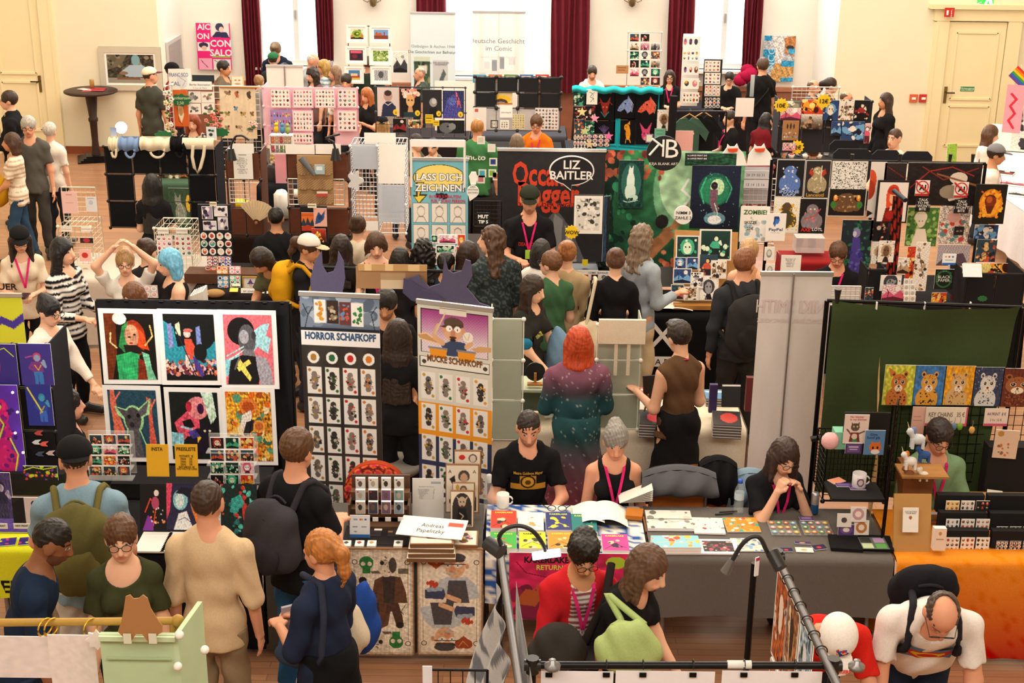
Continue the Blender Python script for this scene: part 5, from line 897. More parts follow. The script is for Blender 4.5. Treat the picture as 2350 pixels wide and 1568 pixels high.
# ---------------------------------------------------------------- middle rows
def shape(P,Y,lab,col,cat,name,t=.02,px=True,mat=PAPER,group=None,txt=(),rim=None):
 """flat cut-out whose outline P is given in pixels at depth Y"""
 Q=np.array([aty(x,y,Y)for x,y in P]);mb=MB();fr=lambda u,v,w:np.stack([u,Y-w,v],1)
 mb.prism(Q[:,[0,2]],-t,0,col,fr);c=Q.mean(0)
 if rim:R=(Q[:,[0,2]]-c[[0,2]])*rim[0]+c[[0,2]];mb.prism(R,.001,.002,rim[1],fr)
 for s in txt:mb.text(s[0],s[3],s[4],lambda u,v,w:np.stack([c[0]+u,Y-.005+u*0,c[2]+v],1),s[1],s[2],bold=s[5]if len(s)>5 else 0)
 return mb.build(name,mat,None,lab,cat,group)
def disc(cx,cy,r,n=40):return[(cx+r*math.cos(a),cy-r*math.sin(a))for a in np.linspace(0,2*math.pi,n+1)[:-1]]
# wire rack with pink code sheets
Ym=tb(130,460,640,.74,.9,'table of the wire rack stands on the left','cfc6bc','pale cloth under the white wire racks',drop=.7)
wiregrid(144,430,222,508,Ym+.55,'white wire back panel standing on top of the wire rack','efe8d8',7,7,knobs=False)
poster(142,440,178,490,Ym+.52,CV(36,50,'eac4c0').r(30,12,70,18,'d09a96').r(24,50,76,54,'d8a8a4'),'pink notice sheet clipped to the wire panel, left one','notice')
poster(197,452,222,486,Ym+.52,CV(26,34,'e0dfe2').r(20,8,80,14,'a8b0c0').e(50,40,20,16,'b8c4d8'),'pale grey notice sheet clipped to the wire panel, right one','notice')
wiregrid(140,520,214,664,Ym+.35,'white wire cube rack with price strips beside the striped-shirt visitor','efe6d2',6,12,depth=.38,cells=(1,2))
for a,b,c,d,l in((140,522,165,531,'left'),(186,522,209,531,'right')):poster(a,b,c,d,Ym+.32,CV(24,9,'f0ece4').l('6a6460',8,10,50,90,50),'paper price strip on the %s top edge of the wire rack'%l,'price tag')
for a,b,c,d,k,l in((182,573,209,600,0,'pink card with a red mushroom drawing'),(183,608,211,636,1,'cream card with a pencil portrait'),(184,546,214,558,2,'row of red pins on the wire rack')):poster(a,b,c,d,Ym+.31,CV(26,26,['efbdb8','ece0cc','2a2426'][k]).e(50,50,26,24 if k<2 else 40,['c8342c','b8a894','b83038'][k]),l,'card')
wiregrid(358,524,440,645,Ym+.3,'white wire cube rack with sticker sheets behind the blue-haired visitor','efe6d2',6,9,depth=.4,cells=(1,1))
for a,b,c,l in((360,396,'e8dce4','lilac'),(402,440,'dfe8de','mint')):poster(a,541,b,588,Ym+.28,stickers(36,46,int(a),c,3,4,['5a3a6a','d87a90','4a8a8a','b8484a']),l+' sticker sheet on the wire rack behind the blue hair','sticker sheet')
for a,l in((361,'left'),(404,'right')):poster(a,525,a+26,536,Ym+.27,CV(24,9,'f0ece4').l('6a6460',8,10,50,90,50),'paper price strip on the %s top edge of the rear wire rack'%l,'price tag')
poster(330,655,362,684,11.3,stickers(30,28,340,'d8c8c4',2,2,['e8a8b0','b8c8c0']),'pale sticker sheet held up behind the black curtain','sticker sheet',bc='c8b8b4')
# black sticker stand and dark print stand
Yb=tb(440,770,672,.74,1.0,'table of sticker sheets above the black curtain','241f1f','dark cloth under the colourful sticker sheets',drop=.7)
poster(455,470,530,535,Yb+.5,None,'black board with pale violet ink prints','display board','board',bc='17171b',t=.03)
for i,(a,b,c,d)in enumerate(((463,474,488,503),(491,473,522,497),(466,507,497,529),(500,499,523,528))):poster(a,b,c,d,Yb+.48,CV(28,26,['a89ab8','e8e4e8','dcd4e0','cfc8d4'][i]).sp(350+i,['5a4a6a','f4f0f4','2e2838'],9,6,20),'violet ink print on the black board, %s'%('upper left','upper right','lower left','lower right')[i],'print',border=.04)
poster(481,464,497,473,Yb+.47,CV(14,8,'f0e8c8').l('6a6040',14,10,50,90,50),'small cream price tag on the violet print board','price tag')
poster(460,531,534,588,Yb+.45,stickers(74,56,356,'141317',4,3,['c84a3a','3aa8a0','d8a0a0','e8e0d0','b83a2a']),'black pin board with enamel pins, under the violet prints','display board',t=.02,bc='141317')
SS=[(475,589,501,612,'8a4a5a','maroon'),(506,590,530,614,'5a5ab0','indigo'),(471,612,497,638,'e8623a','orange'),(497,612,522,637,'f0a83a','amber'),(526,612,552,636,'f2a0b4','pink'),(471,637,496,664,'f2b8bc','rose'),(499,635,524,662,'5a9ad0','blue'),(527,634,552,662,'7acbb4','mint')]
for i,(a,b,c,d,col,n)in enumerate(SS):poster(a,b,c,d,Yb+.35-.1*(i//3),stickers(32,34,360+i,col,2,3,['e8403a','2a3a6a','f0d8b0','3a2a28','f0f0f0']),'%s sticker sheet on the tiered dark stand'%n,'sticker sheet',tilt=.15)
MB().box(rect(471,663,560,668,Yb+.2)[0:1][0]and np.array([rect(471,600,555,664,Yb+.3)[0],Yb+.36,.80]),(.75,.25,.1),'5a3a28').build('riser',WOOD,None,'brown stepped riser under the sticker sheets','stand')
for i in range(6):book(443+i*5,672-i*2,.02,.2,.74,['d8dce4','e8e0d8','c8d0e0','f0ece6','e8d8dc','dfe4e8'][i],'thin pale booklet in the row at the left end of the sticker table',t=.17,group='pale booklets on the sticker table')
framed(557,634,594,668,Yb+.15,'small gold-framed picture of a witch hat',CV(34,32,'f4efe6').p('6a4a9a',30,50,50,14,68,50).e(50,52,26,6,'6a4a9a').e(50,66,12,12,'e8c0a0'),'c89a4a',.012)
poster(594,625,633,670,Yb+.2,CV(36,44,'f7f4ee').l('b8b0a8',2,30,70,50,20,70,70),'white drawing sheet beside the framed witch','print',tilt=.1)
poster(552,664,606,688,Yb-.03,None,'white book standing open with the words als Hexe','book','book',bc='f4f0ea',txt=[('MIT SEINEM DWEG',.5,.72,.22,'3a3434',0,.8),('ALS HEXE',.5,.32,.42,'b8503a',.01,.8)],tilt=.3)
MB().ball(atz(493,673,.76),(.1,.06,.04),'a8845a',12).build('woven_pouch',CLOTH,None,'flat woven pouch beside the pale booklets','pouch')
for i,(x,y,c)in enumerate(((478,674,'e8d8b0'),(537,668,'f0d050'),(543,655,'e8e0c8'),(622,672,'f0ead8'))):lying(x,y,.08,.05,.76,None,'%s price tag on the sticker table'%('cream','yellow','pale beige','white')[i],'price tag',bc=c,tilt=.5)
poster(690,474,751,560,Yb+.5,None,'black rack of colourful fantasy prints by the capped visitor','display board','board',bc='16161a',t=.03)
poster(692,488,721,530,Yb+.47,CV(30,44,'e0702c').p('1f3a4a',0,60,20,30,35,60,50,25,70,60,88,34,100,60,100,76,0,76).g('e0702c','c8542a',0,20).p('b83a20',0,80,50,68,100,80,100,100,0,100),'orange forest fire print on the black rack','print')
poster(720,478,750,520,Yb+.46,CV(30,44,'e8b0a0').p('2a4f88',20,50,40,20,60,40,90,10,80,60,50,80,10,90).e(50,50,18,14,'1f3a60'),'blue dragon print over a pink sky','print')
poster(706,468,726,477,Yb+.45,CV(14,8,'f0e8c8').l('6a6040',14,10,50,90,50),'small cream price tag on the fantasy print rack','price tag');poster(715,525,748,556,Yb+.45,pic(30,30,377,5,0),'small red and blue print at the foot of the black rack','print')
# brown wooden racks with organiser
Yw=14.3
def woodrack(a,b,c,d,lab):
 t=cubepanels(a,b,c,d,Yw,lab,2,3,'5f3320','1a1412',mat=WOOD,depth=.35,holes=((0,1),(1,1)));return t
woodrack(523,348,600,540,'brown wooden cube rack with a handwritten list');woodrack(662,350,800,540,'wide brown wooden cube rack with a burlap organiser')
for i,(a,b,c,d,l)in enumerate(((530,330,582,352,'left wooden rack'),(655,332,722,354,'burlap organiser, left half'),(724,331,782,354,'burlap organiser, right half'))):poster(a,b,c,d,Yw-.03,None,'blank white board standing on top of the %s'%l,'board','board',bc='f2efe9')
poster(536,352,580,411,Yw-.06,CV(40,58,'ecebe6').sp(5,['ecebe6'],1,1,2).r(30,5,70,8,'8a8a8a'),'long handwritten list on the left wooden rack','notice',txt=[('Preise\n'*1+'Aufkleber 2\nPrint A5 6\nPrint A4 10\nKarte 2\nPin 8\nAnhanger 6\nHeft 12\nTasche 15',.45,.82,.085,'77777c')])
wiregrid(527,411,572,465,Yw-.02,'white wire grid in the left wooden rack','f0ece4',6,6,knobs=False);wiregrid(662,411,790,470,Yw-.02,'white wire grid behind the burlap organiser','f0ece4',12,5,knobs=False)
cx,z0,w,h=rect(683,358,764,470,Yw-.1);t=thing('organiser','burlap hanging organiser with checked pockets full of goods','organiser',(cx,Yw-.1,z0));mb=MB();mb.box((cx,Yw-.08,z0+h/2),(w,.03,h),'b08d62');mb.build('backing',CLOTH,t)
for j in range(3):
 mb=MB();zz=z0+h*(.03+.3*j);mb.grid(lambda u,v:np.stack([cx+(u-.5)*w,Yw-.11-.04*np.sin(u*9.4)**2-.02*v,zz+v*h*.22],1),24,10,lambda u,v:np.where(((np.floor(u*24)+np.floor(v*8))%2>0)[:,None],lin('c8a882'),lin('a07a50')));mb.build('pocket',CLOTH,t)
mb=MB();mb.bar(aty(690,362,Yw-.2),aty(722,402,Yw-.2),.035,'6a6e74',10,.02);mb.build('folding_umbrella',CLOTH,None,'grey folding umbrella stuck in the top pocket of the organiser','umbrella')
poster(722,378,745,400,Yw-.19,CV(20,18,'a8c0c8').r(20,20,80,60,'e8eef0'),'pale blue card in the organiser pocket','card');poster(727,440,752,452,Yw-.19,CV(20,10,'b84a40').r(0,0,100,40,'e8d8c8'),'red and cream card in the lower organiser pocket','card')
def arm_lamp(P,Y,lab,head,on=False):
 pts=[aty(x,y,Y)for x,y in P];t=thing('clamp_lamp',lab,'lamp',pts[0]);m=40;s=np.linspace(0,len(pts)-1,m);A=np.array(pts);A=np.stack([np.interp(s,range(len(pts)),A[:,i])for i in range(3)],1)
 for _ in range(6):A[1:-1]=(A[:-2]+A[1:-1]*2+A[2:])/4
 MB().tube(A,.011,'1d1d20',8).build('gooseneck',PLAST,t);p=A[-1]if not head else aty(*head,Y);MB().bar(p+[0,0,.02],p-[0,0,.1],.03,'18181a',12,.055).build('lamp_head',PLAST,t);return t
arm_lamp([(572,322),(556,311),(541,312),(531,330),(530,345)],Yw-.2,'black gooseneck clamp lamp over the left wooden rack',None);arm_lamp([(780,308),(745,317),(765,325),(770,345)],Yw-.25,'black clamp lamp over the burlap organiser',None)
tb(520,800,540,.74,1.0,'table of the wooden cube racks','2c1f1a','dark brown cloth under the wooden racks',drop=.7)
for i,(x,y,s,c,l)in enumerate(((547,478,(.2,.1,.1),'e8c818','yellow foil bag pile on the dark brown cloth'),(648,500,(.16,.16,.3),'f0eee9','white lidded container beside the fan'),(690,455,(.1,.04,.04),'e8e4da','white bone-shaped piece at the organiser edge'))):
 mb=MB();c0=atz(x,y,.76);(mb.ball(c0+[0,0,.06],(.13,.08,.06),c,8),mb.ball(c0+[.1,.02,.05],(.09,.06,.04),c,8))if i!=1 else(mb.lathe(c0,[(0,0),(.09,0),(.09,.28),(.07,.3),(.05,.33),(0,.34)],c,4));mb.build(['snack_bag','container','ornament'][i],PLAST,None,l,['bag','container','ornament'][i])
# white cube racks with papers
t=wiregrid(806,335,866,520,14.4,'left white wire tower with paper sheets','eeeef0',7,18,depth=.4,cells=(1,3));wiregrid(868,335,930,535,14.35,'right white wire tower with paper sheets','eeeef0',7,18,depth=.4,cells=(1,3))
for i,(a,b,c,d,l,y)in enumerate(((836,305,908,332,'blank white board on top of the wire towers',14.5),(808,330,866,388,'translucent panel at the top of the left tower',14.35),(816,336,864,382,'white sheet behind the translucent panel',14.38),(870,332,930,393,'large blank white sheet at the top of the right tower',14.3),(868,393,928,422,'white sheet in the second level of the right tower',14.3),(868,424,928,510,'translucent panel low on the right tower',14.3),(878,432,922,486,'cream sheet behind the low translucent panel',14.33),(840,508,868,530,'cream leaflet at the foot of the white towers',14.2))):poster(a,b,c,d,y,None,l,'board' if 'board' in l or 'panel' in l else 'paper','panel' if 'panel' in l else 'paper_sheet',bc='f3f0ea' if 'trans' not in l else 'cfd6e2',mat=FROST if 'trans' in l else PAPER)
shape([(815+10*math.cos(a)*(1.5+.5*math.cos(a*5)),415-13*math.sin(a)*(1.5+.3*math.cos(a*5)))for a in np.linspace(0,6.28,50)[:-1]],14.2,'pale grey cloud-shaped card on the left white tower','d5d6d9','card','cloud_card')
# LASS DICH ZEICHNEN
cv=CV(132,400,'7cc3d6').e(50,10.5,46,7.6,'3a3424').e(50,10.5,44.5,7.2,'f7e27c').p('3a3424',10,13,24,13,17,20,30,20,14,26,3,20.5,9,20.5).p('f2d94e',12,13.5,22,13.5,14,21,25,21,14,25,6,21.5,12,21.5)
cv.sp(2,['28242c','302a34'],16,3,5,(46,20.4,62,21.6))
for j in range(3):
 for i in range(3):
  x=3+i*32.5;y=25+j*12.5;cv.r(x,y,x+29,y+11.5,'2a3a42').r(x+1,y+.3,x+28,y+11.2,'f0ebe2').e(x+14.5,y+5,7,3,'a89c90').e(x+14.5,y+5,6,2.6,'f0ebe2').l('8a7f76',1,x+5,y+11,x+10,y+8,x+19,y+8,x+24,y+11).l('8a7f76',1,x+8,y+3,x+14,y+1.6,x+21,y+3)
rollup(943,366,1074,14.0,'light blue roll-up banner Lass dich zeichnen with sketched portraits',cv,txt=[('LASS DICH',.5,1.62,.17,'26262a',.07,.84),('LASS DICH',.5,1.62,.17,'ffffff',.03,.81),('ZEICHNEN!',.5,1.51,.17,'26262a',.07,.9),('ZEICHNEN!',.5,1.51,.17,'ffffff',.03,.87),('IN NUR 5 MINUTEN!',.6,1.42,.08,'d42a50',.02,.56),('FUR 5 EURO PERSON',.65,1.375,.08,'d42a50',.02,.6),('5.-',.53,1.352,.1,'f4f0f0',.03)])
cx,z0,w,h=rect(943,322,1066,362,13.95);t=thing('banner_gantry','white tubular frame standing above the light blue banner','frame',(cx,13.95,z0));MB().box((cx,13.95,z0+h-.03),(w,.03,.07),'f4f3f1').build('top_bar',PLAST,t);[MB().bar((cx+s*w/2,13.95,z0-.3),(cx+s*w/2,13.95,z0+h),.012,'efeeec').build('post',PLAST,t)for s in(-1,1)]
tb(940,1140,600,.74,1.1,'drawing table in front of the light blue banner','3a3432','dark cloth of the drawing table')
for i,(a,b,c,d,p)in enumerate(((990,540,1004,556,3),(1006,538,1048,560,7),(1050,538,1068,566,5),(1000,562,1044,582,3),(1046,565,1080,592,5),(1046,592,1078,622,6))):poster(a,b,c,d,13.0-.04*i,pic(int(c-a),int(d-b),380+i,p,[1,2,1,3,1,2][i]),'%s comic panel print on the drawing table'%('small green','wide pink','purple','teal','red cockatoo','dark blue and pink')[i],'print',border=.06)
shape(disc(1085,440,14)[:26]+[(1078,462)]+disc(1085,440,14)[34:],13.4,'white speech-bubble sign inviting to have a tattoo drawn','f2f0ec','sign','speech_bubble_sign',txt=[('LASS',0,.04,.026,'202020'),('DIR ETWAS',0,0.01,.02,'202020'),('ZEICHNEN',0,-.02,.02,'202020')]);shape([(1076,405),(1082,395),(1092,395),(1096,410),(1092,424),(1080,424)],13.42,'white cartoon head cut-out above the speech-bubble sign','f4f2ee','sign','cutout_head')
poster(1094,488,1124,516,13.3,None,'black sign with white hand lettering beside the pillar of crafts','sign',bc='1c1c1e',txt=[('MUT',.5,.68,.4,'f2f0ec',.04),('TIP 5',.5,.25,.36,'f2f0ec',.04)])
# craft table behind the man in green
tb(1085,1145,455,.76,.8,'small craft table by the man in the green shirt','1f1b1a','black cloth of the small craft table')
for i,(x,y,c,l)in enumerate(((1104,322,'d8d0c4','grey city print card'),(1128,340,'e8e4dc','pale framed card'),(1132,372,'2f3f8a','navy framed tile'),(1107,398,'4fb0c8','turquoise framed icon'),(1130,398,'8ac04a','lime framed icon'),(1104,412,'c87a8a','pink bunting card'),(1140,405,'b8704a','copper card'))):poster(x-9,y-9,x+9,y+9,15.9,CV(18,18,'f0ece4').r(18,18,82,82,c),l+' on the craft rack beside the man in green','card',bc='d8d4cc')
wiregrid(1088,462,1150,520,13.6,'black wire basket panel under the craft rack','2c2c30',8,6,knobs=False)
# Occam's Dagger banner, speech bubble, comic page
Yo=13.95;cv=CV(150,130,'28282c').n(4,.06,18).p('5f6066',40,70,56,52,70,70,84,100,20,100).p('8a8b90',54,56,62,62,60,100,50,100).p('3a3b40',50,60,54,70,46,100,42,100).p('a4a5aa',64,66,74,86,76,100,68,100)
cx,z0,w,h=rect(1141,347,1386,600,Yo);t=thing('rollup_banner','wide dark banner of the comic Occam\'s Dagger behind the capped exhibitor','banner',(cx,Yo,0));fr=upright(cx,Yo,z0);mb=MB();sheet(mb,fr,w,h,.004,'28282c');cv.mesh(mb,lambda u,v,q:fr(u,v,q+.001),w,h)
for s,u,v,k,ww in(('Occam\'s',.02,.80,.5,.78),('Dagger',.04,.62,.5,.7)):mb.text(s,w*k*.62,'d8452c',lambda a,b,q:fr(a,b,q+.003),(u-.06)*w,v*h,bold=.025,w=w*ww*.82)
mb.text('TEUFEL DER TUGEND',.055,'b03a2a',lambda a,b,q:fr(a,b,q+.003),0,.52*h,w=w*.6);mb.build('banner_sheet',PAPER,t);MB().box((cx,Yo,z0+h+.012),(w*1.01,.02,.03),'eceae6').build('top_rail',METAL,t);MB().bar((cx,Yo+.05,0),(cx,Yo+.02,z0+h),.012,'8a8a8a').build('support_pole',METAL,t)
c=[(1312+52*math.cos(a),392-34*math.sin(a))for a in np.linspace(0,2*math.pi,49)[:-1]];c=c[:34]+[(1310,438)]+c[36:]
shape(c,13.6,'black speech-bubble sign reading Liz Baitler','f4f2ee','sign','speech_bubble_sign',txt=[('LIZ',0,.06,.12,'f6f4f0',.02),('BAITLER',0,-.045,.115,'f6f4f0',.02)],rim=(.94,'1f1d24'))
poster(1316,448,1384,538,13.2,CV(60,84,'f2f0ea').r(8,8,92,92,'dcdad4').sp(2,['3a3a3a','f2f0ea','8a8a88','f2f0ea'],70,3,8,(12,10,88,90)).r(0,0,100,7,'f2f0ea'),'framed black-and-white comic page beside the exhibitor in a cap','picture',border=.02,bc='17171a',t=.03)
star(1312,533,12.9,.07,'f2cc22','yellow starburst note below the comic page',12,.8,'WOW',ts=.05)
poster(1384,450,1398,600,13.25,CV(12,120,'24405c').n(3,.4,8).r(60,0,100,100,'1a1a1e'),'narrow edge of a standing art folder beside the comic page','folder',rz=.3)
c0=atz(1375,612,.78);t=thing('candlestick','tall pale taper candle in a black holder','candle',c0);MB().lathe(c0,[(0,0),(.07,.01),(.03,.02),(.015,.05),(.015,.08)],'1a1a1c').build('holder',METAL,t);MB().bar(c0+[0,0,.06],c0+[0,0,.4],.013,'efe6d4').build('candle_stick',PLAST,t)
Yz=tb(1140,1425,640,.76,.8,'table of the exhibitor in the black cap','151517','black cloth of the comic exhibitor',drop=.7)
poster(1325,622,1420,650,Yz-.02,None,'white comic bundle price board lying on the black table edge','sign',bc='f0eeea',txt=[('COMIC BUNDLES',.5,.85,.2,'2a2a2a',.01)],t=.008);[poster(1335+i*22,630,1350+i*22,646,Yz-.04,pic(14,16,391+i,(5,9,4)[i],1),'%s thumbnail card on the bundle price board'%('red','dark','grey')[i],'card')for i in range(3)]
book(1338,612,.3,.22,.76,'2a2a2e','stack of dark comics with a yellow bag tag on the black table',4);poster(1336,596,1349,610,Yz+.25,CV(12,12,'e8d020'),'small yellow tag on the dark comics','tag')
# Keja Blank Art backdrop
Yk=14.1;cv=CV(200,170,'2f7a4a').g('3a8a58','0f3a2a')
cv.e(72,30,34,46,'a8dcae',.55).e(66,24,24,34,'d2f0cc',.6).e(78,62,22,26,'2f9a50',.7).p('0d2f28',0,0,16,0,10,40,14,100,0,100).p('123f34',60,100,78,60,92,54,100,40,100,100).e(88,84,16,22,'0f3f44').sp(11,['b85a44','c86a4c','8a3a30','5aa870'],46,1.2,3,(0,0,44,22)).sp(12,['b85a44','c87a5a'],30,1,2.4,(38,78,80,98)).sp(13,['1a5a40','0a2a24','3a9a6a'],50,1.5,4,(0,20,26,100))
cv.l('8a5a3c',3.4,40,74,48,62,52,60).l('a8744c',2.4,52,60,58,48,62,42).l('a8744c',2.4,54,60,62,52,70,48).e(45,55,4.6,5.5,'1f1a1a').p('9a6844',30,84,38,70,48,62,56,64,46,76,34,92).l('eefff4',1.6,62,22,58,30,64,36,60,42).l('f4fff6',2,70,10,76,18,72,26,82,30).l('f0fff4',1.4,70,44,78,40).n(2,.14,9)
poster(1372,346,1702,640,Yk,cv,'huge green fantasy backdrop with a figure releasing white birds','banner','backdrop',bc='1a4a34')
cv=CV(64,110,'123c38').n(9,.2,8).e(52,46,40,40,'3f8a7c',.6).e(50,44,16,20,'eafcf4').e(50,24,10,8,'f2fff8').p('f2fff8',42,22,44,10,52,20).p('f2fff8',50,20,60,10,60,24).e(50,66,22,18,'dff6ea').e(64,78,18,6,'c8ece0').l('d8f4e8',3,18,84,40,88,80,84).sp(3,['1f5a4c','0c2a2a'],30,3,6,(0,80,100,100))
poster(1419,368,1476,478,Yk-.06,cv,'dark teal print of a glowing white fox')
cv=CV(110,150,'141e38').g('1a2440','10162a').e(50,38,34,26,'1f7a58',.7).e(50,40,28,22,'2fa070',.6).e(54,34,14,13,'c8f0c0').l('3fb888',3,30,20,20,40,28,60).l('3fb888',2,70,18,84,36,74,58).p('7a5668',40,38,56,38,54,56,60,70,52,82,46,70,40,60).e(48,32,7,6,'2a1a28').e(52,84,22,10,'8ad0e0',.7).e(52,86,14,7,'ffffff').l('d0fff0',1.6,50,60,58,76,52,88).sp(6,['d8f8f0','5ab8a8'],40,.5,1,(20,10,90,96)).n(8,.1,12)
poster(1585,380,1697,525,Yk-.12,cv,'large night-blue print of a figure in a green aura')
poster(1572,352,1690,381,Yk-.1,CV(100,24,'1c4a34').n(5,.4,6),'dark leafy top strip of the green stand beside the price plate','banner',bc='1c4a34')
poster(1575,352,1625,368,Yk-.2,None,'dark price plate for large prints','sign',bc='2c2c34',txt=[('1x LARGE PRINT 25€',.5,.7,.3,'f4f4f4',.02,.9),('2x LARGE PRINT 40€',.5,.25,.3,'f4f4f4',.02,.9)])
shape(disc(1524,352,40),13.4,'round black sign with a white KB emblem, Keja Blank Art','1f1f22','sign','round_sign',txt=[('B',.075,.05,.26,'f6f4f0',.0),('KEJA BLANK ART',0,-.1,.036,'f0eee9')])
c=aty(1524,352,13.36);mb=MB()
for a,b in(((-.01,.12),(-.01,-.04)),((-.01,.05),(-.12,.13)),((-.05,.08),(-.14,-.03))):mb.bar(c+[a[0],0,a[1]+.01],c+[b[0],0,b[1]+.01],.011,'f6f4f0',6)
o=mb.build('emblem_letter',PAPER);o.parent=[x for x in COL.objects if x.name=='round_sign'][0];o.location=WL[o.name]-WL['round_sign']
shape(disc(1568,494,21),13.3,'round white sign reading nimm 3 zahle 2','f4f4f2','sign','round_sign',txt=[('NIMM 3',0,.025,.042,'222',.01),('ZAHLE 2',0,-.025,.042,'222',.01)])
Ykt=tb(1425,1800,722,.78,.75,'long table of the green fantasy stand','131315','black cloth with a white emblem on the fantasy stand table',drop=.74)
b=aty(1520,775,Ykt-.06);mb=MB();mb.text('X',.42,'ecebe8',lambda u,v,q:np.stack([b[0]+u,b[1]+u*0,b[2]+v+.02],1));mb.box(b+[0.06,0,-.24],(.42,.004,.1),'f0efec');mb.text('KEJA BLANK',.085,'202024',lambda u,v,q:np.stack([b[0]+.06+u,b[1]-.005+u*0,b[2]-.24+v],1));mb.build('cloth_print',CLOTH,None,'white emblem and name strip on the black table front','cloth print')
t=thing('print_easel','wooden display board of small fantasy prints on the fantasy stand table','display board',atz(1615,705,.78));cx,z0,w,h=rect(1545,545,1690,700,Ykt+.3);fr=upright(cx,Ykt+.3,.8,-.1,.25);mb=MB();sheet(mb,fr,w,h*1.02,.02,'b8864a');mb.build('board',WOOD,t)
mb=MB();mb.box((cx,Ykt+.12,.82),(w,.1,.04),'a8763a');mb.build('ledge',WOOD,t)
EP=[(1552,544,1605,600,3),(1606,530,1680,598,3),(1548,592,1575,618,6),(1576,592,1603,620,6),(1604,585,1650,640,0),(1632,600,1668,640,8),(1545,618,1588,652,6),(1585,627,1615,662,4),(1604,636,1650,690,4),(1540,655,1570,688,0),(1570,660,1604,690,8)]
NN=['pale knight','green aura','night girl','teal owl','woodland nymph','bronze deer','blue merfolk','white tree','grey portrait','amber eye','sepia crowd']
for i,(a,b,c,d,p)in enumerate(EP):poster(a,b,c,d,Ykt+.22-.012*i,pic(int(c-a),int(d-b),410+i*3,p,[1,0,1,2,0,3,2,3,1,2,3][i]),'%s print on the wooden display board'%NN[i],'print',border=.05,bc='e8e6e0',tilt=.2)
t=thing('open_book','open sketchbook lying on the black fantasy stand table','book',atz(1540,708,.79));
for s in(-1,1):c=atz(1540+s*22,706,.8);mb=MB();mb.grid(lambda u,v:np.stack([c[0]+(u-.5)*.21,c[1]+(v-.5)*.2,.8+.025*np.sin((u if s<0 else 1-u)*2.2)],1),10,6,'eeeae0');mb.build('page',PAPER,t)
poster(1497,620,1562,658,Ykt+.35,None,'dark open portfolio on the fantasy stand table','folder',bc='2b2e30',tilt=.6)
# calendar grid, white cat shapes, zombie and pay signs
cubepanels(1697,382,1770,470,14.2,'grey gridded calendar boards on the white wire stand',1,1,'c3bec4','a04048',kr=.03);wiregrid(1695,410,1778,560,14.15,'pale wire stand beside the green backdrop','e8d8d4',8,12)
for j in range(2):poster(1703,392+j*22,1764,410+j*22,14.1,CV(60,20,'d5d2d8').sp(1,['6a6a72'],0,1,1),'%s date strip on the calendar board'%('upper','lower')[j],'notice',txt=[('28 29 30 31',.5,.45,.5,'6a6a74')if j==0 else('13 14 15 16',.5,.45,.5,'6a6a74')])
for x,l in((1682,'left'),(1744,'right')):shape([(x-30,380),(x-26,356),(x-14,340),(x-12,331),(x-6,337),(x+4,337),(x+10,330),(x+14,341),(x+24,352),(x+32,380)],14.0,'%s white cat-eared hood shape with an orange face'%l,'f2efea','sign','cat_shape');[shape([(x-12,342),(x+12,341),(x+10,348),(x,350),(x-10,348)],13.97,'orange face patch on the %s white cat shape'%l,'dd4a24','sign','face_patch')]
poster(1698,474,1765,555,13.0,CV(60,74,'efede8').sp(8,['b8b8b4','d8d8d4','8fb8c8'],30,3,8,(20,30,95,95)),'white sketch price sheet with a green zombie title','sign',txt=[('ZOMBIE!',.5,.84,.17,'3a6a2a',.03,.8),('SKIZZE',.36,.55,.11,'3a3a3a',.02),('25€',.36,.38,.11,'3a3a3a',.02)])
cv=CV(44,62,'f3f2ef').p('27408a',40,12,64,12,68,22,58,32,50,32,46,42,36,42).p('3a7ad0',48,20,70,24,62,38,52,38,48,48,40,48);poster(1758,490,1803,553,12.9,cv,'white payment sign with a blue double P logo','sign',txt=[('PayPal',.5,.42,.14,'24387a',.02,.7),('bitte hier zahlen',.5,.3,.05,'8a8a90')])
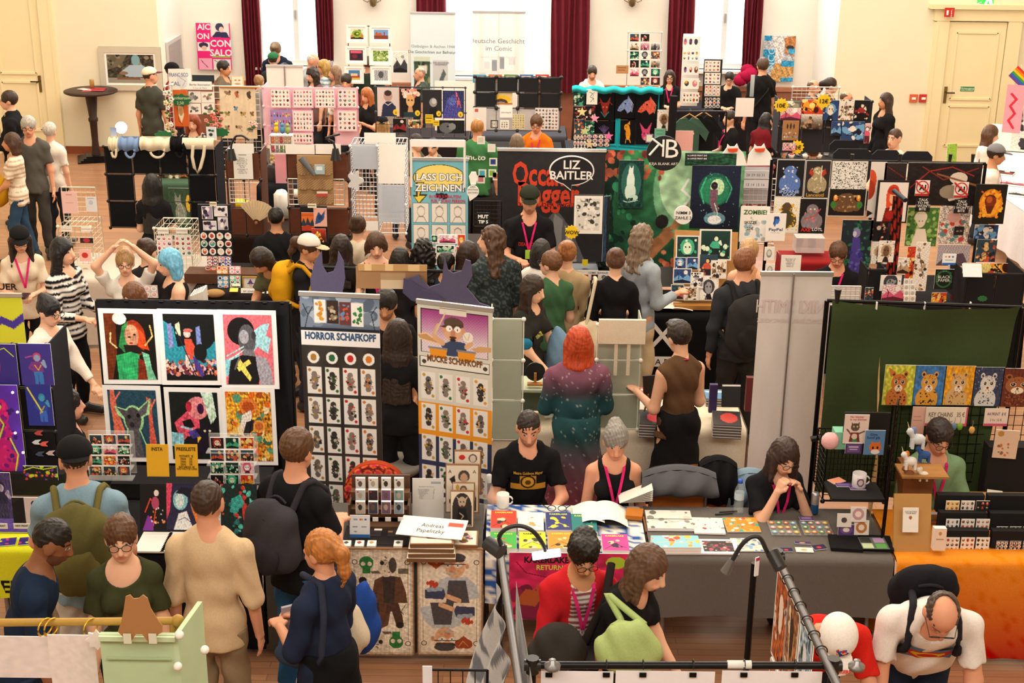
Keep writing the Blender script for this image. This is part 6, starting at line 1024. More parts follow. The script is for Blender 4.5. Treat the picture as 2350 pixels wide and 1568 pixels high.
# wall of dark posters on the right
Yp=13.4;S=50
def beast(w,h,bg,c1,c2,seed,extra=None):
 cv=CV(w,h,bg).e(50,32,22,16,c1).e(50,62,34,26,c1).e(22,66,12,18,c1).e(78,66,12,18,c1).sp(seed,[c2,c1,c1],50,1.5,5,(22,20,78,84)).e(42,30,3,2.5,'f0e8d0').e(58,30,3,2.5,'f0e8d0');return cv
P1=[(1781,366,1846,452,beast(66,86,'15161c','5a7ac0','dfe8f8',1),'blue and white print of a helmeted beast with ice lettering',[('INZANE\nCAPZ',.5,.14,.1,'9ab4e8',.04,.7)]),
      (1847,368,1905,455,beast(58,86,'2a2628','a89a7a','e0d4b0',2).p('b83a2a',20,20,34,34,30,44,14,34).p('b83a2a',80,20,66,34,70,44,86,34).l('e8dcc0',3,66,14,66,56),'dark print of a horned beast holding a sword',[('Lancelotl',.45,.09,.13,'c89a3a',.02,.7)]),
      (1908,370,1990,437,CV(110,90,'e8e6e2').sp(4,['2a2a2a','e8e6e2','3a3a3a','f4f2ee'],900,.8,1.8),'dense black-and-white pattern sheet',[]),
      (1900,432,1987,497,beast(88,66,'15110f','6a4a30','b08a5a',5).e(18,34,6,12,'f0822c').e(82,34,6,12,'f0822c').e(18,30,3,7,'ffe08a').e(82,30,3,7,'ffe08a').e(14,60,8,14,'3f7a3a').e(86,60,8,14,'3f7a3a'),'print of a meditating brown beast between two flames',[]),
      (1774,452,1836,536,beast(60,84,'ece8e0','5a4a2a','d8a82c',6).sp(7,['e8b02c','f0c84a'],50,2,5,(5,20,95,95)).e(50,26,16,12,'5a4630').e(50,60,22,26,'4a4228'),'pale print of a dark beast on yellow splashes',[]),
      (1832,455,1896,537,beast(62,82,'141216','8a8088','d87a80',8).l('c04a50',4,20,60,60,50,80,30),'black print of a coiled creature with red and white lettering',[('AXE',.3,.12,.14,'d0302c',.04),('LOTL',.72,.13,.12,'ececec',.02)])]
for a,b,c,d,cv,l,tx in P1:poster(a,b,c,d,Yp,cv.n(int(a),.1,20),l,border=.025,bc='d8d4cc',txt=tx)
P2=[(1994,372,2030,500,CV(40,130,'e4dcd6').e(8,34,36,20,'d8502c').e(0,50,40,18,'b03a20').p('2a1010',0,86,40,92,0,100),'tall pale print of an orange profile, partly hidden'),
      (2030,374,2080,415,CV(50,40,'2a2022').l('8a2a2a',3,10,20,90,80).n(3,.3,12),'dark print of thin red branches'),
      (2080,374,2250,472,CV(160,96,'1e1618').n(6,.25,10).l('a03028',1.5,5,60,30,20,60,10,90,30).l('8a2a26',1.5,20,10,50,40,95,12).e(70,36,12,14,'e0d0c0').p('e8dcd0',52,62,66,46,80,52,84,80,60,90).p('8a5a3a',40,24,96,50,94,54,40,28).e(60,68,14,16,'9a8a78'),'wide dark print of a white-haired elf archer'),
      (1928,505,1998,640,CV(66,130,'1a2a34').sp(3,['2a6a4a','1c4a3a','3a8a6a'],60,3,8).e(50,22,12,8,'8a80b8').p('4a3f98',38,30,62,30,70,60,86,100,30,100,36,60).e(44,24,6,5,'cfc8e0').sp(4,['3a3088','6a60b8'],20,3,8,(34,50,80,98)),'long blue-violet print of a seated lady among leaves'),
      (1998,505,2036,552,pic(38,46,441,9,3),'black print with bronze scrolls beside the violet lady'),(2000,555,2040,606,pic(36,50,442,8,1),'sepia portrait print below the bronze scrolls'),
      (2080,476,2152,565,CV(72,88,'4a7a38').sp(5,['7aa850','2f5a28','a8c878'],80,3,7).e(46,34,14,18,'f0dcc8').e(44,26,20,16,'f2ead8').p('f0e4d4',20,100,34,56,62,56,76,100).e(40,36,2,1.5,'5a3a2a').e(50,36,2,1.5,'5a3a2a'),'bright print of a blond elf in green leaves'),
      (2155,472,2224,560,CV(70,88,'c8bcb4').n(4,.3,10).e(50,40,18,22,'e8c0b0').sp(8,['c8443c','e8e0d8','5a8a90'],24,4,9,(10,30,90,90)).e(46,30,22,14,'d8a8a0'),'pale print of a reclining red-haired woman'),
      (2080,566,2110,640,pic(30,70,445,5,3),'narrow red and black print behind the hanging lace'),(2150,562,2225,610,CV(70,46,'b0a8b0').n(9,.2,12).p('5a4a58',0,100,30,50,80,40,100,100),'mauve print of a veiled figure'),
      (2236,516,2290,548,pic(54,32,447,6,3),'small violet and white flower print at the wall end'),(2240,550,2286,602,pic(46,50,448,0,3),'dark floral portrait print at the wall end')]
for i,(a,b,c,d,cv,l)in enumerate(P2):poster(a,b,c,d,Yp+.02+.0*i,cv,l)
poster(2012,415,2085,512,Yp-.08,CV(70,96,'ece4de').e(50,28,22,22,'d0401f').p('e0502a',26,30,76,24,84,62,30,70).e(50,40,12,15,'e8b090').e(50,22,18,10,'b83018').p('7a1410',20,100,28,66,80,60,88,100).p('e8c8b0',44,60,56,60,60,78,40,78).e(50,84,22,12,'a82018'),'framed print of a red-haired woman over crimson rocks',border=.05,bc='1a181a',t=.03)
cv=CV(70,90,'17120e').e(52,48,40,38,'d8841c').e(52,48,34,33,'f0a828').sp(3,['f2b430','c8641a','e8902c'],60,3,7,(14,12,90,86)).e(50,42,20,18,'7a2a10').e(46,38,10,9,'b85a20').p('5a2008',34,56,66,54,56,76,44,76).l('2a1006',2,30,30,50,26,70,34)
poster(2237,424,2308,514,Yp-.15,cv,'black-framed print of a flaming golden lion',border=.03,bc='141416',t=.03)
for i,(x,y)in enumerate(((2117,432),(2206,436))):
 a=poster(x-16,y-18,x+16,y+18,Yp-.1,CV(50,56,'e8e4e2').e(50,44,46,41,'c8302c').e(50,44,37,33,'f0ece8').r(0,86,100,100,'b8342e'),'prohibition sign striking out AI, %s'%('left one on the archer print','right one on the archer print')[i],'sign','prohibition_sign',txt=[('AI',.5,.55,.45,'1a1a1c',.05)])
 c=aty(x,y,Yp-.11);mb=MB();mb.bar(c+[-.07,0,.07],c+[.07,0,-.05],.009,'c8302c',6);p=mb.build('strike',PAPER,a)
 poster(x-16,y+22,x+18,y+54,Yp-.1,None,'black sign reading talk to me, %s'%('left one','right one')[i],'sign',bc='161618',txt=[('TALK\nTO ME\nI WON\'T\nBITE',.5,.86,.26,'ecebe8',.01)])
poster(2190,520,2212,540,Yp-.1,None,'small black price card on the reclining woman print','sign',bc='1a1414',txt=[('ab 35',.5,.5,.3,'c8b0a0')])
t=thing('banner_stand','black crossbar frame behind the wall of dark posters','frame',(aty(2020,400,Yp+.1)[0],Yp+.1,0));a,b=aty(1772,366,Yp+.1),aty(2262,376,Yp+.1);MB().bar(a,b,.015,'17171a').build('crossbar',METAL,t);[MB().bar((p[0],p[1],0),p,.017,'17171a').build('post',METAL,t)for p in(a,aty(2010,371,Yp+.1),b)]
for x in(1955,2065,2180,2232):p=aty(x,368,Yp+.05);mb=MB();mb.bar(p+[0,0,.06],p-[0,0,.04],.02,'141416',8,.012);mb.build('spring_clamp',PLAST,None,'black spring clamp on the crossbar of the poster wall','clamp','black spring clamps on the poster wall')
for i,(a,b,c,d)in enumerate(((1912,342,2000,372),(2001,345,2068,374),(2069,348,2140,376),(1904,322,1972,345))):
 cx,z0,w,h=rect(a,b,c,d,14.2+.5*(i==3));mb=MB();P=[(-w/2,0),(w/2,0),(w/2,h-.05),(w/2-.05,h),(-w/2+.05,h),(-w/2,h-.05)];mb.prism(P,-.02,0,'1b1b20',lambda u,v,q:np.stack([cx+u,14.2+.5*(i==3)-q,z0+v],1));mb.build('display_board',MATTE,None,'black round-cornered board above the poster wall, %s'%('widest front one','front middle one','front right one','rear one')[i],'board')
# goods below the poster wall
Yr=tb(1765,2350,700,.76,1.0,'long table below the wall of dark posters','17161a','black cloth below the wall of dark posters',drop=.7)
tb(1800,1920,600,.8,.4,'small red table behind the poster exhibitor','8a1f22','red cloth on the small table behind the poster exhibitor',drop=.3)
MB().box(atz(1858,585,.82)+[0,.1,.1],(.3,.2,.16),'d8cccc').build('plastic_box',FROST,None,'clear plastic box on the red table','box')
poster(1792,586,1838,626,12.0,None,'handwritten white price list beside the payment sign','notice',bc='f0eee9',txt=[('Illustration 10\nPrint A4  12\nSticker 2\nPostkarte 2\nComic 14\nSkizze 25',.46,.8,.1,'4a4a50')]);[poster(a,b,c,d,12.2,CV(22,32,'edebe6').e(50,50,26,30,'8a8a88').e(50,46,18,20,'d8d6d0'),l,'print')for a,b,c,d,l in((1754,567,1777,598,'small pencil sketch card, upper one by the price list'),(1756,606,1778,634,'small pencil sketch card, lower one by the price list'))]
t=thing('narrow_banner','narrow red and black fabric banner hanging from a black pole end','banner',aty(2055,600,12.6));c1=aty(2062,450,12.6);c2=aty(2040,690,12.6);mb=MB();mb.grid(lambda u,v:c1[None]*(1-v[:,None])+c2[None]*v[:,None]+np.stack([(u-.5)*.1,0*u,0*u],1),10,60,lambda u,v:np.where((np.sin(v*40+u*9)+np.sin(v*13-u*20)>.3)[:,None],lin('a02a1c'),lin('141214')));mb.build('banner_cloth',CLOTH,t)
MB().bar(aty(2052,438,12.5),aty(2078,460,12.3),.022,'22303c').build('pole_end',METAL,t);MB().bar((c2[0],12.6,0),c1+[0,.02,0],.012,'141416').build('pole',METAL,t)
cubepanels(1990,618,2028,690,12.3,'black storage cube on the poster exhibitor table',1,1,'17171b',depth=.3,side=(-1,1));wiregrid(1906,657,1974,700,11.9,'white gridded panel before the exhibitor with glasses','e8e6e4',6,4,knobs=False)
poster(1908,658,1972,700,11.92,None,'white board behind the grid before the exhibitor with glasses','board',bc='efedeb')
for i,(a,b,c,d,p,s,l)in enumerate(((2020,632,2068,668,4,1,'pale illustration card'),(2024,654,2076,690,7,2,'white and peach flyer'),(1985,660,2004,688,0,3,'dark teal comic cover'),(2138,672,2172,694,5,3,'red and ochre print pair'),(2016,553,2052,602,8,1,'bronze lady print'),(2060,592,2086,628,8,2,'sepia landscape card'),(2098,556,2130,668,8,3,'brown lace-like print strip'),(2238,602,2280,640,5,2,'orange and white comic page'),(2262,640,2316,668,5,1,'red horned comic cover'),(2210,604,2312,628,5,3,'bright orange sticker page'))):poster(a,b,c,d,12.25-.03*i,pic(int(c-a),int(d-b),450+i,p,s),l+' on the poster exhibitor table','print')
for i in range(4):
 for j in range(2):poster(2074+j*14,640+i*13,2087+j*14,655+i*13,12.1-.05*i,CV(12,14,'e8e6de').e(50,50,30,30,'b8b0a8'),'pale postcard in the white tiered holder, tier %d, %s'%(i+1,('left','right')[j]),'postcard',group='postcards in the white tiered holder')
poster(2145,618,2188,664,12.1,CV(42,46,'14181a').e(50,50,44,44,'2f6a40').e(50,50,36,36,'14181a').sp(3,['3a7a4a','5aa868'],20,2,4,(8,8,92,92)).e(50,50,30,28,'14181a'),'black card with a green leaf wreath','sign',txt=[('BLACK\nPAPER',.5,.62,.2,'d8e0d8',.01)])
t=thing('card_reader_sign','white payment sign on a small stand among the dark prints','sign',aty(2178,612,12.2));poster(2163,583,2194,608,12.2,CV(30,24,'f2f4f6').r(0,84,100,100,'2a6ac0').e(25,28,8,8,'c8a040').e(50,28,8,8,'c84030').e(76,28,8,8,'3a60c0').r(20,55,80,62,'a8b0b8'),'',name='sign_plate',parent=t);MB().bar(aty(2178,608,12.2),aty(2178,622,12.2),.01,'c8ccd0').build('stem',PLAST,t)
for x,c,h in((2198,'e0a02c',.2),(2188,'b82a2a',.12)):c0=atz(x,684,.78);MB().lathe(c0,[(0,0),(.03,0),(.03,h*.6),(.012,h*.8),(.012,h),(0,h)],c,12).build('small_bottle',PLAST,None,'%s small bottle beside the red and ochre prints'%('amber','red')[c=='b82a2a'],'bottle')
cubepanels(2215,628,2348,705,11.9,'black cube panel unit with a plant sprig at the right end',2,1,'1b1a1e',depth=.5,side=(-1,1));leafsign(2255,686,11.8,.04,'small green leaf on the black cube panels')
poster(2212,610,2256,636,11.8,None,'bright white-edged folder leaning on the black cube panels','folder',bc='dfe4ec',tilt=.6)
# ---------------------------------------------------------------- front row of stands
YF,YBk=7.94,8.62
def tt(px0,px1,lab,col,clab,**k):a,b=atz(px0,1270,.74)[0],atz(px1,1270,.74)[0];return table(a+.004,b-.004,YF,YBk,lab,col,clab,**k)
tt(-60,150,'folding table of the purple print stand','d8dc2c','lime yellow cloth lettered UER at the left edge',drop=.34,cfn=None)
tt(154,600,'folding table of the poster stand','18181b','black cloth under the big prints and sketchbooks',drop=.7)
tt(604,1108,'folding table of the playing-card stand','56534f','grey cloth on the playing-card table',drop=.7)
tt(1112,1488,'folding table of the comic exhibitor','2a4a8a','blue and white flowered cloth under the bright comics',drop=.34,cfn=lambda u,v:np.where((np.sin(u*70+3*np.sin(v*19))*np.sin(v*42+2.5*np.sin(u*33))>.05)[:,None],lin('2c56a0'),lin('e6e4dc')))
tt(1492,2046,'folding table with sketchbooks and stickers','66615e','dark grey cloth hanging from the sketchbook table',drop=.42)
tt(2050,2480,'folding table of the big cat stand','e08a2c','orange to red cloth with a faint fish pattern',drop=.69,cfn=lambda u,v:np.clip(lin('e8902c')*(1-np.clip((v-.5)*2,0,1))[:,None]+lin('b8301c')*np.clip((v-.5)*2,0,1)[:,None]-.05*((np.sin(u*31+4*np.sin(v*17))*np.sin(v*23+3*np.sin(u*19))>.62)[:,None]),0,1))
b=aty(12,1347,YF-.04);mb=MB();mb.text('UER',.2,'1c1c1e',lambda u,v,q:np.stack([b[0]+u*.62,b[1]+u*0,b[2]+v*.6],1),bold=.03);mb.build('cloth_lettering',CLOTH,None,'black UER lettering across the lime yellow cloth','lettering')
# purple stand at the left edge
rollup(-70,678,54,10.1,'lime yellow roll-up banner lettered UER with a purple wave',CV(60,200,'dbe03a').l('4a3aa0',12,40,15,60,12.5,80,15,100,11),txt=[('AUER',.7,1.66,.17,'1c1c1e',.03,.5)])
cubepanels(-30,790,122,1085,8.75,'black cube panels with purple warrior prints at the left edge',2,3,'16151b',depth=.4,side=(1,),kr=.016)
def warrior(w,h,bg,c1,c2,c3,seed):cv=CV(w,h,bg).fig(50,55,80,c3,c1,c2,c1,seed);cv.l(c3,4,20,8,70,88);cv.l('e8e23a',3,10,14,20,30,8,44,22,60,12,80);return cv.sp(seed,[c1,c2,bg],24,2,5,(28,30,78,96))
poster(46,789,120,884,8.7,CV(70,90,'3f3590').fig(55,60,76,'8aa8d0','7a3a8a','3a7ac8','c04a70').l('d8b040',3,46,52,56,64,66,52).l('b04a9a',4,20,34,40,30),'indigo print of a caped warrior with a tooth collar, upper panel');poster(62,884,120,977,8.7,CV(60,90,'2c3492').fig(62,56,70,'4a9ac8','2a4aa8','3a6ad0','2a8ab0').l('e0d838',6,10,8,58,66).l('c8a830',4,50,70,70,52),'indigo print of a warrior with a long yellow sword, lower panel')
poster(-20,884,50,1088,8.65,CV(70,200,'5a2fb0').e(45,30,20,14,'c81a78').e(40,56,26,20,'b81a80').e(40,84,40,14,'c8207a').sp(2,['7a1a8a','e02a8a','3a1a70'],40,4,9,(10,20,80,96)).l('b8e03a',5,20,12,40,24,26,34,44,44,24,60).l('d8e030',5,60,60,80,78,66,96),'violet print of a magenta robot at the very left edge');poster(-25,790,40,884,8.7,CV(60,90,'3a2f8a').e(10,50,30,40,'c03060').l('c8e03a',3,20,20,60,10,90,30),'indigo print with a red mane at the upper left edge')
for i,(x,y,k)in enumerate(((89,995,0),(84,1016,1),(101,1020,2),(92,1043,3),(116,1041,4))):shape([(x-11,y),(x-4,y-5),(x+10,y-6),(x+3,y),(x+8,y+5),(x-5,y+4)],8.7,'small %s enamel badge on the lower black panel'%('red and grey wing','white eye','coral bolt','dark blue wing','pale tongue')[k],['b8484a','d0d4dc','e0605a','46506a','c8b0b8'][k],'badge','badge',t=.006)
for i,(x,y)in enumerate(((29,901),(40,946),(35,994),(53,1039))):MB().ball(aty(x,y,8.6),.009,'d8c8ff',8).build('light_bulb',GLOW,None,'tiny lit bulb on the light string of the violet print','light','tiny bulbs on the violet print')
poster(54,1070,132,1102,8.3,CV(74,32,'17161c').sp(3,['b8d82a','6a4ab0','d03a50'],30,2,6).l('c8e02a',3,4,30,30,10,60,24,96,8),'black cloth strip of lime and violet weapons','print')
MB().box(atz(70,1110,.8)+[0,0,.05],(.55,.25,.16),'1b1a1e').build('riser',MATTE,None,'black riser box on the purple stand','stand')
poster(30,1142,96,1214,8.05,CV(60,66,'27262c').r(44,0,100,100,'d8ccd0').e(78,24,12,14,'2a2228').e(78,28,8,10,'e0b8a8').p('4a4a68',60,100,66,48,90,48,96,100).p('17171c',0,20,44,0,40,70,0,100),'dark print of a seated figure behind the NEW PRINT tag');poster(-20,1085,28,1190,8.2,CV(50,100,'4a3f78').fig(50,60,80,'a8a0c8','2a2848','3a3860').n(2,.2,9),'dusky violet print of a hooded figure at the left edge')
for x,l in((50,'full'),(-2,'partly cut off')):poster(x-19,1202,x+19,1214,7.99,None,'white NEW PRINT tag, the %s one'%l,'price tag',bc='efece8',txt=[('NEW PRINT',.5,.6,.5,'222226',.02,.8)])
lying(30,1205,.5,.2,.745,CV(50,20,'4a3a80').n(3,.2,9),'purple mat under the prints at the left edge','mat',t=.004)
for i,(x,y)in enumerate(((12,1244),(68,1241))):lying(x,y,.13,.1,.745,CV(30,22,'3a2a88').sp(5+i,['e0d838','c83a78','b8e03a'],8,6,12),'small indigo card on the lime cloth, %s one'%('left','right')[i],'card',rz=.2)
# black curtain with six prints
a,b=aty(222,690,9.4),aty(664,696,9.4);t=thing('curtain_stand','telescopic frame carrying the black curtain','frame',((a[0]+b[0])/2,9.4,0));MB().bar(a,b,.014,'1a1a1c').build('crossbar',METAL,t)
for p in(a,b):MB().bar((p[0],p[1],0),p,.016,'2c2c2e').build('post',METAL,t)
w=b[0]-a[0];MB().grid(lambda u,v:np.stack([a[0]+w*u,9.38-.012*np.sin(u*70+2*np.sin(v*5))*(1+v*1.2),a[2]+.015+(b[2]-a[2])*u-v*1.55],1),240,12,'1d1c1e').build('curtain',CLOTH,None,'black gathered curtain behind six large prints','curtain')
def A(w,h,bg):return CV(w,h,bg)
cv1=A(110,140,'14100e').p('6a2e12',0,0,24,0,22,60,10,100,0,100).e(32,8,14,9,'fdf6e8').e(58,38,24,28,'a83418').p('2f8a4a',26,50,36,20,48,12,46,40,38,60).p('e04a20',58,16,78,30,88,56,66,50).e(54,34,14,17,'d89a78').e(49,36,3,1.4,'2a1410').e(60,32,3,1.4,'2a1410').e(52,45,4,1.6,'9a2a20').l('f4d890',3,12,30,10,44,22,52).l('f0c878',3,92,18,96,34,80,48).p('201614',36,48,62,48,80,58,56,64,40,62).p('2fae68',20,64,50,58,66,62,70,100,22,100).p('7a2c18',64,68,78,72,84,100,60,100).p('7ac8a0',72,58,86,62,90,84,98,100,80,100,78,80).n(1,.16,14)
cv2=A(110,140,'101416').p('2c93a8',0,10,20,20,26,50,50,46,62,62,90,50,100,40,100,80,0,80).p('8a8ac8',8,16,16,14,18,50,8,52).p('7a8ac8',64,20,72,18,74,60,64,60).p('d8e8c0',24,16,32,12,34,34,24,30).sp(7,['b04a30','e88a70','6a2a40','d8b0c8','3a1a28','f0c8b0'],120,1.5,4.5,(0,70,100,92)).e(46,30,7,6,'e8c8c0').e(48,25,9,3,'d8706a').p('e0503a',40,38,54,38,60,50,54,70,42,66).p('e8d0c8',40,62,48,62,46,84,40,80).p('4a3a8a',54,64,62,66,76,92,70,96,58,80).e(70,58,13,13,'141518').l('20203a',2,22,20,60,94).l('141414',1.5,70,58,96,44).n(2,.12,16)
cv3=A(110,140,'e8707c').p('a8dce8',40,36,80,14,96,12,88,30,98,34,90,56,70,46,50,60).p('8ad0e0',0,66,30,56,30,74,0,90).e(36,24,28,20,'141316').e(48,36,18,22,'5a5a60').e(42,32,10,10,'a8a8b0').e(62,30,5,6,'3a3a40').l('a8e0ea',2.4,4,60,40,46).l('e0f4f8',2,8,66,42,50).p('77767e',40,50,60,50,66,66,34,66).p('18171b',12,66,36,58,64,60,74,76,68,100,4,100,8,80).p('a8a4b0',64,58,86,62,96,78,98,100,72,100,66,76).p('f0de68',24,72,32,64,54,90,50,96).p('f0de68',24,76,50,64,54,70,28,82).l('6a6a70',3,20,78,30,62).n(3,.1,14)
cv4=A(110,140,'24485c').p('e07058',6,0,14,0,18,30,30,60,20,100,4,100,8,50,4,20).p('d86050',80,10,90,14,90,50,98,100,78,100,82,50).l('e87860',3,10,20,26,4).l('e87860',3,86,30,98,14).e(50,44,21,21,'a8e0a0').p('a8e0a0',12,24,40,30,30,44,18,38).p('a8e0a0',58,30,88,12,84,36,64,42).e(49,44,17,18,'4a464c').p('58505a',16,26,40,32,32,42).p('645c66',60,32,84,16,78,34,66,40).e(41,40,3.4,3,'0c0c0e').e(60,38,3.6,3.2,'0c0c0e').e(46,52,5,4,'2a282c').p('5a565c',38,58,60,58,66,100,36,100).l('a8e0a0',2.4,36,60,32,100).l('a8e0a0',2.4,62,60,76,90).p('c83a4a',0,86,30,80,34,100,0,100).p('c8404a',70,92,100,84,100,100,70,100).n(4,.14,12)
cv5=A(110,140,'141a1a').p('e0506a',8,46,40,26,60,32,60,70,34,66,20,76).e(58,24,22,17,'e88a90').e(64,25,7,8,'3a1440').e(40,22,6,8,'c02a44').p('141014',24,44,42,40,50,52,30,56).l('a8c8d8',4,22,52,44,56).p('8ac8d8',0,60,26,62,24,88,0,80).p('d0f0d8',66,0,90,0,96,36,84,50).p('2a6ac0',6,80,30,78,50,100,6,100).e(60,74,24,20,'1c1626').e(74,58,13,10,'1c1626').p('1c1626',64,54,66,42,72,52).p('1c1626',80,52,88,42,86,60).e(70,58,2.4,1.8,'d8d8a0').e(80,58,2.4,1.8,'d8d8a0').p('f0c02c',54,64,62,68,54,76).p('4a3a90',34,60,50,56,60,66,44,70).l('141018',5,4,96,30,90,60,92).n(5,.18,14)
cv6=A(100,140,'e0902c').n(8,.4,10).sp(9,['e86a24','f4c05a','5a9a78','3a6a58','b04a20','f8e0b0'],60,4,10).e(50,22,20,12,'e8823a').e(50,22,13,8,'b8501e').e(72,50,14,9,'f0a048').e(72,50,9,6,'c86a30').p('f4e8dc',36,34,56,26,58,46,46,60,30,50).p('2a2428',44,44,62,40,58,56,40,66,36,60).p('e8a060',34,64,56,62,58,100,46,100,44,78,38,100,26,100).l('141214',2,56,40,50,62).n(9,.15,14)
LP=[((231,709,368,882),cv1,'large print of a red and green haired woman with glowing horns, top left',.045),((366,710,506,884),cv2,'large print of a shield warrior in a turquoise city, top middle',0.0),((504,712,637,893),cv3,'large print of a grey figure with a yellow cross on pink, top right',-.04),((241,885,374,1060),cv4,'large print of a small grey dog in a coral forest, bottom left',.0),((381,890,514,1064),cv5,'large print of a pink skull and a black cat, bottom middle',.02),((510,890,634,1068),cv6,'large print of an armoured figure in orange flames, bottom right',-.03)]
for i,(bx,cv,l,q)in enumerate(LP):o=poster(*bx,9.33-.004*i,cv,l,border=.085,bc='f6f4f2',bow=.006)
# acrylic racks, yellow signs, leaning prints, sketchbook
MB().box(atz(440,1095,.86)+[0,.05,-.06],(1.05,.3,.1),'1e1d1f').build('riser',CLOTH,None,'long black riser behind the leaning prints','stand')
for k,(a,b,c,d,l)in enumerate(((201,996,306,1092,'left'),(479,1002,590,1116,'right'))):
 cx,z0,w,h=rect(a,b,c,d,8.45);t=thing('card_rack','clear tiered rack of comic postcards, the %s one'%l,'display rack',(cx,8.45,z0))
 MB().box((cx,8.5,z0+h/2),(w,.01,h),'f4f6f8').build('back_plate',GLASS,t);[MB().box((cx,8.42,z0+h*q),(w,.08,.006),'f4f6f8').build('shelf',GLASS,t)for q in(0,.25,.5,.75)]
 for j in range(4):
  for i in range(3):x0=a+4+(c-a-8)*i/3;y0=b+2+(d-b)*j/4;p=[(0,5,3),(9,3,0),(7,0,3)][(i+j+k)%3][(i*2+j)%3];poster(x0,y0,x0+(c-a-8)/3-3,y0+(d-b)/4-2,8.41-.012*j,pic(34,24,600+k*40+j*3+i,p,(i+j+k)%4),'postcard of %s in the %s clear rack, row %d'%(('a teal face','a red beast','a dark cat')[i],l,j+1),'postcard',border=.04,bc='f2f0ee',group='comic postcards in the clear racks')
for a,b,ttl,l in((335,386,'INSTA','yellow INSTA sign standing on the black riser'),(401,453,'PREISLISTE','yellow price list sign standing on the black riser')):
 o=poster(a,1024,b,1094,8.2,None,l,'sign',bc='eab52a',t=.003,tilt=.12,txt=[(ttl,.5,.86,.15,'2a2010',.02,.84 if len(ttl)>6 else.5)]+([('POSTKARTE   3€\nDINA4      15€\nDINA3      25€\nDINA2      35€\nSKETCHBOOK 10€',.5,.64,.1,'2a2010',.01,.7),('GO NUTS! UNI',.5,.24,.09,'2a2010',.01)]if len(ttl)>6 else[]))
def litprint(a,b,c,d,cv,l):poster(a,b,c,d,8.1,cv,l,border=.0,bc='1a181b',tilt=.25)
litprint(318,1125,380,1218,A(60,90,'141013').e(62,18,9,7,'f6e8e0').l('e85030',4,20,60,40,30,60,50,50,90).e(58,40,14,14,'b84a70').p('8a3aa8',10,100,30,66,50,80,50,100).sp(3,['f09050','e8e0e8'],14,2,5,(40,50,90,96)),'dark print of a lit face with fiery threads')
litprint(379,1121,450,1216,A(66,90,'2a2848').p('e04a6a',0,0,20,0,12,60,0,80).p('e8803a',80,20,100,10,100,90,84,60).e(46,36,24,22,'8ac8d8').e(44,38,14,16,'d8f0f4').p('1a1a2c',30,22,50,8,84,12,76,34,56,24).p('f0f4f8',24,100,40,66,66,60,88,100).l('3a3a6a',2,40,80,60,74,80,84).n(3,.12,12),'blue profile print of a woman with white collar')
litprint(504,1124,587,1226,A(76,96,'16282a').p('c83a30',60,20,74,26,82,60,70,92,60,60).p('3aa8a0',30,30,56,20,66,40,44,60,26,56).sp(4,['2a7a78','c8402c','5ac8b8','101a1c'],40,2,7).n(4,.2,14),'teal and red print of a dancing beast in a white border')
poster(450,1128,504,1222,8.12,pic(50,90,641,4,3),'pale monochrome print partly hidden by the man in beige',tilt=.25,border=.04)
t=thing('sketchbook','open spiral sketchbook on the black cloth by the man in beige','book',atz(382,1245,.75));
for s,x in((-1,352),(1,414)):c=atz(x,1245,.75);mb=MB();mb.box(c,(.185,.26,.012),'efece5');mb.build('page',PAPER,t)
mb=MB();c=atz(382,1245,.757);[mb.bar(c+[-.012,-.12+.02*i,0],c+[.012,-.12+.02*i,.004],.003,'222224',5)for i in range(13)];mb.build('spiral',METAL,t)
# rear banners of the card stand
def cards(cv,x0,y0,w,h,nx,seed,gx,cols,flip=1):
 r=np.random.RandomState(seed)
 for i in range(nx):
  x=x0+i*gx;cv.r(x,y0,x+w,y0+h,'efece6');c=cols[i%len(cols)];k=['6a625c','3a3634','8a7a70'][r.randint(3)]
  cv.e(x+w/2,y0+h*.28,w*.2,h*.12,k).p(k,x+w*.25,y0+h*.5,x+w*.3,y0+h*.36,x+w*.7,y0+h*.36,x+w*.8,y0+h*.5).p(k,x+w*.75,y0+h*.5,x+w*.7,y0+h*.64,x+w*.3,y0+h*.64,x+w*.2,y0+h*.5).e(x+w/2,y0+h*.74,w*.2,h*.12,k)
  cv.e(x+w*.18,y0+h*.12,w*.11,h*.06,c).e(x+w*.82,y0+h*.88,w*.11,h*.06,c).sp(seed*7+i,[c,'c8b8a8',k,'2a2626'],16,w*.04,w*.1,(x+w*.22,y0+h*.3,x+w*.8,y0+h*.7))
cv=CV(150,500,'3a3431').n(3,.12,3);cv.g('6a7a92','8f9cae',0,7).g('8f9cae','525e72',7,14);cv.sp(3,['a8b4c4','5a687c','7a889c'],30,4,12,(0,0,100,12)).l('2a3038',1.2,6,13,10,8,4,4).l('2a3038',1.2,10,8,16,5).l('2a3038',1.2,94,13,90,7,97,4).r(0,13,100,14.2,'20252e')
for i,(x,c)in enumerate(((18,'c89a4a'),(34,'3a2a24'),(50,'6a3a3a'),(65,'e8e4dc'))):cv.r(x,2+.3*i,x+15,11+.3*i,'f0ede8' if i in(0,3)else c);cv.sp(20+i,[['d89a3a','c88a30'],['c8b8a0','8a7a60'],['6a8ab8','c85a3a'],['2f7a3a','3a8a48']][i],14,1.4,2.6,(x+3,3+.3*i,x+12,10+.3*i))
cv.r(0,14.2,100,20,'f1efed')
for i,c in enumerate(('b0803a','2f6a44','c82a2a','d87a28')):cv.e(15+i*23.5,24.8,7.4,2.4,'f2f0ec').e(15+i*23.5,24.8,4,1.5,c)
for j in range(6):cards(cv,6,28.6+j*12.1,18.5,10.8,4,5+j,23,['b0803a','2f6a44','c82a2a','d87a28'])
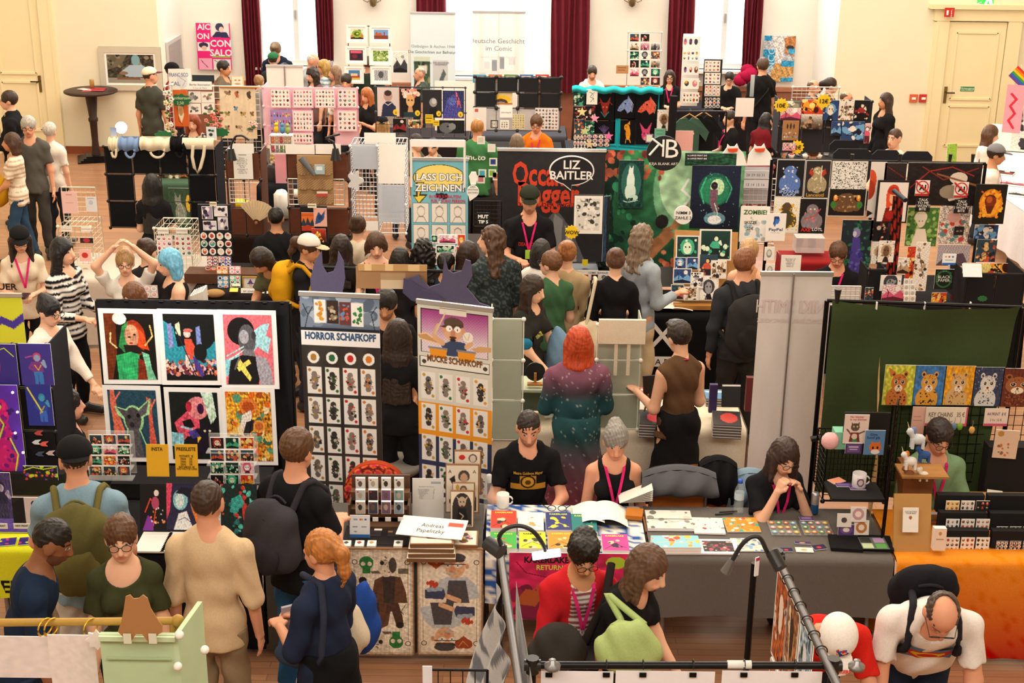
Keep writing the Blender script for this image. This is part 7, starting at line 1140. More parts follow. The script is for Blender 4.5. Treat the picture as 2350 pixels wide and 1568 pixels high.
rollup(688,678,872,9.32,'dark Horror Schafkopf roll-up banner with rows of playing cards',cv,rz=-.1,txt=[('HORROR SCHAFKOPF',.5,1.575,.13,'3a5a80',.045,.9)])
cv=CV(150,500,'dcd8cc').r(5,2.5,95,20,'2a242c')
tq=np.clip((cv.Y-2.8)/12,0,1)[...,None];m=(cv.X>6)&(cv.X<94)&(cv.Y>2.8)&(cv.Y<19.8);gr=np.array(hexc('a8418a'))*(1-tq)+np.array(hexc('ecdce6'))*tq;dots=(np.sin(cv.X*1.6)*np.sin(cv.Y*5.3)>.1)[...,None];cv.a[m]=(gr*(1-.12*dots))[m]
cv.r(30,1.6,66,4,'e8e2d4').r(30,1.6,66,1.8,'3a3030').p('f0c8a0',0,13,12,12,34,15.6,30,16.6,4,15).p('c89a68',0,13.4,12,12.6,30,15.8,4,14.6).p('d8a878',72,16.5,84,15,99,15,99,16.8,80,17.6).p('3d4a6a',32,16.5,46,14,64,14.4,68,20,40,20.5).l('e0b088',7,34,15.5,24,13.6).l('e0b088',5,22,13,28,8.6).l('d8c8a8',2,24,12,38,3.4).l('e0b088',6,66,16,72,14.5).e(48,10.2,13,4.1,'e0b088').e(36,10,3,1.2,'d8a078').e(62,10,3,1.2,'d8a078').e(49,7.2,13,2.4,'5f4a3e').p('54402f',36,8.2,30,9,38,9.2,62,8.4,62,7.2).e(43,9.4,4.4,1.2,'fbf8f2').e(54,9.4,4.4,1.2,'fbf8f2').e(44,9.5,1,.4,'222').e(54,9.6,1,.4,'222').e(48,11.2,3.6,1.4,'c88a68').e(48,12.8,5,.5,'5a3020').e(48,13.8,4,.7,'3a2a22').e(68,12,7,2,'f4ece0').l('c8b8a8',1,66,13,62,11).l('c8b8a8',1,68,13,70,10.8)
for x in(28,66):cv.p('ee9a28',x-12,18,x+12,18.3,x+10,22,x-10,22).r(x-13,17.5,x+13,18.3,'8a8a94')
cv.r(3,21.6,97,26,'2a2426').r(4,21.9,96,25.7,'f0ede4').e(9,23.8,3,.9,'4a4444').e(91,23.8,3,.9,'4a4444').r(0,40.5,100,54.5,'ef9d2a').r(0,54.5,100,100,'343c5c')
for j in range(5):cards(cv,5,28+j*13,19,11,4,25+j,23.5,['c8a03a','2f7a44','c8302c','e0a030'])
rollup(956,702,1131,9.25,'Mucke Schafkopf roll-up banner with a cartoon drummer',cv,rz=-.33,txt=[('ANDI\'S LUSTIGES',.48,1.85,.06,'6a5a4a',0,.3),('MUCKE SCHAFKOPF',.5,1.43,.12,'7a4a20',.03,.74)])
# felt cut-outs and cardboard on the rear pole
YC=9.75;a,b=aty(735,614,YC),aty(1070,625,YC);t=thing('crossbar_stand','black pole frame above the two card banners','frame',((a[0]+b[0])/2,YC,0));MB().bar(a,b,.013,'161618').build('crossbar',METAL,t);[MB().bar((p[0],YC,0),p,.014,'161618').build('post',METAL,t)for p in(a,b)]
shape([(714,680),(712,640),(722,600),(738,577),(740,612),(750,628),(764,624),(774,600),(776,577),(788,600),(792,640),(784,680)],YC-.06,'dusky purple felt head with two upright horns above the horror banner','5a5470','ornament','felt_cutout',mat=CLOTH)
shape([(1080,600),(1068,596),(1060,622),(1040,628),(1028,620),(1020,592),(1014,640),(1010,652),(985,660),(960,632),(926,644),(924,672),(944,690),(1020,702),(1120,718),(1124,704),(1100,696),(1084,676),(1070,660),(1084,634)],YC-.08,'dusky purple felt creature with a curled tail above the drummer banner','565068','ornament','felt_cutout',mat=CLOTH)
shape([(926,640),(934,640),(970,664),(1000,676),(1020,690),(950,692),(926,672)],YC-.1,'dusky purple felt wing beside the curled creature','4c4660','ornament','felt_cutout',mat=CLOTH)
t=thing('cardboard_sheet','brown cardboard sheet taped to the pole above the banners','cardboard',aty(895,660,YC-.05));poster(817,612,980,663,YC-.05,CV(120,36,'9a7450').r(35,30,74,80,'a88a66').r(35,60,72,100,'c8b294').r(70,0,100,100,'8e6a48'),'',name='board',parent=t,bc='9a7450');poster(822,607,980,622,YC-.08,CV(60,6,'b8915e').r(10,0,20,100,'d8b888').r(40,0,52,100,'d8b888').r(74,0,90,100,'d8b888'),'',name='tape',parent=t,bc='b8915e')
# sage panels, white cloth table and books of the second row
tabD=(atz(1108,1005,.74)[0],atz(1720,1005,.74)[0]);table(tabD[0],tabD[1],9.95,10.75,'long table behind the red-haired woman','ded2bd','cream cloth of the second-row table',drop=.4)
cubepanels(1128,732,1200,1010,9.88,'tall sage green panel tower beside the drummer banner',1,3,'a3aa98','e8e6e0',kr=.018,depth=.35,side=(-1,),cat='shelf')
cubepanels(1368,745,1468,985,9.9,'sage green panel tower behind the red-haired woman',1,3,'a3aa98','e8e6e0',kr=.018,depth=.35,side=(1,),cat='shelf')
MB().box(atz(1248,885,1.02)+[0,.05,-.01],(.42,.3,.02),'b4bda4').build('shelf_board',MATTE,None,'pale sage shelf board between the two panel towers','shelf');MB().box(atz(1240,965,.76)+[0,.2,.12],(.4,.02,.24),'6a7466').build('sage_board',MATTE,None,'darker sage board below the shelf board','shelf')
t=thing('record_easel','black disc on a small wooden easel on the sage shelf','ornament',atz(1228,884,1.04));c=atz(1228,882,1.04);MB().bar(c+[0,0,.1],c+[0,.012,.1],.075,'1f2122',28).build('disc',PLAST,t);MB().box(c+[0,-.02,.05],(.02,.02,.1),'b07a40').build('easel',WOOD,t);MB().box(c+[0,-.02,.01],(.12,.05,.015),'b07a40').build('foot',WOOD,t)
lying(1262,868,.1,.07,1.04,None,'mint green paper scrap on the sage shelf','paper',rz=.4,bc='8fd0a0');MB().ball(atz(1206,790,1.1),(.06,.04,.05),'1f6a8a',10).build('scarf',CLOTH,None,'crumpled blue scarf at the sage tower','scarf')
c=aty(1420,740,9.8);t=thing('tote_bag','cream canvas bag hung over the sage tower behind the red-haired woman','bag',aty(1425,860,9.82));poster(1374,735,1482,790,9.8,None,'',name='bag_flap',parent=t,bc='e2d6bf',mat=CLOTH,t=.03);[poster(x,788,x+8,862,9.81,None,'',name='bag_handle',parent=t,bc='d8ccb4',mat=CLOTH)for x in(1409,1438)]
MB().box(atz(1258,960,.75)+[0,0,.02],(.06,.04,.015),'e8eef0',rz=.2).build('card_reader',PLAST,None,'small white card reader on the cream cloth','device')
BK=[(1500,958,'d03a4a',5,'stack of dark books with a red print on top behind the easel'),(1470,930,'c8c0b4',2,'two pale booklets at the left of the book table'),(1492,900,'d84a5a',1,'thin pink-red leaflet on the book table'),(1668,960,'b8403a',5,'stack of black books with a red cover by the white banner'),(1648,905,'5a8ab0',3,'blue and red books beside the standing black frame')]
for x,y,c,n,l in BK:book(x,y,.21,.28 if n>3 else.2,.74,c,l,n,rz=.1*((x%3)-1),cvs=CV(20,26,'2a2628').e(60,50,30,34,c)if n>3 else CV(8,8,c).r(10,20,90,40,'e8e0d8'),t=.022,bc='5a5658')
t=thing('book_easel','dark framed book held on a wooden easel by the brown-top visitor','book',atz(1495,925,.86));poster(1480,868,1512,925,10.05,None,'',name='book',parent=t,bc='2e2422',t=.03,tilt=.25,rz=.2);[MB().bar(aty(1497,905,9.98)+[s*.03,0,0],aty(1497,945,9.98)+[s*.06,0,0],.007,'8a5a34').build('easel_leg',WOOD,t)for s in(-1,1)]
poster(1658,888,1700,935,10.05,A(30,36,'17181b').r(0,0,100,8,'e8e6e4'),'black book standing on a plastic easel by the white banner','book','book',tilt=.25,bc='17181b',t=.03);poster(1628,884,1646,948,10.15,None,'violet book spine standing left of the black book','book','book',bc='3a2a5a',t=.04);poster(1712,868,1728,945,10.1,None,'dark red folder at the edge of the white banner','folder',bc='5a1a1e',t=.05)
rollup(1743,629,1907,9.75,'white rear side of a roll-up banner with faint mirrored lettering',CV(80,200,'e4dcda').n(2,.012,3),back=False,rz=.02,txt=[],mat=PAPER)
R=[o for o in COL.objects if o.name.startswith('rollup_banner')][-1];cx,Yq,wq=R.location.x,9.75,.57
mb=MB();q=aty(1815,703,9.73);mb.text('NIKI SMITH',.13,'dcc8ca',lambda u,v,w:np.stack([q[0]-u*.78,q[1]+u*0,q[2]+v*1.1],1));mb.text('COMICS, ZINES, GRAPHIC NOVELS',.045,'d8c6c8',lambda u,v,w:np.stack([q[0]-u*.68,q[1]+u*0,q[2]-.11+v],1));o=mb.build('faint_lettering',PAPER,R)
mb=MB();p0,p1=aty(1823,630,9.71),aty(1795,1090,9.71);mb.bar((p0[0],9.72,.08),(p0[0],9.72,p0[2]),.007,'9c9896');mb.build('support_pole',METAL,R)
# green curtain and big cat stand
t=thing('curtain_stand','black telescopic frame carrying the olive green curtain','frame',(aty(2120,700,9.2)[0],9.2,0));a,b=aty(1898,690,9.25),aty(2345,706,9.0);MB().bar(a,b,.014,'161618').build('crossbar',METAL,t)
for p in(a,b):MB().bar((p[0],p[1],0),p,.017,'161618').build('post',METAL,t);mb=MB();mb.bar((p[0]-.03,p[1]-.02,.98),(p[0]+.05,p[1]-.02,1.0),.022,'161618');mb.build('clamp',PLAST,t)
MB().grid(lambda u,v:np.stack([a[0]+.03+(b[0]-a[0]-.05)*u*(1-.1*v),a[1]+(b[1]-a[1])*u-.02-.03*np.sin(v*16+u*3)*np.exp(-v*6)-.012*np.sin(u*16+v*4),a[2]+.01+(b[2]-a[2])*u-v*1.45-.03*np.sin(u*3.14)*(v<.9)],1),90,50,'3c4a2c').build('curtain',CLOTH,None,'olive green cloth hung on a black frame behind the big cat prints','curtain')
for x in(2012,2122,2227):MB().box(aty(x,700,9.12)+[0,0,-.005],(.008,.02,.05),'e8e8e0').build('peg',PLAST,None,'small white clip on the top edge of the olive cloth','clip','white clips on the olive cloth')
mb=MB();p=aty(1922,680,9.15);mb.bar(p+[0,0,.05],p-[0,0,.05],.025,'151517',8,.012);mb.build('spring_clamp',PLAST,None,'black spring clamp at the top left corner of the olive cloth','clamp')
def cat(w,h,bg,fur,spot,seed,x=50,y=44,s=1.0,snow=False,body=True):
 cv=CV(w,h,bg).n(seed,.14,6)
 if body:cv.e(x-4,86,36*s,32,fur)
 cv.e(x-20*s,y-22,7*s,7,fur).e(x+20*s,y-22,7*s,7,fur).e(x-20*s,y-21,4*s,4,spot).e(x+20*s,y-21,4*s,4,spot).e(x,y,26*s,22,fur).e(x,y+14,13*s,9,'f0e4d0').sp(seed,[spot,fur],60,1.2,3.2,(x-26*s,64,x+24*s,98)).sp(seed+1,[spot],14,.8,1.8,(x-18*s,y-20,x+18*s,y-8))
 return cv.e(x-10*s,y-2,6.5*s,5,'f4ecd8').e(x+12*s,y-2,6.5*s,5,'f4ecd8').e(x-10*s,y-2,5*s,4.4,'1a1412').e(x+12*s,y-2,5*s,4.4,'1a1412').e(x-11*s,y-3,1.6,1.2,'fff').e(x+11*s,y-3,1.6,1.2,'fff').e(x,y+9,4,2.6,'6a2a22').l(spot,1.5,x,y+11,x-6,y+17).l(spot,1.5,x,y+11,x+6,y+17)
CT=[((2028,838,2098,930),cat(70,92,'c8cc4a','c87a3a','3a2418',3).p('c87a3a',20,30,12,6,34,18),'lynx kitten print on yellow-green, first of the big cats'),((2097,839,2168,930),cat(70,92,'3f78b8','dfa040','1e1612',5),'jaguar print on blue sky, second of the big cats'),((2166,840,2235,930),cat(70,92,'e0a02a','d8b078','7a5a3a',7),'pale puma cub print on amber, third of the big cats'),((2233,843,2301,932),cat(70,92,'37415f','d8d8d8','3a3a40',9).sp(5,['ffffff'],50,.6,1.2,(0,0,100,60)),'snow leopard cub print on night blue, fourth of the big cats'),((2299,846,2372,934),cat(70,92,'6a3424','a0623c','4a2214',11,s=1.5,body=False),'close lion face print at the right edge')]
for bx,cv,l in CT:poster(*bx,8.98,cv,l)
t=wiregrid(2040,930,2360,1105,9.0,'black wire wall under the big cat prints','1c1c1e',16,8,knobs=False)
poster(2092,934,2122,1000,8.95,A(30,60,'e8b8a8').l('a87868',3,14,20,80,20).l('a87868',3,14,34,70,34).l('a87868',3,14,48,80,48),'salmon price sheet left of the key chain sign','sign');poster(2124,935,2220,978,8.93,A(60,24,'f2e2d0').r(0,88,100,100,'d85a7a').r(96,0,100,100,'d85a7a'),'cream KEY CHAINS 35 euro price sign','sign',txt=[('KEY CHAINS   35 €',.5,.62,.34,'3a2a28',.0,.86),('handmade unique felted',.4,.26,.17,'8a6a60',0,.5)]);poster(2259,938,2313,978,8.93,A(40,24,'f2dcd0').r(0,88,100,100,'d85a7a'),'cream A4 PRINT price sign','sign',txt=[('A4 PRINT  8 €',.5,.7,.26,'4a3a38',0,.8),('2 for 15 €',.5,.36,.2,'8a6a60',0,.5)])
for i,(x,c)in enumerate(((2134,'4a7ab8'),(2149,'6a6e74'),(2162,'4a80c8'),(2176,'5a7088'),(2190,'6a88a8'),(2203,'7aa83a'),(2231,'d8a860'))):
 p=aty(x,973+(i==6)*8,8.85);t=thing('key_chain','%s felt key chain hanging below the price sign'%('bright blue','charcoal grey','royal blue','slate','grey blue','leaf green','sandy gold round')[i],'key chain',p);MB().ball(p-[0,0,.02],(.022,.015,.028),c,8).build('figure',CLOTH,t);MB().tube([p+[0,0,.0],p+[.004,0,.03],p+[0,0,.05]],.002,'b8b8bc',5).build('chain',METAL,t)
poster(2282,985,2334,1052,8.7,A(46,62,'e0c8b4').e(24,14,14,10,'b8904a').sp(5,['8a6a50','c87a40'],10,4,7,(20,50,90,90)),'kraft clipboard sheet clipped to the black stand at the right','sign',rz=-.15,tilt=-.1)
t=thing('side_stand','black side stand with folded goods at the right edge','stand',(aty(2330,1000,8.75)[0],8.75,0));cx=aty(2325,1000,8.75)[0];MB().box((cx,8.8,.9),(.3,.12,.5),'1a1a1c').build('body',MATTE,t);MB().bar((cx,8.8,0),(cx,8.8,.7),.02,'1a1a1c').build('pole',METAL,t)
# kraft sheet, wire tower and shelf with mug
cx,z0,w,h=rect(2008,870,2062,1200,8.55);MB().grid(lambda u,v:np.stack([cx-.03+(u-.5)*.1+.02*np.sin(v*5),8.5+u*.45,z0+h*v-.25*(1-u)*(v>.5)*(v-.5)+.25*u*0+.008*np.sin(u*20)],1),20,20,'d0a46e').build('kraft_paper',PAPER,None,'tall sheet of kraft paper lining the wire tower','paper')
wiregrid(2020,925,2062,1262,8.2,'black wire side panel between the sticker and big cat tables','19191b',4,22,knobs=False,rz=1.2);wiregrid(1893,1025,2035,1150,8.62,'black wire tower with a shelf at the end of the sticker table','19191b',8,9,depth=.3,cells=(1,1))
MB().box(atz(1960,1125,1.0)+[0,0,-.012],(.34,.26,.02),'1c1c1e').build('shelf',MATTE,None,'black shelf board in the wire tower','shelf');mug(1970,1118,1.0,'white mug with a round purple print on the black shelf','dcd8dc',.045,.1,'6a4a6a')
lying(1920,1103,.1,.07,1.0,CV(10,8,'e89a80'),'coral card on the black shelf','card',rz=.5);[lying(x,y,.1,.05,1.0,CV(20,10,'5a4080').r(10,20,90,80,'7a60a0'),'%s purple name card on the black shelf'%l,'card')for x,y,l in((1936,1113,'left'),(1968,1120,'right'))]
poster(1935,948,2040,1043,8.5,None,'black board with cat and fox prints on top of the wire tower','board','board',bc='131315',t=.02)
poster(1937,952,1993,1018,8.47,A(56,66,'e4d0c8').e(46,44,18,14,'5a504c').p('5a504c',30,40,30,26,40,34).p('5a504c',52,34,62,26,62,42).e(40,42,3,3,'e0d060').e(54,42,3,3,'e0d060').p('7a2428',30,62,62,62,70,96,24,96).e(46,76,12,10,'d8c8b8').p('2f8a50',36,86,60,86,56,96,40,96).l('5a504c',6,28,66,14,52).l('5a504c',6,64,66,84,58),'grey cat print reading no bitchin in my kitchen',txt=[('No bitchin\'',.5,.93,.1,'b83a2a',.01),('in my kitchen',.55,.84,.1,'b83a2a',.01)])
poster(1984,988,2030,1044,8.44,A(46,56,'5a88b8').e(56,70,30,20,'d8722c').p('d8722c',36,60,34,44,50,56).p('d8722c',62,56,78,44,78,62).e(46,72,5,6,'1a1214').e(68,72,5,6,'1a1214').e(58,88,22,10,'f0e4d8'),'blue fox print reading give food pls',txt=[('Give\nfood pls',.42,.84,.15,'1c2a5a',.01)]);poster(1940,1018,1978,1042,8.43,A(38,24,'43305f').r(10,14,90,86,'6a4f8a').r(20,30,80,40,'c8b8d8').r(26,55,74,64,'c8b8d8'),'purple name card under the grey cat print','card')
c=aty(1905,1012,8.5);MB().ball(c,(.06,.05,.06),'e8b4b8',10).build('plush_toy',CLOTH,None,'pale pink plush arm at the left of the cat print','toy');MB().box(c+[.09,.05,.0],(.12,.1,.12),'7fc0a4').build('box',PAPER,None,'mint green box behind the pale pink plush','box')
# playing-card table goods
cx,z0,w,h=rect(790,1063,934,1200,8.95);t=thing('upholstered_chair','round-backed chair in orange hexagon fabric behind the card rack','chair',(cx,9.0,0))
cv=CV(90,90,'d8562a');
for j in range(-1,8):
 for i in range(-1,8):x,y=i*16+8*(j%2),j*14;cv.e(x,y,8.6,8.4,'6a1f24').e(x,y,6.4,6.2,'e0622c').e(x,y,4.2,4,'c8304a')
cc=lin(cv.a);mb=MB();r0=w/2;mb.grid(lambda u,v:np.stack([cx+r0*v*np.cos(u*2*math.pi),8.93-.04*np.sqrt(np.clip(1-v*v,0,1)),z0+h-r0*.98+r0*.98*v*np.sin(u*2*math.pi)],1),90,46,lambda u,v:cc[np.clip(((1-v*np.sin(u*2*math.pi))*45).astype(int),0,89),np.clip(((1+v*np.cos(u*2*math.pi))*45).astype(int),0,89)]);mb.bar((cx,8.93,z0+h-r0*.98),(cx,8.99,z0+h-r0*.98),r0,'a8401f',40);mb.build('backrest',CLOTH,t);MB().bar((cx,9.0,0),(cx,9.0,z0+h-r0),.03,'1a1a1a').build('post',METAL,t);MB().lathe((cx,9.05,0),[(.26,0),(.26,.03),(.03,.05)],'1a1a1a').build('base',METAL,t);MB().lathe((cx,9.2,.44),[(0,0),(.2,0),(.22,.04),(.2,.08),(0,.09)],'a8401f').build('seat',CLOTH,t)
t=thing('card_rack','brown tiered rack of boxed card decks on the grey cloth','display rack',atz(872,1205,.745));cx,z0,w,h=rect(806,1100,940,1203,8.35);mb=MB();mb.box((cx,8.42,z0+h*.5),(w,.015,h),'5d4232');[mb.box((cx,8.38-.07*j,z0+h*(.62-.27*j)),(w,.07,.06),'6b4c3a')for j in range(3)];[mb.box((cx+s*w/2,8.33,z0+h*.3),(.012,.2,h*.6),'5a3f30')for s in(-1,1)];mb.build('frame',WOOD,t)
r=np.random.RandomState(4)
for j in range(3):
 for i in range(4):
  x=816+i*29.5;y=1098+j*27;c=[['e8e6e2','ece8e2','ece8e4','e8e6e2'],['c8ccd0','3a2a30','8a5a8a','7a9a9a'],['c8c0b0','4a4a5a','7a5a70','8a9aa8']][j][i];cv=CV(20,28,c);cv.e(50,46,24,26,['6a5a54','b8a898','3a3436'][(i+j)%3]).e(24,14,9,7,'c8302c' if i<2 else '2f6a44');poster(x,y,x+22,y+28,8.3-.07*j,cv,'%s-coloured boxed deck in row %d of the brown rack'%(('white','wine','mauve','grey-green')[i],j+1),'card deck','card_deck',border=.05,bc='f0eee8',t=.02,group='boxed decks in the brown rack')
for i in range(3):poster(855+i*29,1188,868+i*29,1197,8.1,None,'white price tag on the foot of the brown rack','price tag',bc='f0eee8',group='price tags on the brown rack')
poster(946,1104,1018,1200,8.4,A(60,80,'e9e8e4').r(60,8,92,12,'a8b4c4'),'tall printed price list in a clear stand beside the deck rack','notice',tilt=.12,txt=[('Speisekarte der Karten\n\nHorror Schafkopf ........ 15\nMucke Schafkopf ........ 15\nHolzbild klein ............ 20\nHolzbild gross ........... 60\nPostkarte .................. 2\nMagnet ..................... 4\nPoster ...................... 10\nTasse ....................... 12',.45,.82,.035,'8a8a8c')])
def cardart(w,h,seed,c,g=True):
 cv=CV(w,h,'e6ddcc');r=np.random.RandomState(seed);cv.r(0,0,100,2.5,'8a6242').r(0,97.5,100,100,'8a6242').r(0,0,3.5,100,'8a6242').r(96.5,0,100,100,'8a6242');return cv
c1_=cardart(60,90,1,0).e(55,24,17,12,'4a423e').e(55,28,11,10,'c8a088').p('3a3634',24,70,40,40,74,40,92,70,92,96,20,96).p('26222a',12,30,28,22,30,36,20,40).e(20,76,9,6,'3a3634')
poster(1042,1040,1104,1132,8.46,cardart(56,90,5,0).e(30,16,12,6,'c83030').e(70,18,16,10,'5a5450').e(70,19,11,8,'d8ccc0'),'rear wooden card board with red hearts and a clown face','wooden board','wooden_picture',bc='7a5638',t=.025,tilt=.12)
poster(1022,1074,1100,1178,8.38,c1_,'large wooden board of a playing card with a bearded rocker and spades','wooden board','wooden_picture',bc='7a5638',t=.025,tilt=.15,txt=[('A',.13,.86,.1,'3a3230'),('A',.85,.86,.1,'3a3230')])
poster(1038,1112,1090,1150,8.3,cardart(50,40,8,0).e(50,40,16,26,'6a5a50').e(50,46,11,20,'c8a088').e(24,24,8,16,'c8a03a'),'wooden card board with a gold bell partly hidden','wooden board','wooden_picture',bc='7a5638',t=.025,tilt=.15)
poster(1033,1134,1088,1212,8.2,cardart(54,78,9,0).e(50,44,40,38,'2f2b2c').r(10,44,90,96,'2f2b2c').e(50,30,16,14,'b8a890').p('b8a890',34,26,24,14,40,22).p('b8a890',60,22,76,14,66,28).e(44,30,3,2,'141214').e(57,30,3,2,'141214').e(50,42,5,3,'6a2a20').p('141316',24,90,34,48,66,48,78,90).l('b8a890',4,40,60,56,68,48,76),'small wooden board of a pale bat-eared vampire lettered Nosferatu','wooden board','wooden_picture',bc='7a5638',t=.025,tilt=.18,txt=[('Nosferatu',.5,.08,.13,'e8e0d0',.01,.84)])
for i in range(4):book(992,1260-i*11,.3-.01*i,.26,.745+i*.028,'dcd0bc','wooden picture board, number %d from the bottom of the stack'%(i+1),1,rz=.03*(i%2),t=.024,bc='7a5638',name='wooden_picture',cat='wooden board',cvs=cardart(30,26,i,0).e(50,50,20,24,'4a423e')if i==3 else cardart(12,10,i,0),group='stacked wooden picture boards')
lying(992,1214,.42,.22,.86,A(60,34,'f2efea').r(74,20,96,40,'d85a48'),'white name sheet Andreas Papelitzky on the stacked boards','sign',rz=-.16,txt=[('Andreas',.5,.58,.26,'4a4a50',0,.34),('Papelitzky',.5,.3,.26,'4a4a50',0,.42)],tilt=.1)
for i in range(3):book(1066,1245-i*5,.17,.2,.745+i*.022,'e6ddcc','small wooden board in the right-hand stack, number %d from the bottom'%(i+1),1,t=.02,bc='8a6242',name='wooden_picture',cat='wooden board',cvs=cardart(24,28,3,0).e(50,30,16,14,'6a4a34').e(50,72,16,14,'6a4a34').sp(3,['3a5a9a','c8302c','d8a040'],20,4,8,(24,36,76,66)),group='right-hand stack of small wooden boards')
poster(802,1189,848,1234,8.06,A(40,38,'e6e9ee').r(0,88,100,100,'2a6ab8').e(54,20,5,5,'c85a3a').e(62,20,5,5,'d8a040').r(76,16,86,24,'3a60b8').r(20,16,40,24,'9aa4b8').r(16,50,40,56,'8a94a8').r(60,50,84,56,'8a94a8').e(30,74,8,4,'9aa4b8'),'white and blue card payment sign on the grey table','sign',tilt=.25,t=.01)
t=thing('card_tray','dark slotted tray for loose cards on the grey cloth','tray',atz(880,1232,.745));c=atz(880,1232,.75);MB().box(c,(.5,.26,.02),'232022').build('tray_base',MATTE,t);[MB().box(c+[-.16+.11*i,.03,.011],(.07,.1,.004),'353133').build('slot',MATTE,t)for i in range(4)];MB().box(atz(868,1262,.75),(.62,.06,.03),'2e2a2b').build('front_strip',MATTE,t)
for i,x in enumerate((795,825,853,914)):book(x,1247,.055,.075,.77,'efece6','%s small deck of cards on the front strip of the tray'%('first','second','third','fourth, set apart,')[i],1,t=.03,name='card_deck',cat='card deck',cvs=CV(14,20,'f0ede6').e(50,40,26,24,['4a4038','a83a30','b88a4a','5a5a60'][i]),bc='f0eee8')
for x,y,c,l in((868,1216,'f2f0ea','white slip in a slot of the tray'),(919,1216,'e8e8ec','white token in a slot of the tray'),(896,1221,'9a7048','bronze token in a slot of the tray')):MB().box(atz(x,y,.765),(.05 if c[0]=='f' else.03,.02,.004),c).build('token',PAPER,None,l,'token')
def bigcard(a,c,l,kind):
 cv=CV(150,240,'e7dcc8').n(4,.03,5);E='7a5434';[cv.r(*q,E,.75)for q in((0,0,100,1.4),(0,98.6,100,100),(0,0,2.2,100),(97.8,0,100,100))];[cv.r(*q,E,.25)for q in((2,1.4,98,3.4),(2,96.6,98,98.6),(2,2,5,98),(95,2,98,98))];cv.l('6a6058',.5,9,14,9,86).l('6a6058',.5,91,14,91,86)
 half=CV(150,120,'e7dcc8');half.a=cv.a[:120].copy()
 if kind==0:half.e(28,26,11,12,'2c7a3c').r(22,34,34,46,'2c7a3c').e(23,28,3.4,4,'e7dcc8').e(33,28,3.4,4,'e7dcc8').p('5f4030',34,100,40,58,56,48,80,52,88,80,90,100).p('4b352b',18,76,16,60,28,60,34,84,44,80,42,100,24,100).p('3a3230',52,52,72,52,70,100,54,100).e(58,30,13,22,'d8cdb8').e(52,26,3.4,4,'2a2624').e(65,26,3.4,4,'2a2624').sp(2,['6a6054'],14,.8,1.4,(50,14,66,48)).e(68,30,6,14,'4a443e').p('6f6558',34,42,46,40,50,46,36,46).p('6f6558',76,36,92,36,92,46,76,46).e(22,58,6,6,'2a2624').l('3a3430',1,12,98,20,84,16,78).l('3a3430',1,20,84,26,78).n(5,.1,14)
 else:half.e(24,22,9,9,'a04a28').e(34,22,9,9,'a04a28').p('a04a28',17,26,41,26,29,38).l('d8a070',1.2,22,18,30,28,36,18).p('b8c0c4',22,82,34,58,46,52,76,52,90,66,96,90,74,96).p('4b484c',48,58,74,58,80,100,44,100).e(58,34,15,20,'d8aa84').e(46,30,6,4.6,'f6f2ea').e(62,30,6,4.6,'f6f2ea').e(47,31,1.4,1.4,'222').e(62,31,1.4,1.4,'222').e(54,40,5,6,'c88a68').e(52,46,8,2.4,'b8b0a8').e(58,16,16,8,'4a484c').p('3a383c',40,18,56,22,74,20,70,24,44,24).l('26262a',1.4,38,28,74,28).e(76,32,3,5,'d09a74').p('3c4260',12,76,40,72,44,86,40,94,12,92).p('9aa8b8',14,74,26,68,40,72,38,78,16,80).sp(2,['b8442c'],14,2,4,(16,62,30,70)).l('d8aa84',7,46,88,64,96).n(6,.06,14)
 cv.a[:120]=half.a;cv.a[120:]=half.a[::-1,::-1];poster(a,1268,c,1505,YF-.1,cv,l,'wooden board','wooden_picture',bc='7a5638',t=.03,tilt=.06,txt=[(s,u,v,.07,'5a5048',0)for s,u,v in(('O',.1,.88),('O',.9,.88),('O',.1,.12),('O',.9,.12))])
bigcard(800,950,'big wooden card of a masked figure with green skulls leaning on the grey table',0);bigcard(957,1108,'big wooden card of an old man in flat cap leaning on the grey table',1)
c=atz(1122,1165,.745);t=thing('bottle','clear glass bottle with a foil neck behind the comics','bottle',c);MB().lathe(c,[(0,0),(.035,0),(.036,.13),(.016,.19),(.015,.24)],'e8ecee',16).build('bottle_body',GLASS,t);MB().lathe(c,[(.0155,.185),(.017,.24),(0,.245)],'c8ccd0',12).build('bottle_neck_foil',PAPER,t);mug(1154,1163,.745,'plain white mug beside the glass bottle')
# bright comics
CM=[(1156,1192,'e0402c','2a1a30','red','back'),(1218,1196,'f2efe6','d8a060','white','back'),(1282,1196,'2c3478','e0d040','navy','back'),(1340,1200,'1f7a7a','12404a','teal','back'),(1155,1240,'3fae4a','c83a30','green','front'),(1222,1240,'d8dc2c','3a4a20','yellow','front'),(1288,1240,'e8922c','2a2a20','orange','front'),(1412,1245,'c83a90','2a1a3a','magenta','front')]
for x,y,c,d,n,rw in CM:book(x,y,.165,.25 if rw=='back' else.22,.745,c,'%s-covered comic in the %s row of bright comics'%(n,rw),5,cvs=CV(44,60,c).sp(x,[d,c,'e8c8a0' if n!='navy' else d],12,5,14,(20,30,80,95)).l(d,3,10,90,50,60,90,84),t=.008,txt=[('KAKERLAKE',.5,.88,.11,'d8e85a' if n not in('white','yellow')else '3a3a20',.03,.7)]if n!='white' else(),bc='e8e4dc',name='comic')
mb=MB();c=atz(1278,1170,.76);[mb.tube([c+[s*.035+.028*math.cos(a),.02*math.sin(a),.01+.01*math.sin(a)]for a in np.linspace(0,6.28,15)],.003,'1c1a1c',5)for s in(-1,1)];mb.bar(c+[-.06,0,.01],c+[-.1,.08,0],.003,'1c1a1c');mb.bar(c+[.06,0,.01],c+[.1,.08,0],.003,'1c1a1c');mb.build('glasses',PLAST,None,'folded dark glasses lying behind the navy comic','glasses')
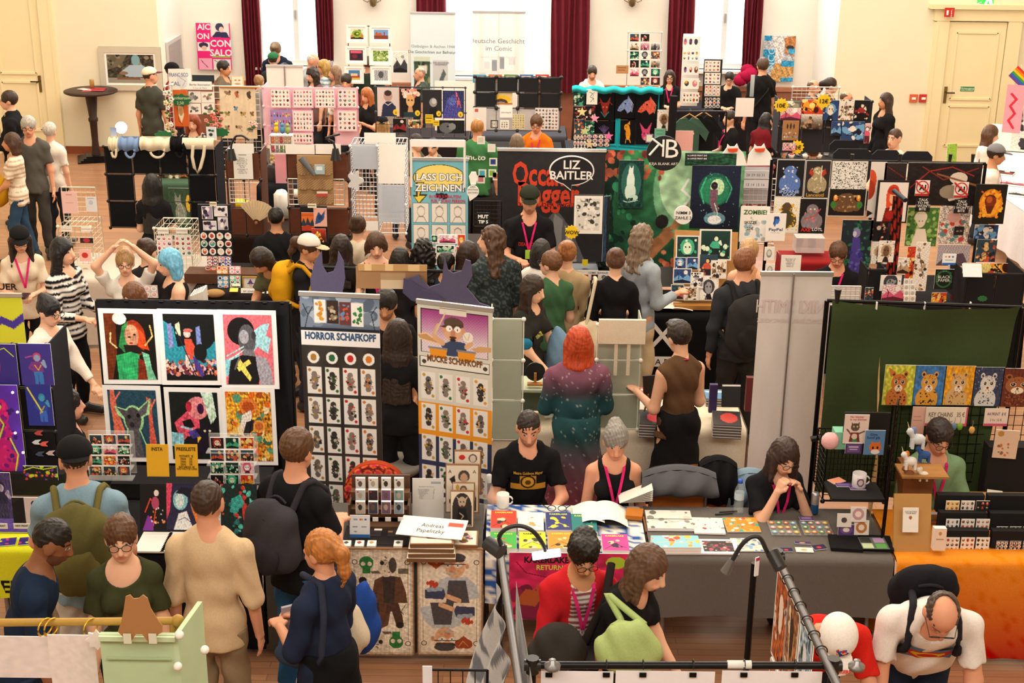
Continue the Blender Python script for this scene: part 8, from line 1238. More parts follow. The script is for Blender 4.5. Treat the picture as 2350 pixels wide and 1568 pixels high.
cv=A(180,110,'c8265c').n(3,.12,5).sp(5,['8a1a48','6a1a3a'],14,3,7,(5,55,55,95)).p('7a1c40',2,92,10,62,30,50,44,60,56,80,60,96,30,100).e(30,52,8,8,'a8542c').p('a8542c',4,76,14,54,30,58,22,80).e(52,62,9,8,'5a1a3a').p('40203a',50,40,62,34,74,40,84,30,82,48,66,50).e(50,20,5,4,'3a1a4a').e(70,56,8,5,'2a1830').l('e8b048',1,44,24,60,38,80,44).l('d89030',1,54,22,78,38).e(86,14,8,9,'a8c83a').l('6a1030',.8,6,14,14,30,30,36)
poster(1168,1270,1452,1424,YF-.06,cv,'crimson Kakerlake Returns poster hanging from the comic table',txt=[('KAKERLAKE',.3,.9,.12,'1e1a1c',.04,.36),('RETURNS',.34,.79,.1,'c8d84a',.02,.24)])
# sketchbooks, papers and stickers on the dark grey cloth
t=thing('open_book','large open sketchbook being signed by the grey-haired woman','book',atz(1378,1180,.76));
for s,x in((-1,1350),(1,1404)):c=atz(x,1182,.77);mb=MB();mb.grid(lambda u,v:np.stack([c[0]+(u-.5)*.2,c[1]+(v-.5)*.28-.02*(u-.5),.755+.05*np.sin((u if s<0 else 1-u)*2.4)+0*v],1),14,10,'f1eee8');mb.grid(lambda u,v:np.stack([c[0]+(u-.5)*.2,c[1]+(v-.5)*.28,.75+.035*np.sin((u if s<0 else 1-u)*2.4)+0*v],1),8,4,'2a2a2c');mb.build('page',PAPER,t)
mb=MB();c=atz(1455,1150,.8);[mb.add([c+[-.1,-.04+.0*i,0],c+[.12,-.04,.02+.016*i],c+[.12,.1,.02+.016*i],c+[-.1,.1,0]],[[0,1,2,3]],'e6e2da')for i in range(6)];mb.build('fanned_booklet',PAPER,None,'pale booklet with fanned pages beside the open sketchbook','book')
MB().box(atz(1456,1180,.77),(.11,.12,.03),'b5702f',rz=-.15).build('wallet',CLOTH,None,'ochre dotted wallet beside the open sketchbook','wallet')
def sk(w,h,seed,bg,cols,n=24):return CV(w,h,bg).sp(seed,cols,n,2,8).l(cols[0],1.5,10,60,40,50,60,66,90,50)
LY=[(1536,1192,.3,.26,sk(80,60,1,'dcdad2',['8a8a84','c8c6be','6a6a66','ecebe4']).l('3a3a3a',2,0,50,100,50),'spiral sketchpad open on pencil street scenes',0,.02),(1551,1243,.3,.16,sk(80,46,2,'8ac8dc',['e8c04a','e05a2c','f4f0e4','e8a040']),'stack of colourful holiday comics in front of the spiral pad',.02,.05),
      (1626,1206,.2,.22,sk(50,50,3,'e9e6e0',['9a9a98','c8c4be','a83a3a'],14),'ink comic sheets with a red heading bar',-.03,.01),(1702,1204,.22,.2,sk(60,50,4,'e8922c',['3aa88c','e05a3a','f0c060','f4f0e8']).e(30,20,8,7,'f4f0e8').e(30,78,8,7,'f4f0e8'),'bright orange and teal map-like artwork',.03,.006),(1648,1254,.24,.19,sk(60,50,5,'3a3234',['c84a6a','8a3a4a','d8c8b8','5a6a50'],40),'matted dark floral print on the dark grey cloth',0,.01),(1716,1250,.2,.17,sk(50,46,6,'dcd8cc',['4a7ab8','8ab0d0','c8c0a0'],50),'blue and white crowded artwork sheet',.02,.006)]
for x,y,w,h,cv,l,rz,t_ in LY:lying(x,y,w,h,.745,cv,l,'artwork',rz=rz,t=t_,border=.1 if 'matted' in l else 0,stack=3 if 'stack' in l else 0)
bottle(1694,1176,.745,'clear water bottle with a blue cap by the resting woman');c=atz(1868,1178,.745);t=thing('drink_can','slim silver and blue drink can by the resting woman','can',c);MB().lathe(c,[(0,0),(.024,0),(.027,.01),(.027,.07)],'3a7ac0',16).build('can_body',METAL,t);MB().lathe(c,[(.027,.07),(.027,.14),(.022,.15),(0,.148)],'b8bcc4',16).build('can_top',METAL,t)
for x,y,l in((1672,1176,'long black pen lying behind the papers'),(1662,1181,'short black pen lying beside the long one')):p=atz(x,y,.75);MB().bar(p-[.06,0,0],p+[.06,.02,0],.006,'161618').build('pen',PLAST,None,l,'pen')
for k,(x,l)in enumerate(((1799,'left'),(1873,'right'))):
 t=thing('sticker_board','clear board of round and animal stickers, %s half'%l,'sticker board',atz(x,1212,.75));c=atz(x,1212,.755);MB().box(c,(.19,.2,.006),'e8f0f2').build('board',GLASS,t)
 for j in range(3):
  for i in range(4):q=c+[-.07+.047*i,.065-.065*j,.005];mb=MB();mb.lathe(q,[(0,0),(.02,0),(.02,.002),(0,.003)],['e8883a','d8a8a8','8ab8d0','6aa060','e0b040','b8a890','c86a3a'][(i*3+j+k*2)%7],10);mb.lathe(q+[0,0,.002],[(0,0),(.01,0),(.01,.002),(0,.003)],'f2e8d8',8);mb.build('sticker',PAPER,t)
lying(1851,1190,.09,.06,.77,CV(20,14,'43305f').r(10,16,90,84,'6a4f8a').r(20,40,80,50,'d0c4dc'),'purple name card on the clear sticker boards','card')
for x,y,w,h,c,l,rz in((1805,1262,.075,.05,'2a2450','small night-blue business card, left one',0),(1846,1262,.11,.06,'e8e4dc','white sticker card between the business cards',-.05),(1842,1246,.1,.03,'4a3570','purple card behind the white sticker card',-.05),(1880,1256,.085,.06,'2c2048','fan of dark red and blue business cards',.25)):lying(x,y,w,h,.745,CV(16,10,c).e(50,60,20,20,'c83a3a' if c[0]=='2' else 'd8a878'),l,'card',rz=rz)
for a,b,c,d,q,l in((1922,1182,1955,1210,'dcd8d4','white coaster card with a raccoon'),(1953,1167,1989,1198,'b890a0','white card with a round mauve emblem'),(1961,1198,1995,1228,'b8733a','card with a round orange-brown cat emblem'),(1924,1207,1962,1229,'4a3570','purple name card in the small stand')):poster(a,b,c,d,8.15,CV(30,28,'dedad6' if q!='4a3570' else q).e(50,50,38,40,q if q!='4a3570' else '6a4f8a').e(50,50,20,20,'4a4048' if q[0]=='d' else 'e8d8cc'),l+' by the binder','card',tilt=.2)
t=thing('binder','open black zip binder with a card page on the dark grey cloth','binder',atz(1975,1248,.75));[MB().box(atz(x,1247,.755),(.2,.19,.02),'1a1a1c',rz=-.1).build('cover',CLOTH,t)for x in(1940,2010)];mb=MB();c=atz(2005,1247,.772);cv=CV(40,30,'5a605c').r(6,8,46,46,'2a302c').r(54,8,94,46,'a88ab0').r(6,54,46,92,'b8c8a0').r(54,54,94,92,'5a9a50');cv.mesh(mb,lambda u,v,q:np.stack([c[0]+u,c[1]+v-.08,c[2]+u*0],1),.17,.16);mb.build('page',PAPER,t)
# big cat table goods
poster(2056,1152,2142,1268,8.02,None,'kraft brown display board leaning on the orange cloth','board','board',bc='b98d52',t=.02,tilt=.3);poster(2074,1173,2110,1222,8.0,A(30,40,'efece6').e(50,42,10,7,'a85a3a'),'white notice on the kraft brown board','notice',tilt=.3,txt=[('CUT IN TWO\nYOUR BOX',.5,.84,.08,'4a4a4a',.01)])
MB().box(atz(2100,1175,.745)+[0,.1,.16],(.2,.2,.3),'8a5a38').build('wooden_crate',WOOD,None,'brown wooden crate behind the kraft board','crate');MB().box(aty(2115,1082,8.4),(.3,.2,.015),'a87844').build('shelf_board',WOOD,None,'small wooden shelf above the crate with toy animals','shelf')
def toy(px,py,c,mane,l,horn=False,s=1.0):
 p=aty(px,py,8.35);t=thing('plush_toy',l,'toy',p);mb=MB();mb.ball(p+[0,0,.04*s],(.035*s,.022*s,.024*s),c,10);mb.ball(p+[-.035*s,0,.075*s],(.018*s,.015*s,.018*s),c,8);mb.bar(p+[-.02*s,0,.05*s],p+[-.035*s,0,.075*s],.013*s,c);[mb.bar(p+[a*s,b*s,.035*s],p+[a*s,b*s,0],.008*s,c)for a in(-.022,.022)for b in(-.01,.01)];mb.build('body',CLOTH,t);mb=MB();mb.ball(p+[-.022*s,0,.078*s],(.014*s,.01*s,.02*s),mane,8)
 if horn:mb.bar(p+[-.042*s,0,.09*s],p+[-.052*s,0,.12*s],.004,'e8d8a0',6,.001)
 mb.build('mane',CLOTH,t)
toy(2104,1028,'cfd6dc','7a8ac0','pale unicorn felt toy on the wire wall',True,1.5);toy(2088,1076,'efece6','e0803a','white felt horse with a rainbow mane on the shelf',True,1.3);toy(2118,1103,'efe8dc','e8dcc8','small white felt cat on the lower ledge');toy(2085,1100,'8a5a40','b83a2a','brown felt fox on the lower ledge');toy(2120,1060,'3a5a9a','2a3a6a','blue felt dragon on the shelf',False,1.2)
for k,(a,b,c,d)in enumerate(((2166,1146,2276,1272),(2282,1172,2380,1272))):
 t=thing('sticker_stand','black tiered sticker stand on the orange cloth, %s one'%('left','right')[k],'display rack',atz((a+c)/2,d,.745));cx,z0,w,h=rect(a,b,c,d,8.05)
 for j in range(3):MB().box((cx,8.1+.08*j,.745+.06+.085*j),(w,.05,.12+.17*j*0),'1a1a1c').build('tier',MATTE,t)
 for j in range(3):
  for i in range(3):
   x0=a+4+(c-a-6)*i/3;y0=b+4+(d-b)*j/3;poster(x0,y0,x0+(c-a)/3-6,y0+(d-b)/3-9,8.2-.065*j,stickers(30,28,700+k*20+j*3+i,['f0d898','f0e8e0','1c1c1e'][i]if j==0 else('f0eeea' if k==0 else '1e1d20'),3,3,[['c8602c','8a4a2a'],['2a2a30','6a6a70'],['c84a30','3a3a3a']][(i+j)%3],ring=k==1),'%s animal sticker sheet, tier %d of the %s black stand'%(('left-hand','centre','right-hand')[i],3-j,('left','right')[k]),'sticker sheet',group='animal sticker sheets on the black stands')
poster(2144,1216,2172,1264,7.98,A(26,40,'eed8c4').e(50,24,14,8,'c88a5a').l('a88870',4,20,50,80,50),'cream price card box beside the left sticker stand','sign',t=.05,tilt=.1)
lying(2300,1152,.5,.3,.8,CV(10,6,'d8a868'),'tan wooden board behind the sticker stands','board',t=.02,bc='b98550');[MB().box(atz(x,y,.82)+[0,0,.015],(.1,.08,.03),c,rz=r_).build('wooden_block',WOOD,None,l,'block')for x,y,c,r_,l in((2312,1148,'d8b080',.1,'pale wooden block pile on the tan board'),(2282,1140,'e8e0d0',-.3,'white card pile on the tan board'))]
# chairs, stool
chair(1557,1120,.8,'orange-brown wooden chair under a grey jacket',rz=math.pi+.1);chair(1622,1090,.8,'orange-brown wooden chair draped in black behind the grey jacket',rz=math.pi-.1)
def drape(px,py,w,h,Y,c,l,n='jacket',z=None):
 p=aty(px,py,Y);mb=MB();mb.grid(lambda u,v:np.stack([p[0]+(u-.5)*w*(1+.1*v),p[1]-.05-.09*np.sin(v*3.1)*np.abs(np.cos((u-.5)*2))-.015*np.sin(u*17+v*5),p[2]+.02-h*v*1.0-.06*np.abs(u-.5)**2*4*(1-v)],1),24,18,c);mb.grid(lambda u,v:np.stack([p[0]+(u-.5)*w,p[1]+.04+.02*np.sin(u*9),p[2]+.02-h*v-.06*np.abs(u-.5)**2*4*(1-v)],1),12,8,c);mb.grid(lambda u,v:np.stack([p[0]+(u-.5)*w,p[1]-.05+.09*v,p[2]+.02-.06*np.abs(u-.5)**2*4+.02*np.sin(v*3.14)],1),12,5,c);mb.build(n,CLOTH,None,l,'jacket')
drape(1558,1078,.5,.2,8.74,'55565c','grey jacket hung over the orange-brown chair');drape(1648,1056,.26,.34,8.93,'17171a','black cloth hung over the rear orange-brown chair');drape(1722,1085,.3,.3,8.95,'7f98ac','pale denim jacket behind the resting woman')
c=atz(908,1060,.48);t=thing('stool','round grey-topped swivel stool between the two banners','stool',(c[0],c[1],0));MB().lathe((c[0],c[1],.42),[(0,0),(.19,0),(.2,.03),(.19,.06),(0,.07)],'7f7a74',28).build('seat',CLOTH,t);MB().bar((c[0],c[1],.04),(c[0],c[1],.42),.025,'222224').build('post',METAL,t);MB().lathe((c[0],c[1],0),[(.22,0),(.22,.03),(.03,.06)],'222224').build('base',METAL,t)
MB().box((atz(1910,1440,0)[0],8.4,.14),(.5,.3,.28),'5a4a3a').build('cardboard_box',PAPER,None,'cardboard box under the sketchbook table','box')
# ---------------------------------------------------------------- nearest stands below the balcony
t=thing('rail_stand','gold-painted wooden rail with a ball end at the lower left','rail',(aty(200,1428,4.9)[0],4.9,0));a,b=aty(-60,1430,4.95),aty(408,1425,4.95)
MB().bar(a,b,.016,'b08a3a',12).build('rail',WOOD,t);MB().ball(b,.026,'b08a3a',14).build('ball_end',WOOD,t);p=aty(396,1426,4.95);MB().bar((p[0]+.02,4.95,0),p,.014,'a8823a',10).build('post',WOOD,t);MB().bar((a[0],4.95,0),a,.014,'a8823a',10).build('post',WOOD,t)
for x,l in((104,'leftmost'),(118,'second'),(208,'rightmost')):c=aty(x,1440,4.93);mb=MB();mb.tube([c+[.035*math.sin(q)*.5,.035*math.sin(q),.035*math.cos(q)]for q in np.linspace(0,6.28,20)],.004,'d8ac3c');mb.box(c+[0,0,-.055],(.012,.012,.03),'c89a30');mb.build('curtain_ring',METAL,None,'golden clip ring on the gold rail, the %s'%l,'ring')
poster(-70,1461,116,1555,4.9,A(60,30,'e6dcdc').n(3,.02,4),'pinkish white blank sheet hanging from the gold rail, left one','sheet','hanging_sheet');poster(116,1458,222,1600,4.88,A(40,50,'e8dedd').n(4,.02,4),'pinkish white blank sheet hanging from the gold rail, right one','sheet','hanging_sheet')
star(222,1470,4.85,.045,'ece2e0','small white paper star at the edge of the right hanging sheet',8,.7)
cx,z0,w,h=rect(240,1458,412,1700,4.78);t=thing('folding_screen','two-leaf mint green display screen at the lower left','display panel',(cx,4.78,0));fr=upright(cx,4.78,z0-.4);mb=MB();sheet(mb,fr,w,h+.4,.02,'b7cfa8');mb.box((cx,4.77,z0+h-.01),(w,.012,.02),'c8dcb8');mb.box((cx,4.77,z0+h-.1),(w*.86,.004,.006),'a8c098');mb.build('panel',MATTE,t)
p0,p1=np.array([cx+w/2+.01,4.78,0]),aty(466,1400,5.05);top=aty(462,1352,5.15)[2];mb=MB();e=np.array([p1[0]-p0[0],p1[1]-p0[1]]);mb.prism([(0,0),(1,0),(1,top),(0,z0+h)],0,.02,'bdd3ae',lambda u,v,w_:np.stack([p0[0]+u*e[0]-w_,p0[1]+u*e[1],v],1));mb.build('side_panel',MATTE,t)
for x,y in((412,1458),(470,1492),(408,1530)):MB().ball(aty(x,y,4.75),.018,'f0efea',10).build('hinge_knob',PLAST,t)
shape([(270,1450),(278,1428),(284,1398),(288,1370),(298,1366),(306,1375),(318,1374),(328,1366),(338,1374),(346,1398),(362,1424),(372,1436),(372,1452),(364,1456),(352,1470),(340,1474),(326,1456),(312,1456),(300,1474),(288,1468)],4.74,'brown cardboard bear cut-out taped to the mint screen','a9794c','cut-out','cardboard_cutout',t=.006)
for x in(292,350):poster(x-9,1456,x+9,1478,4.73,None,'pale tape piece on the %s foot of the cardboard bear'%('left' if x<300 else 'right'),'tape','tape',bc='d8d8c4')
# clamp frame at the lower right
Yn=4.42;zt=aty(1560,1527,Yn)[2];fa,fb=aty(1222,1527,Yn),aty(1912,1528,Yn);t=thing('tube_stand','black and grey tube frame with clamps at the lower middle','frame',((fa[0]+fb[0])/2,Yn,0))
MB().bar(fa,fb,.014,'202022',12).build('front_tube',METAL,t);la,lb=atz(1147,1262,zt+.02),atz(1193,1580,zt+.02);ra,rb=atz(1783,1278,zt+.02),atz(1925,1580,zt+.02)
MB().bar(la,lb,.016,'66666a',12).build('side_tube',METAL,t);MB().bar(ra,rb,.016,'66666a',12).build('side_tube',METAL,t)
for p in(fa,fb,la,ra):mb=MB();mb.bar(p+[0,0,.03],p-[0,0,.03],.024,'17171a',10);mb.bar(p+[-.03,0,0],p+[.03,0,0],.022,'17171a',10);mb.build('clamp',PLAST,t)
for p in(fa,fb):mb=MB();q=p+[.07,-.05,.02];mb.lathe(q,[(0,0),(.028,.0),(.03,.014),(.012,.02),(.012,.035),(0,.036)],'8a8a8c',16);mb.build('clamp_screw',METAL,t)
for p in((la[0],la[1],0),(ra[0]-.09,ra[1],0),(fa[0],Yn,0),(fb[0],Yn,0)):MB().bar(p,(p[0],p[1],zt-.01),.014,'1b1b1d',10).build('post',METAL,t)
MB().bar(aty(1688,1526,Yn)-[.03,0,0],aty(1724,1526,Yn),.0155,'d8d8d4',12).build('tape',PAPER,t)
for i,(a,b)in enumerate(((1240,1405),(1410,1636),(1652,1880))):
 poster(a,1542,b,1700,Yn-.02,None,'white blank sheet clipped to the black tube, %s'%('narrow left one','middle one','wide right one')[i],'sheet','hanging_sheet',bc='e9e7ee')
for i,x in enumerate((1260,1392,1476,1591,1708,1825)):c=aty(x,1532,Yn-.02);mb=MB();mb.tube([c+[0,.018*math.cos(q),.018*math.sin(q)+.012]for q in np.linspace(0,6.28,14)],.002,'3a3a3c',5);mb.box(c-[0,0,.03],(.025,.012,.016),'1a1a1c');mb.build('bulldog_clip',METAL,None,'black clip ring holding a white sheet on the tube','clip','clip rings on the front tube')
d=rb-ra
for i in range(6):c=ra+d*(.2+.11*i);mb=MB();mb.tube([c+[.022*math.cos(q),0,.022*math.sin(q)]for q in np.linspace(0,6.28,16)],.0025,'262628',5);mb.build('cable_ring',METAL,None,'black ring on the right-hand grey tube','ring','rings on the right-hand grey tube')
HP=[(.04,.22,['b05a30','2a1a18','f0d8c8','8a3a1a'],'amber lit portrait'),(.24,.2,['8a5a3a','e8d8c0','3a2418','c88a50'],'sepia curly hair portrait'),(.46,.18,['8aa0b0','2a3a48','d8d8dc','5a6a78'],'blue-grey winter portrait')]
for i,(s,wd,cols,n)in enumerate(HP):
 for j in range(2 if i<2 else 1):
  t0,t1=s,s+wd;A0,A1=ra+d*t0,ra+d*t1;cv=CV(60,80,cols[0]).n(20+i*3+j,.3,8).sp(30+i+j*5,cols,40,3,10).e(50,40,18,22,cols[2]).l(cols[1],5,30,20,40,70).l(cols[3],5,70,30,60,90)
  mb=MB();z1=-.03-j*.42;frp=lambda u,v,w_:A0+np.outer((u+.5),(A1-A0))+np.outer(v,[0,0,1.])+np.outer(w_,[-1,0,0.])+[0,0,z1-.4];cv.r(0,0,5,100,'f4f2ee').r(95,0,100,100,'f4f2ee').r(0,0,100,3,'f4f2ee').r(0,97,100,100,'f4f2ee')
  cv.mesh(mb,lambda u,v,w_:frp(u,v,w_+.003),1,.4);sheet(mb,frp,1,.4,.004,'f2f0ec');mb.build('hanging_print',PAPER,None,'%s %s hanging along the right-hand tube'%(('upper','lower')[j],n),'print')
def lampneck(P,lab,on):
 A=np.array(P);s=np.linspace(0,len(P)-1,40);A=np.stack([np.interp(s,range(len(P)),A[:,i])for i in range(3)],1)
 for _ in range(12):A[1:-1]=(A[:-2]+A[1:-1]*2+A[2:])/4
 t=thing('clamp_lamp',lab,'lamp',P[0]);MB().tube(A,.009,'1d1d20',8).build('gooseneck',PLAST,t);return t,A
t,Q=lampneck([aty(1150,1250,4.9),aty(1142,1232,4.9),aty(1160,1212,4.9),aty(1190,1204,4.9),aty(1225,1216,4.9),aty(1250,1255,4.9),aty(1252,1270,4.9)],'gooseneck lamp with a lit white tube on the left grey tube',1)
a,b=aty(1222,1277,4.9),aty(1286,1268,4.9);MB().bar(a,b,.016,'ffffff',12).build('light_tube',GLOW,t);MB().bar(aty(1118,1245,4.95),aty(1150,1268,4.9),.03,'2a2c30',12).build('lamp_base',PLAST,t)
t,Q=lampneck([aty(1786,1300,4.75),aty(1760,1270,4.75),aty(1750,1240,4.75),aty(1738,1230,4.75),aty(1722,1232,4.75),aty(1700,1250,4.75),aty(1680,1288,4.75)],'gooseneck lamp with an unlit head on the right grey tube',0)
MB().bar(aty(1681,1284,4.75),aty(1664,1314,4.75),.012,'77777a',10,.02).build('lamp_head',METAL,t);MB().bar(aty(1772,1268,4.75),aty(1792,1305,4.7),.026,'1b1b1e',12).build('lamp_base',PLAST,t)
poster(1733,1280,1742,1322,4.75,A(10,30,'e8dcdc').r(0,0,100,20,'b8305a'),'name badge tag hanging from the black post','badge',rz=.6)
# grey patterned cloth and wire grid
p0=lb-(lb-la)*.78;p1=lb-(lb-la)*.1;e=p1-p0;rr=np.random.RandomState(7);q=rr.uniform(0,6,5)
MB().grid(lambda u,v:p0+np.outer(u,e)+np.stack([-.03-.16*v+.05*np.sin(u*17+3*np.sin(v*4))*(.3+v),0*u,-.03-v*.75-.12*np.sin(u*3)*v],1),60,50,lambda u,v:np.clip(lin('b8babf')[None]-.35*((np.sin(u*23+q[0]+3*np.sin(v*11))*np.sin(v*19+q[1]+2*np.sin(u*9))>.35)[:,None])+.02,.03,1)).build('patterned_scarf',CLOTH,None,'grey and white ink-patterned cloth hanging from the left grey tube','cloth')
MB().grid(lambda u,v:p0+[.03,0,-.02]+np.outer(u*1.2,e)+np.stack([.02+.03*np.sin(u*14)*v,0*u,-v*1.1],1),40,12,'e4e4e6').build('white_drape',CLOTH,None,'white gathered cloth beside the patterned cloth','cloth')
wiregrid(978,1538,1118,1720,4.3,'black wire grid with a small white sheet at the bottom edge','1c1c1e',5,4,knobs=False,r=.003);poster(970,1530,992,1640,4.28,None,'narrow pale sheet clipped to the black wire grid','sheet','hanging_sheet',bc='dcdce4')
# ---------------------------------------------------------------- visitors and exhibitors
def stripes(c1,c2,f=60,ax=2,duty=0.):return lambda L,V:np.where((np.sin(L[:,ax]*f)>duty)[:,None],lin(c1),lin(c2))
BK_,NV='1b1b1e','1f2a44'
P=person
# front aisle
P(166,990,1.83,190,'person in a light blue tee and black backwards cap with an olive backpack','7f9db0','c9c6c0','r','bald','3a3028',wide=1.3,arms='down',arms2='table',cap=('1a1a1c','b'),hy=10,beard='6a4a34',hp=12)
backpack('person in a light blue tee and black backwards cap with an olive backpack','large olive rucksack on the back of the visitor in light blue','5f5a34','6b6438',(.36,.2,.56),.2)
P(138,1199,1.76,105,'bearded person in a navy tee bending beside the green-tee visitor','1c2a42','25324a','d','crop','16120f',lean=14,hp=22,beard='18120e',wide=1.08)
P(272,1175,1.68,12,'smiling person in an olive V-neck tee with thin glasses and brown tied hair','3c4028','22252c','l','pony','5a3a24',sex='f',hp=10,extra='g',neck=.035)
P(472,1091,1.79,176,'person seen from behind in a sand-coloured tee and khaki trousers','d2b894','8f7c62','r','crop','3c2a20',wide=1.1,sleeve=1.1)
P(684,969,1.83,150,'tall person in black tee and blue jeans with a grey rucksack','1a1b1e','2f5f94','r','short','5a3c26',arms='hold',wide=1.15,hp=14,shoe='e4e0da')
backpack('tall person in black tee and blue jeans with a grey rucksack','dark grey rucksack on the back of the tall visitor in jeans','3c3a40','34323a',(.31,.18,.46),.2)
P(737,1205,1.66,238,'person in a navy tee with an orange-blond ponytail and black skirt','232c44','17181c','r','pony','b8763a',sex='f',wide=1.25,arms='hold',skirt=(.42,.08),hems=-.14,sleeve=1.2)
P(1345,1214,1.63,12,'person with curly black hair in a red varsity jacket looking at a phone','c4242c','8a9298','m','curlyshort','17130f',arms='hold',hp=24,extra='gl',sleeve=1.9,lean=8,topfn=lambda L,V:np.where(((np.abs(L[:,0])<.07)&(L[:,1]<-.03))[:,None],np.where((np.sin(L[:,2]*190)>.2)[:,None],lin('d8d4d2'),lin('8a4a48')),lin('c4242c')))
P(1508,1272,1.58,55,'person with shoulder-length brown hair in a black tee stooping with a green tote',BK_,'34382f','l','mid','5e4434',ht=1.7,lean=22,hp=5,sex='f',arms='low',base=0,neck=.02)
P(1938,1408,1.5,0,'person in a red tee and white printed baseball cap bending forward','d0281f','2a2f3c','r','short','5a4030',ht=1.72,lean=48,hp=22,arms='reach',base=0,wide=1.2,cap=('eeebe6','f','eeebe6'))
P(2172,1404,1.5,-6,'balding person with glasses in a white tee with a red emblem leaning forward','e6e0dc','22304a','r','bald','4a3a30',ht=1.8,lean=42,hp=18,arms='low',base=0,wide=1.35,extra='g')
backpack('balding person with glasses in a white tee with a red emblem leaning forward','black rucksack on the back of the leaning visitor in white','1b1b20','26262c',(.3,.16,.4),.24)
# seated exhibitors of the front row
P(1214,953,1.3,4,'seated exhibitor in a black tee with a golden film emblem','17171a','2a2c34','r','crop','2a2220',sit=True,arms='table',hp=32,wide=1.1,beard='5a4438')
P(1415,982,1.26,2,'seated exhibitor with grey tied hair in a black tank top, signing a book',BK_,'2a2c34','r','bun','8f8b86',sit=True,arms='hold',hp=30,sex='f',tank=True,extra='l',wide=1.05)
P(1812,1018,1.24,28,'seated exhibitor in black resting the chin on folded hands','1a1b1f','22242a','l','mid','3a2a26',sit=True,arms='face',hp=20,sex='f',extra='gl',wide=1.1,lean=12,twist=-12)
P(2164,973,1.34,6,'seated exhibitor in a sage green tee reading a folder at the big cat stand','7fa07c','2a2c34','r','short','2c2424',sit=True,arms='hold',hp=34,extra='gl',wide=1.15)
P(150,895,1.3,120,'seated person in black partly hidden behind the purple print panels',BK_,'1b1b20','r','short','241c18',sit=True,arms='hip',wide=1.1)
# second row, behind the banners
P(1329,738,1.7,184,'person with orange-red hair in a sparkling plum to teal dress','7c5064','2f4a52','l','mid','b8441e',sex='f',wide=1.4,arms='hold',skirt=(.66,.12),sleeve=1.55,extra='l',tuck=1,topfn=lambda L,V:lin('7c5064')*np.clip((L[:,2:3]-.22)/.2,0,1)+lin('274a50')*(1-np.clip((L[:,2:3]-.22)/.2,0,1))+.25*((np.random.RandomState(3).rand(len(L),1)>.975)),legfn=lambda V,H,k:(lambda t:lin('284c50')*(1-t)+lin('8a4456')*t+.25*(np.random.RandomState(4).rand(len(V),1)>.975))(np.clip((H[2]-.05-V[:,2:3])/.5,0,1)))
P(1557,723,1.72,205,'person in a brown sleeveless top and long black skirt with short dark curls','5c4430','17171a','l','quiff','2a201c',sex='f',sleeve=0,arms='carry',skirt=(.72,.1),wide=1.15,hp=24,extra='l',hems=-.1)
P(912,722,1.66,172,'person seen from behind with very long dark brown hair in black',BK_,'1a1a1d','l','verylong','2e1f1a',sex='f',arms='phone',sleeve=1.1)
P(884,655,1.7,-4,'bearded person in black half hidden behind the brown cardboard',BK_,'202226','m','short','1f1a18',beard='2a201c',hp=30,wide=1.1)
# middle aisle, left to right
P(42,512,1.64,20,'person in a black cap and cream tee with a pink lanyard reading a phone','e2d2ba','1b1c20','l','long','241c1a',sex='f',arms='hold',hp=28,extra='lg',cap=('1b1c1e','f'))
P(140,537,1.7,70,'person with long black hair in a black and white striped shirt','1b1c20','19191c','l','long','141316',sex='f',wide=1.2,arms='front',sleeve=1.7,topfn=stripes('1a1a1d','e6e2dc',120))
P(113,672,1.62,65,'person with black tied hair and glasses in a white jacket','e9e1d6','1c1c20','l','bun','17151a',sex='f',arms='low',sleeve=1.8,hp=22,extra='g',wide=1.1)
P(284,566,1.6,12,'person with glasses stretching both arms overhead in a pale grey tee','d6d2ca','3a4048','l','bun','b08a5c',sex='f',arms='up',extra='g',wide=1.05,hp=8)
P(380,562,1.66,-62,'person with a bright blue wig and tattooed shoulder in a black top','19191c','1d1d20','l','bob','6fb6d8',sex='f',tank=True,hp=18,wide=1.15,arms='front')
P(297,640,1.6,-20,'person with brown hair and glasses just above the black curtain','4a4440','2a2a2c','l','bob','6a4228',sex='f',hp=30,extra='g')
P(334,540,1.62,160,'person with a dark brown bun behind the raised arms','2a2628','1c1c20','l','bun','3a2418',sex='f')
P(632,477,1.34,188,'seated exhibitor seen from behind in black, holding a paper fan','1c1c1f','2a2c34','m','crop','1d1714',sit=True,wide=1.3,arms='down',arms2='down',extra='l')
P(582,568,1.5,-35,'person in an olive shirt with dark hair bowing over the sticker table','5a5a40','2a2c30','m','bob','231a17',ht=1.66,sex='f',lean=35,hp=25,base=0,arms='table')
P(712,530,1.68,78,'person in a patterned cap with a mustard yellow rucksack','1b1b1e','2a2e38','m','pony','4a3020',sex='f',cap=('d6d0c6','f','b8a888'),arms='front',hp=20)
backpack('person in a patterned cap with a mustard yellow rucksack','mustard yellow rucksack on the back of the capped visitor','d29a1c','c08a18',(.3,.17,.42),.24)
P(782,530,1.6,175,'person with straight dark hair seen from behind beside the felt horns','221d1e','22252c','m','long','241a17',sex='f')
P(820,488,1.6,170,'person with a low brown bun and a black sling strap on a pale top','cfc4b0','2a2c30','l','bun','3c2618',sex='f')
P(863,524,1.66,8,'person with a braid, pink lanyard and black tank top',BK_,'22252c','l','braid','4a3222',sex='f',tank=True,extra='l',hp=28,arms='low')
P(918,560,1.56,172,'person with a short dark bob seen from behind in black','1e1c1f','22252c','m','bob','17130f',sex='f')
P(971,541,1.62,178,'person with long black curls seen from behind','2a2426','22252c','m','curly','14110f',sex='f')
P(1024,572,1.52,150,'child-sized visitor with short black hair in a dark navy vest','1c2e3a','22252c','m','short','16120f',arms='front')
P(1074,545,1.62,165,'person with long dark hair beside the patterned shirt','2a2628','22252c','l','long','2e1e18',sex='f')
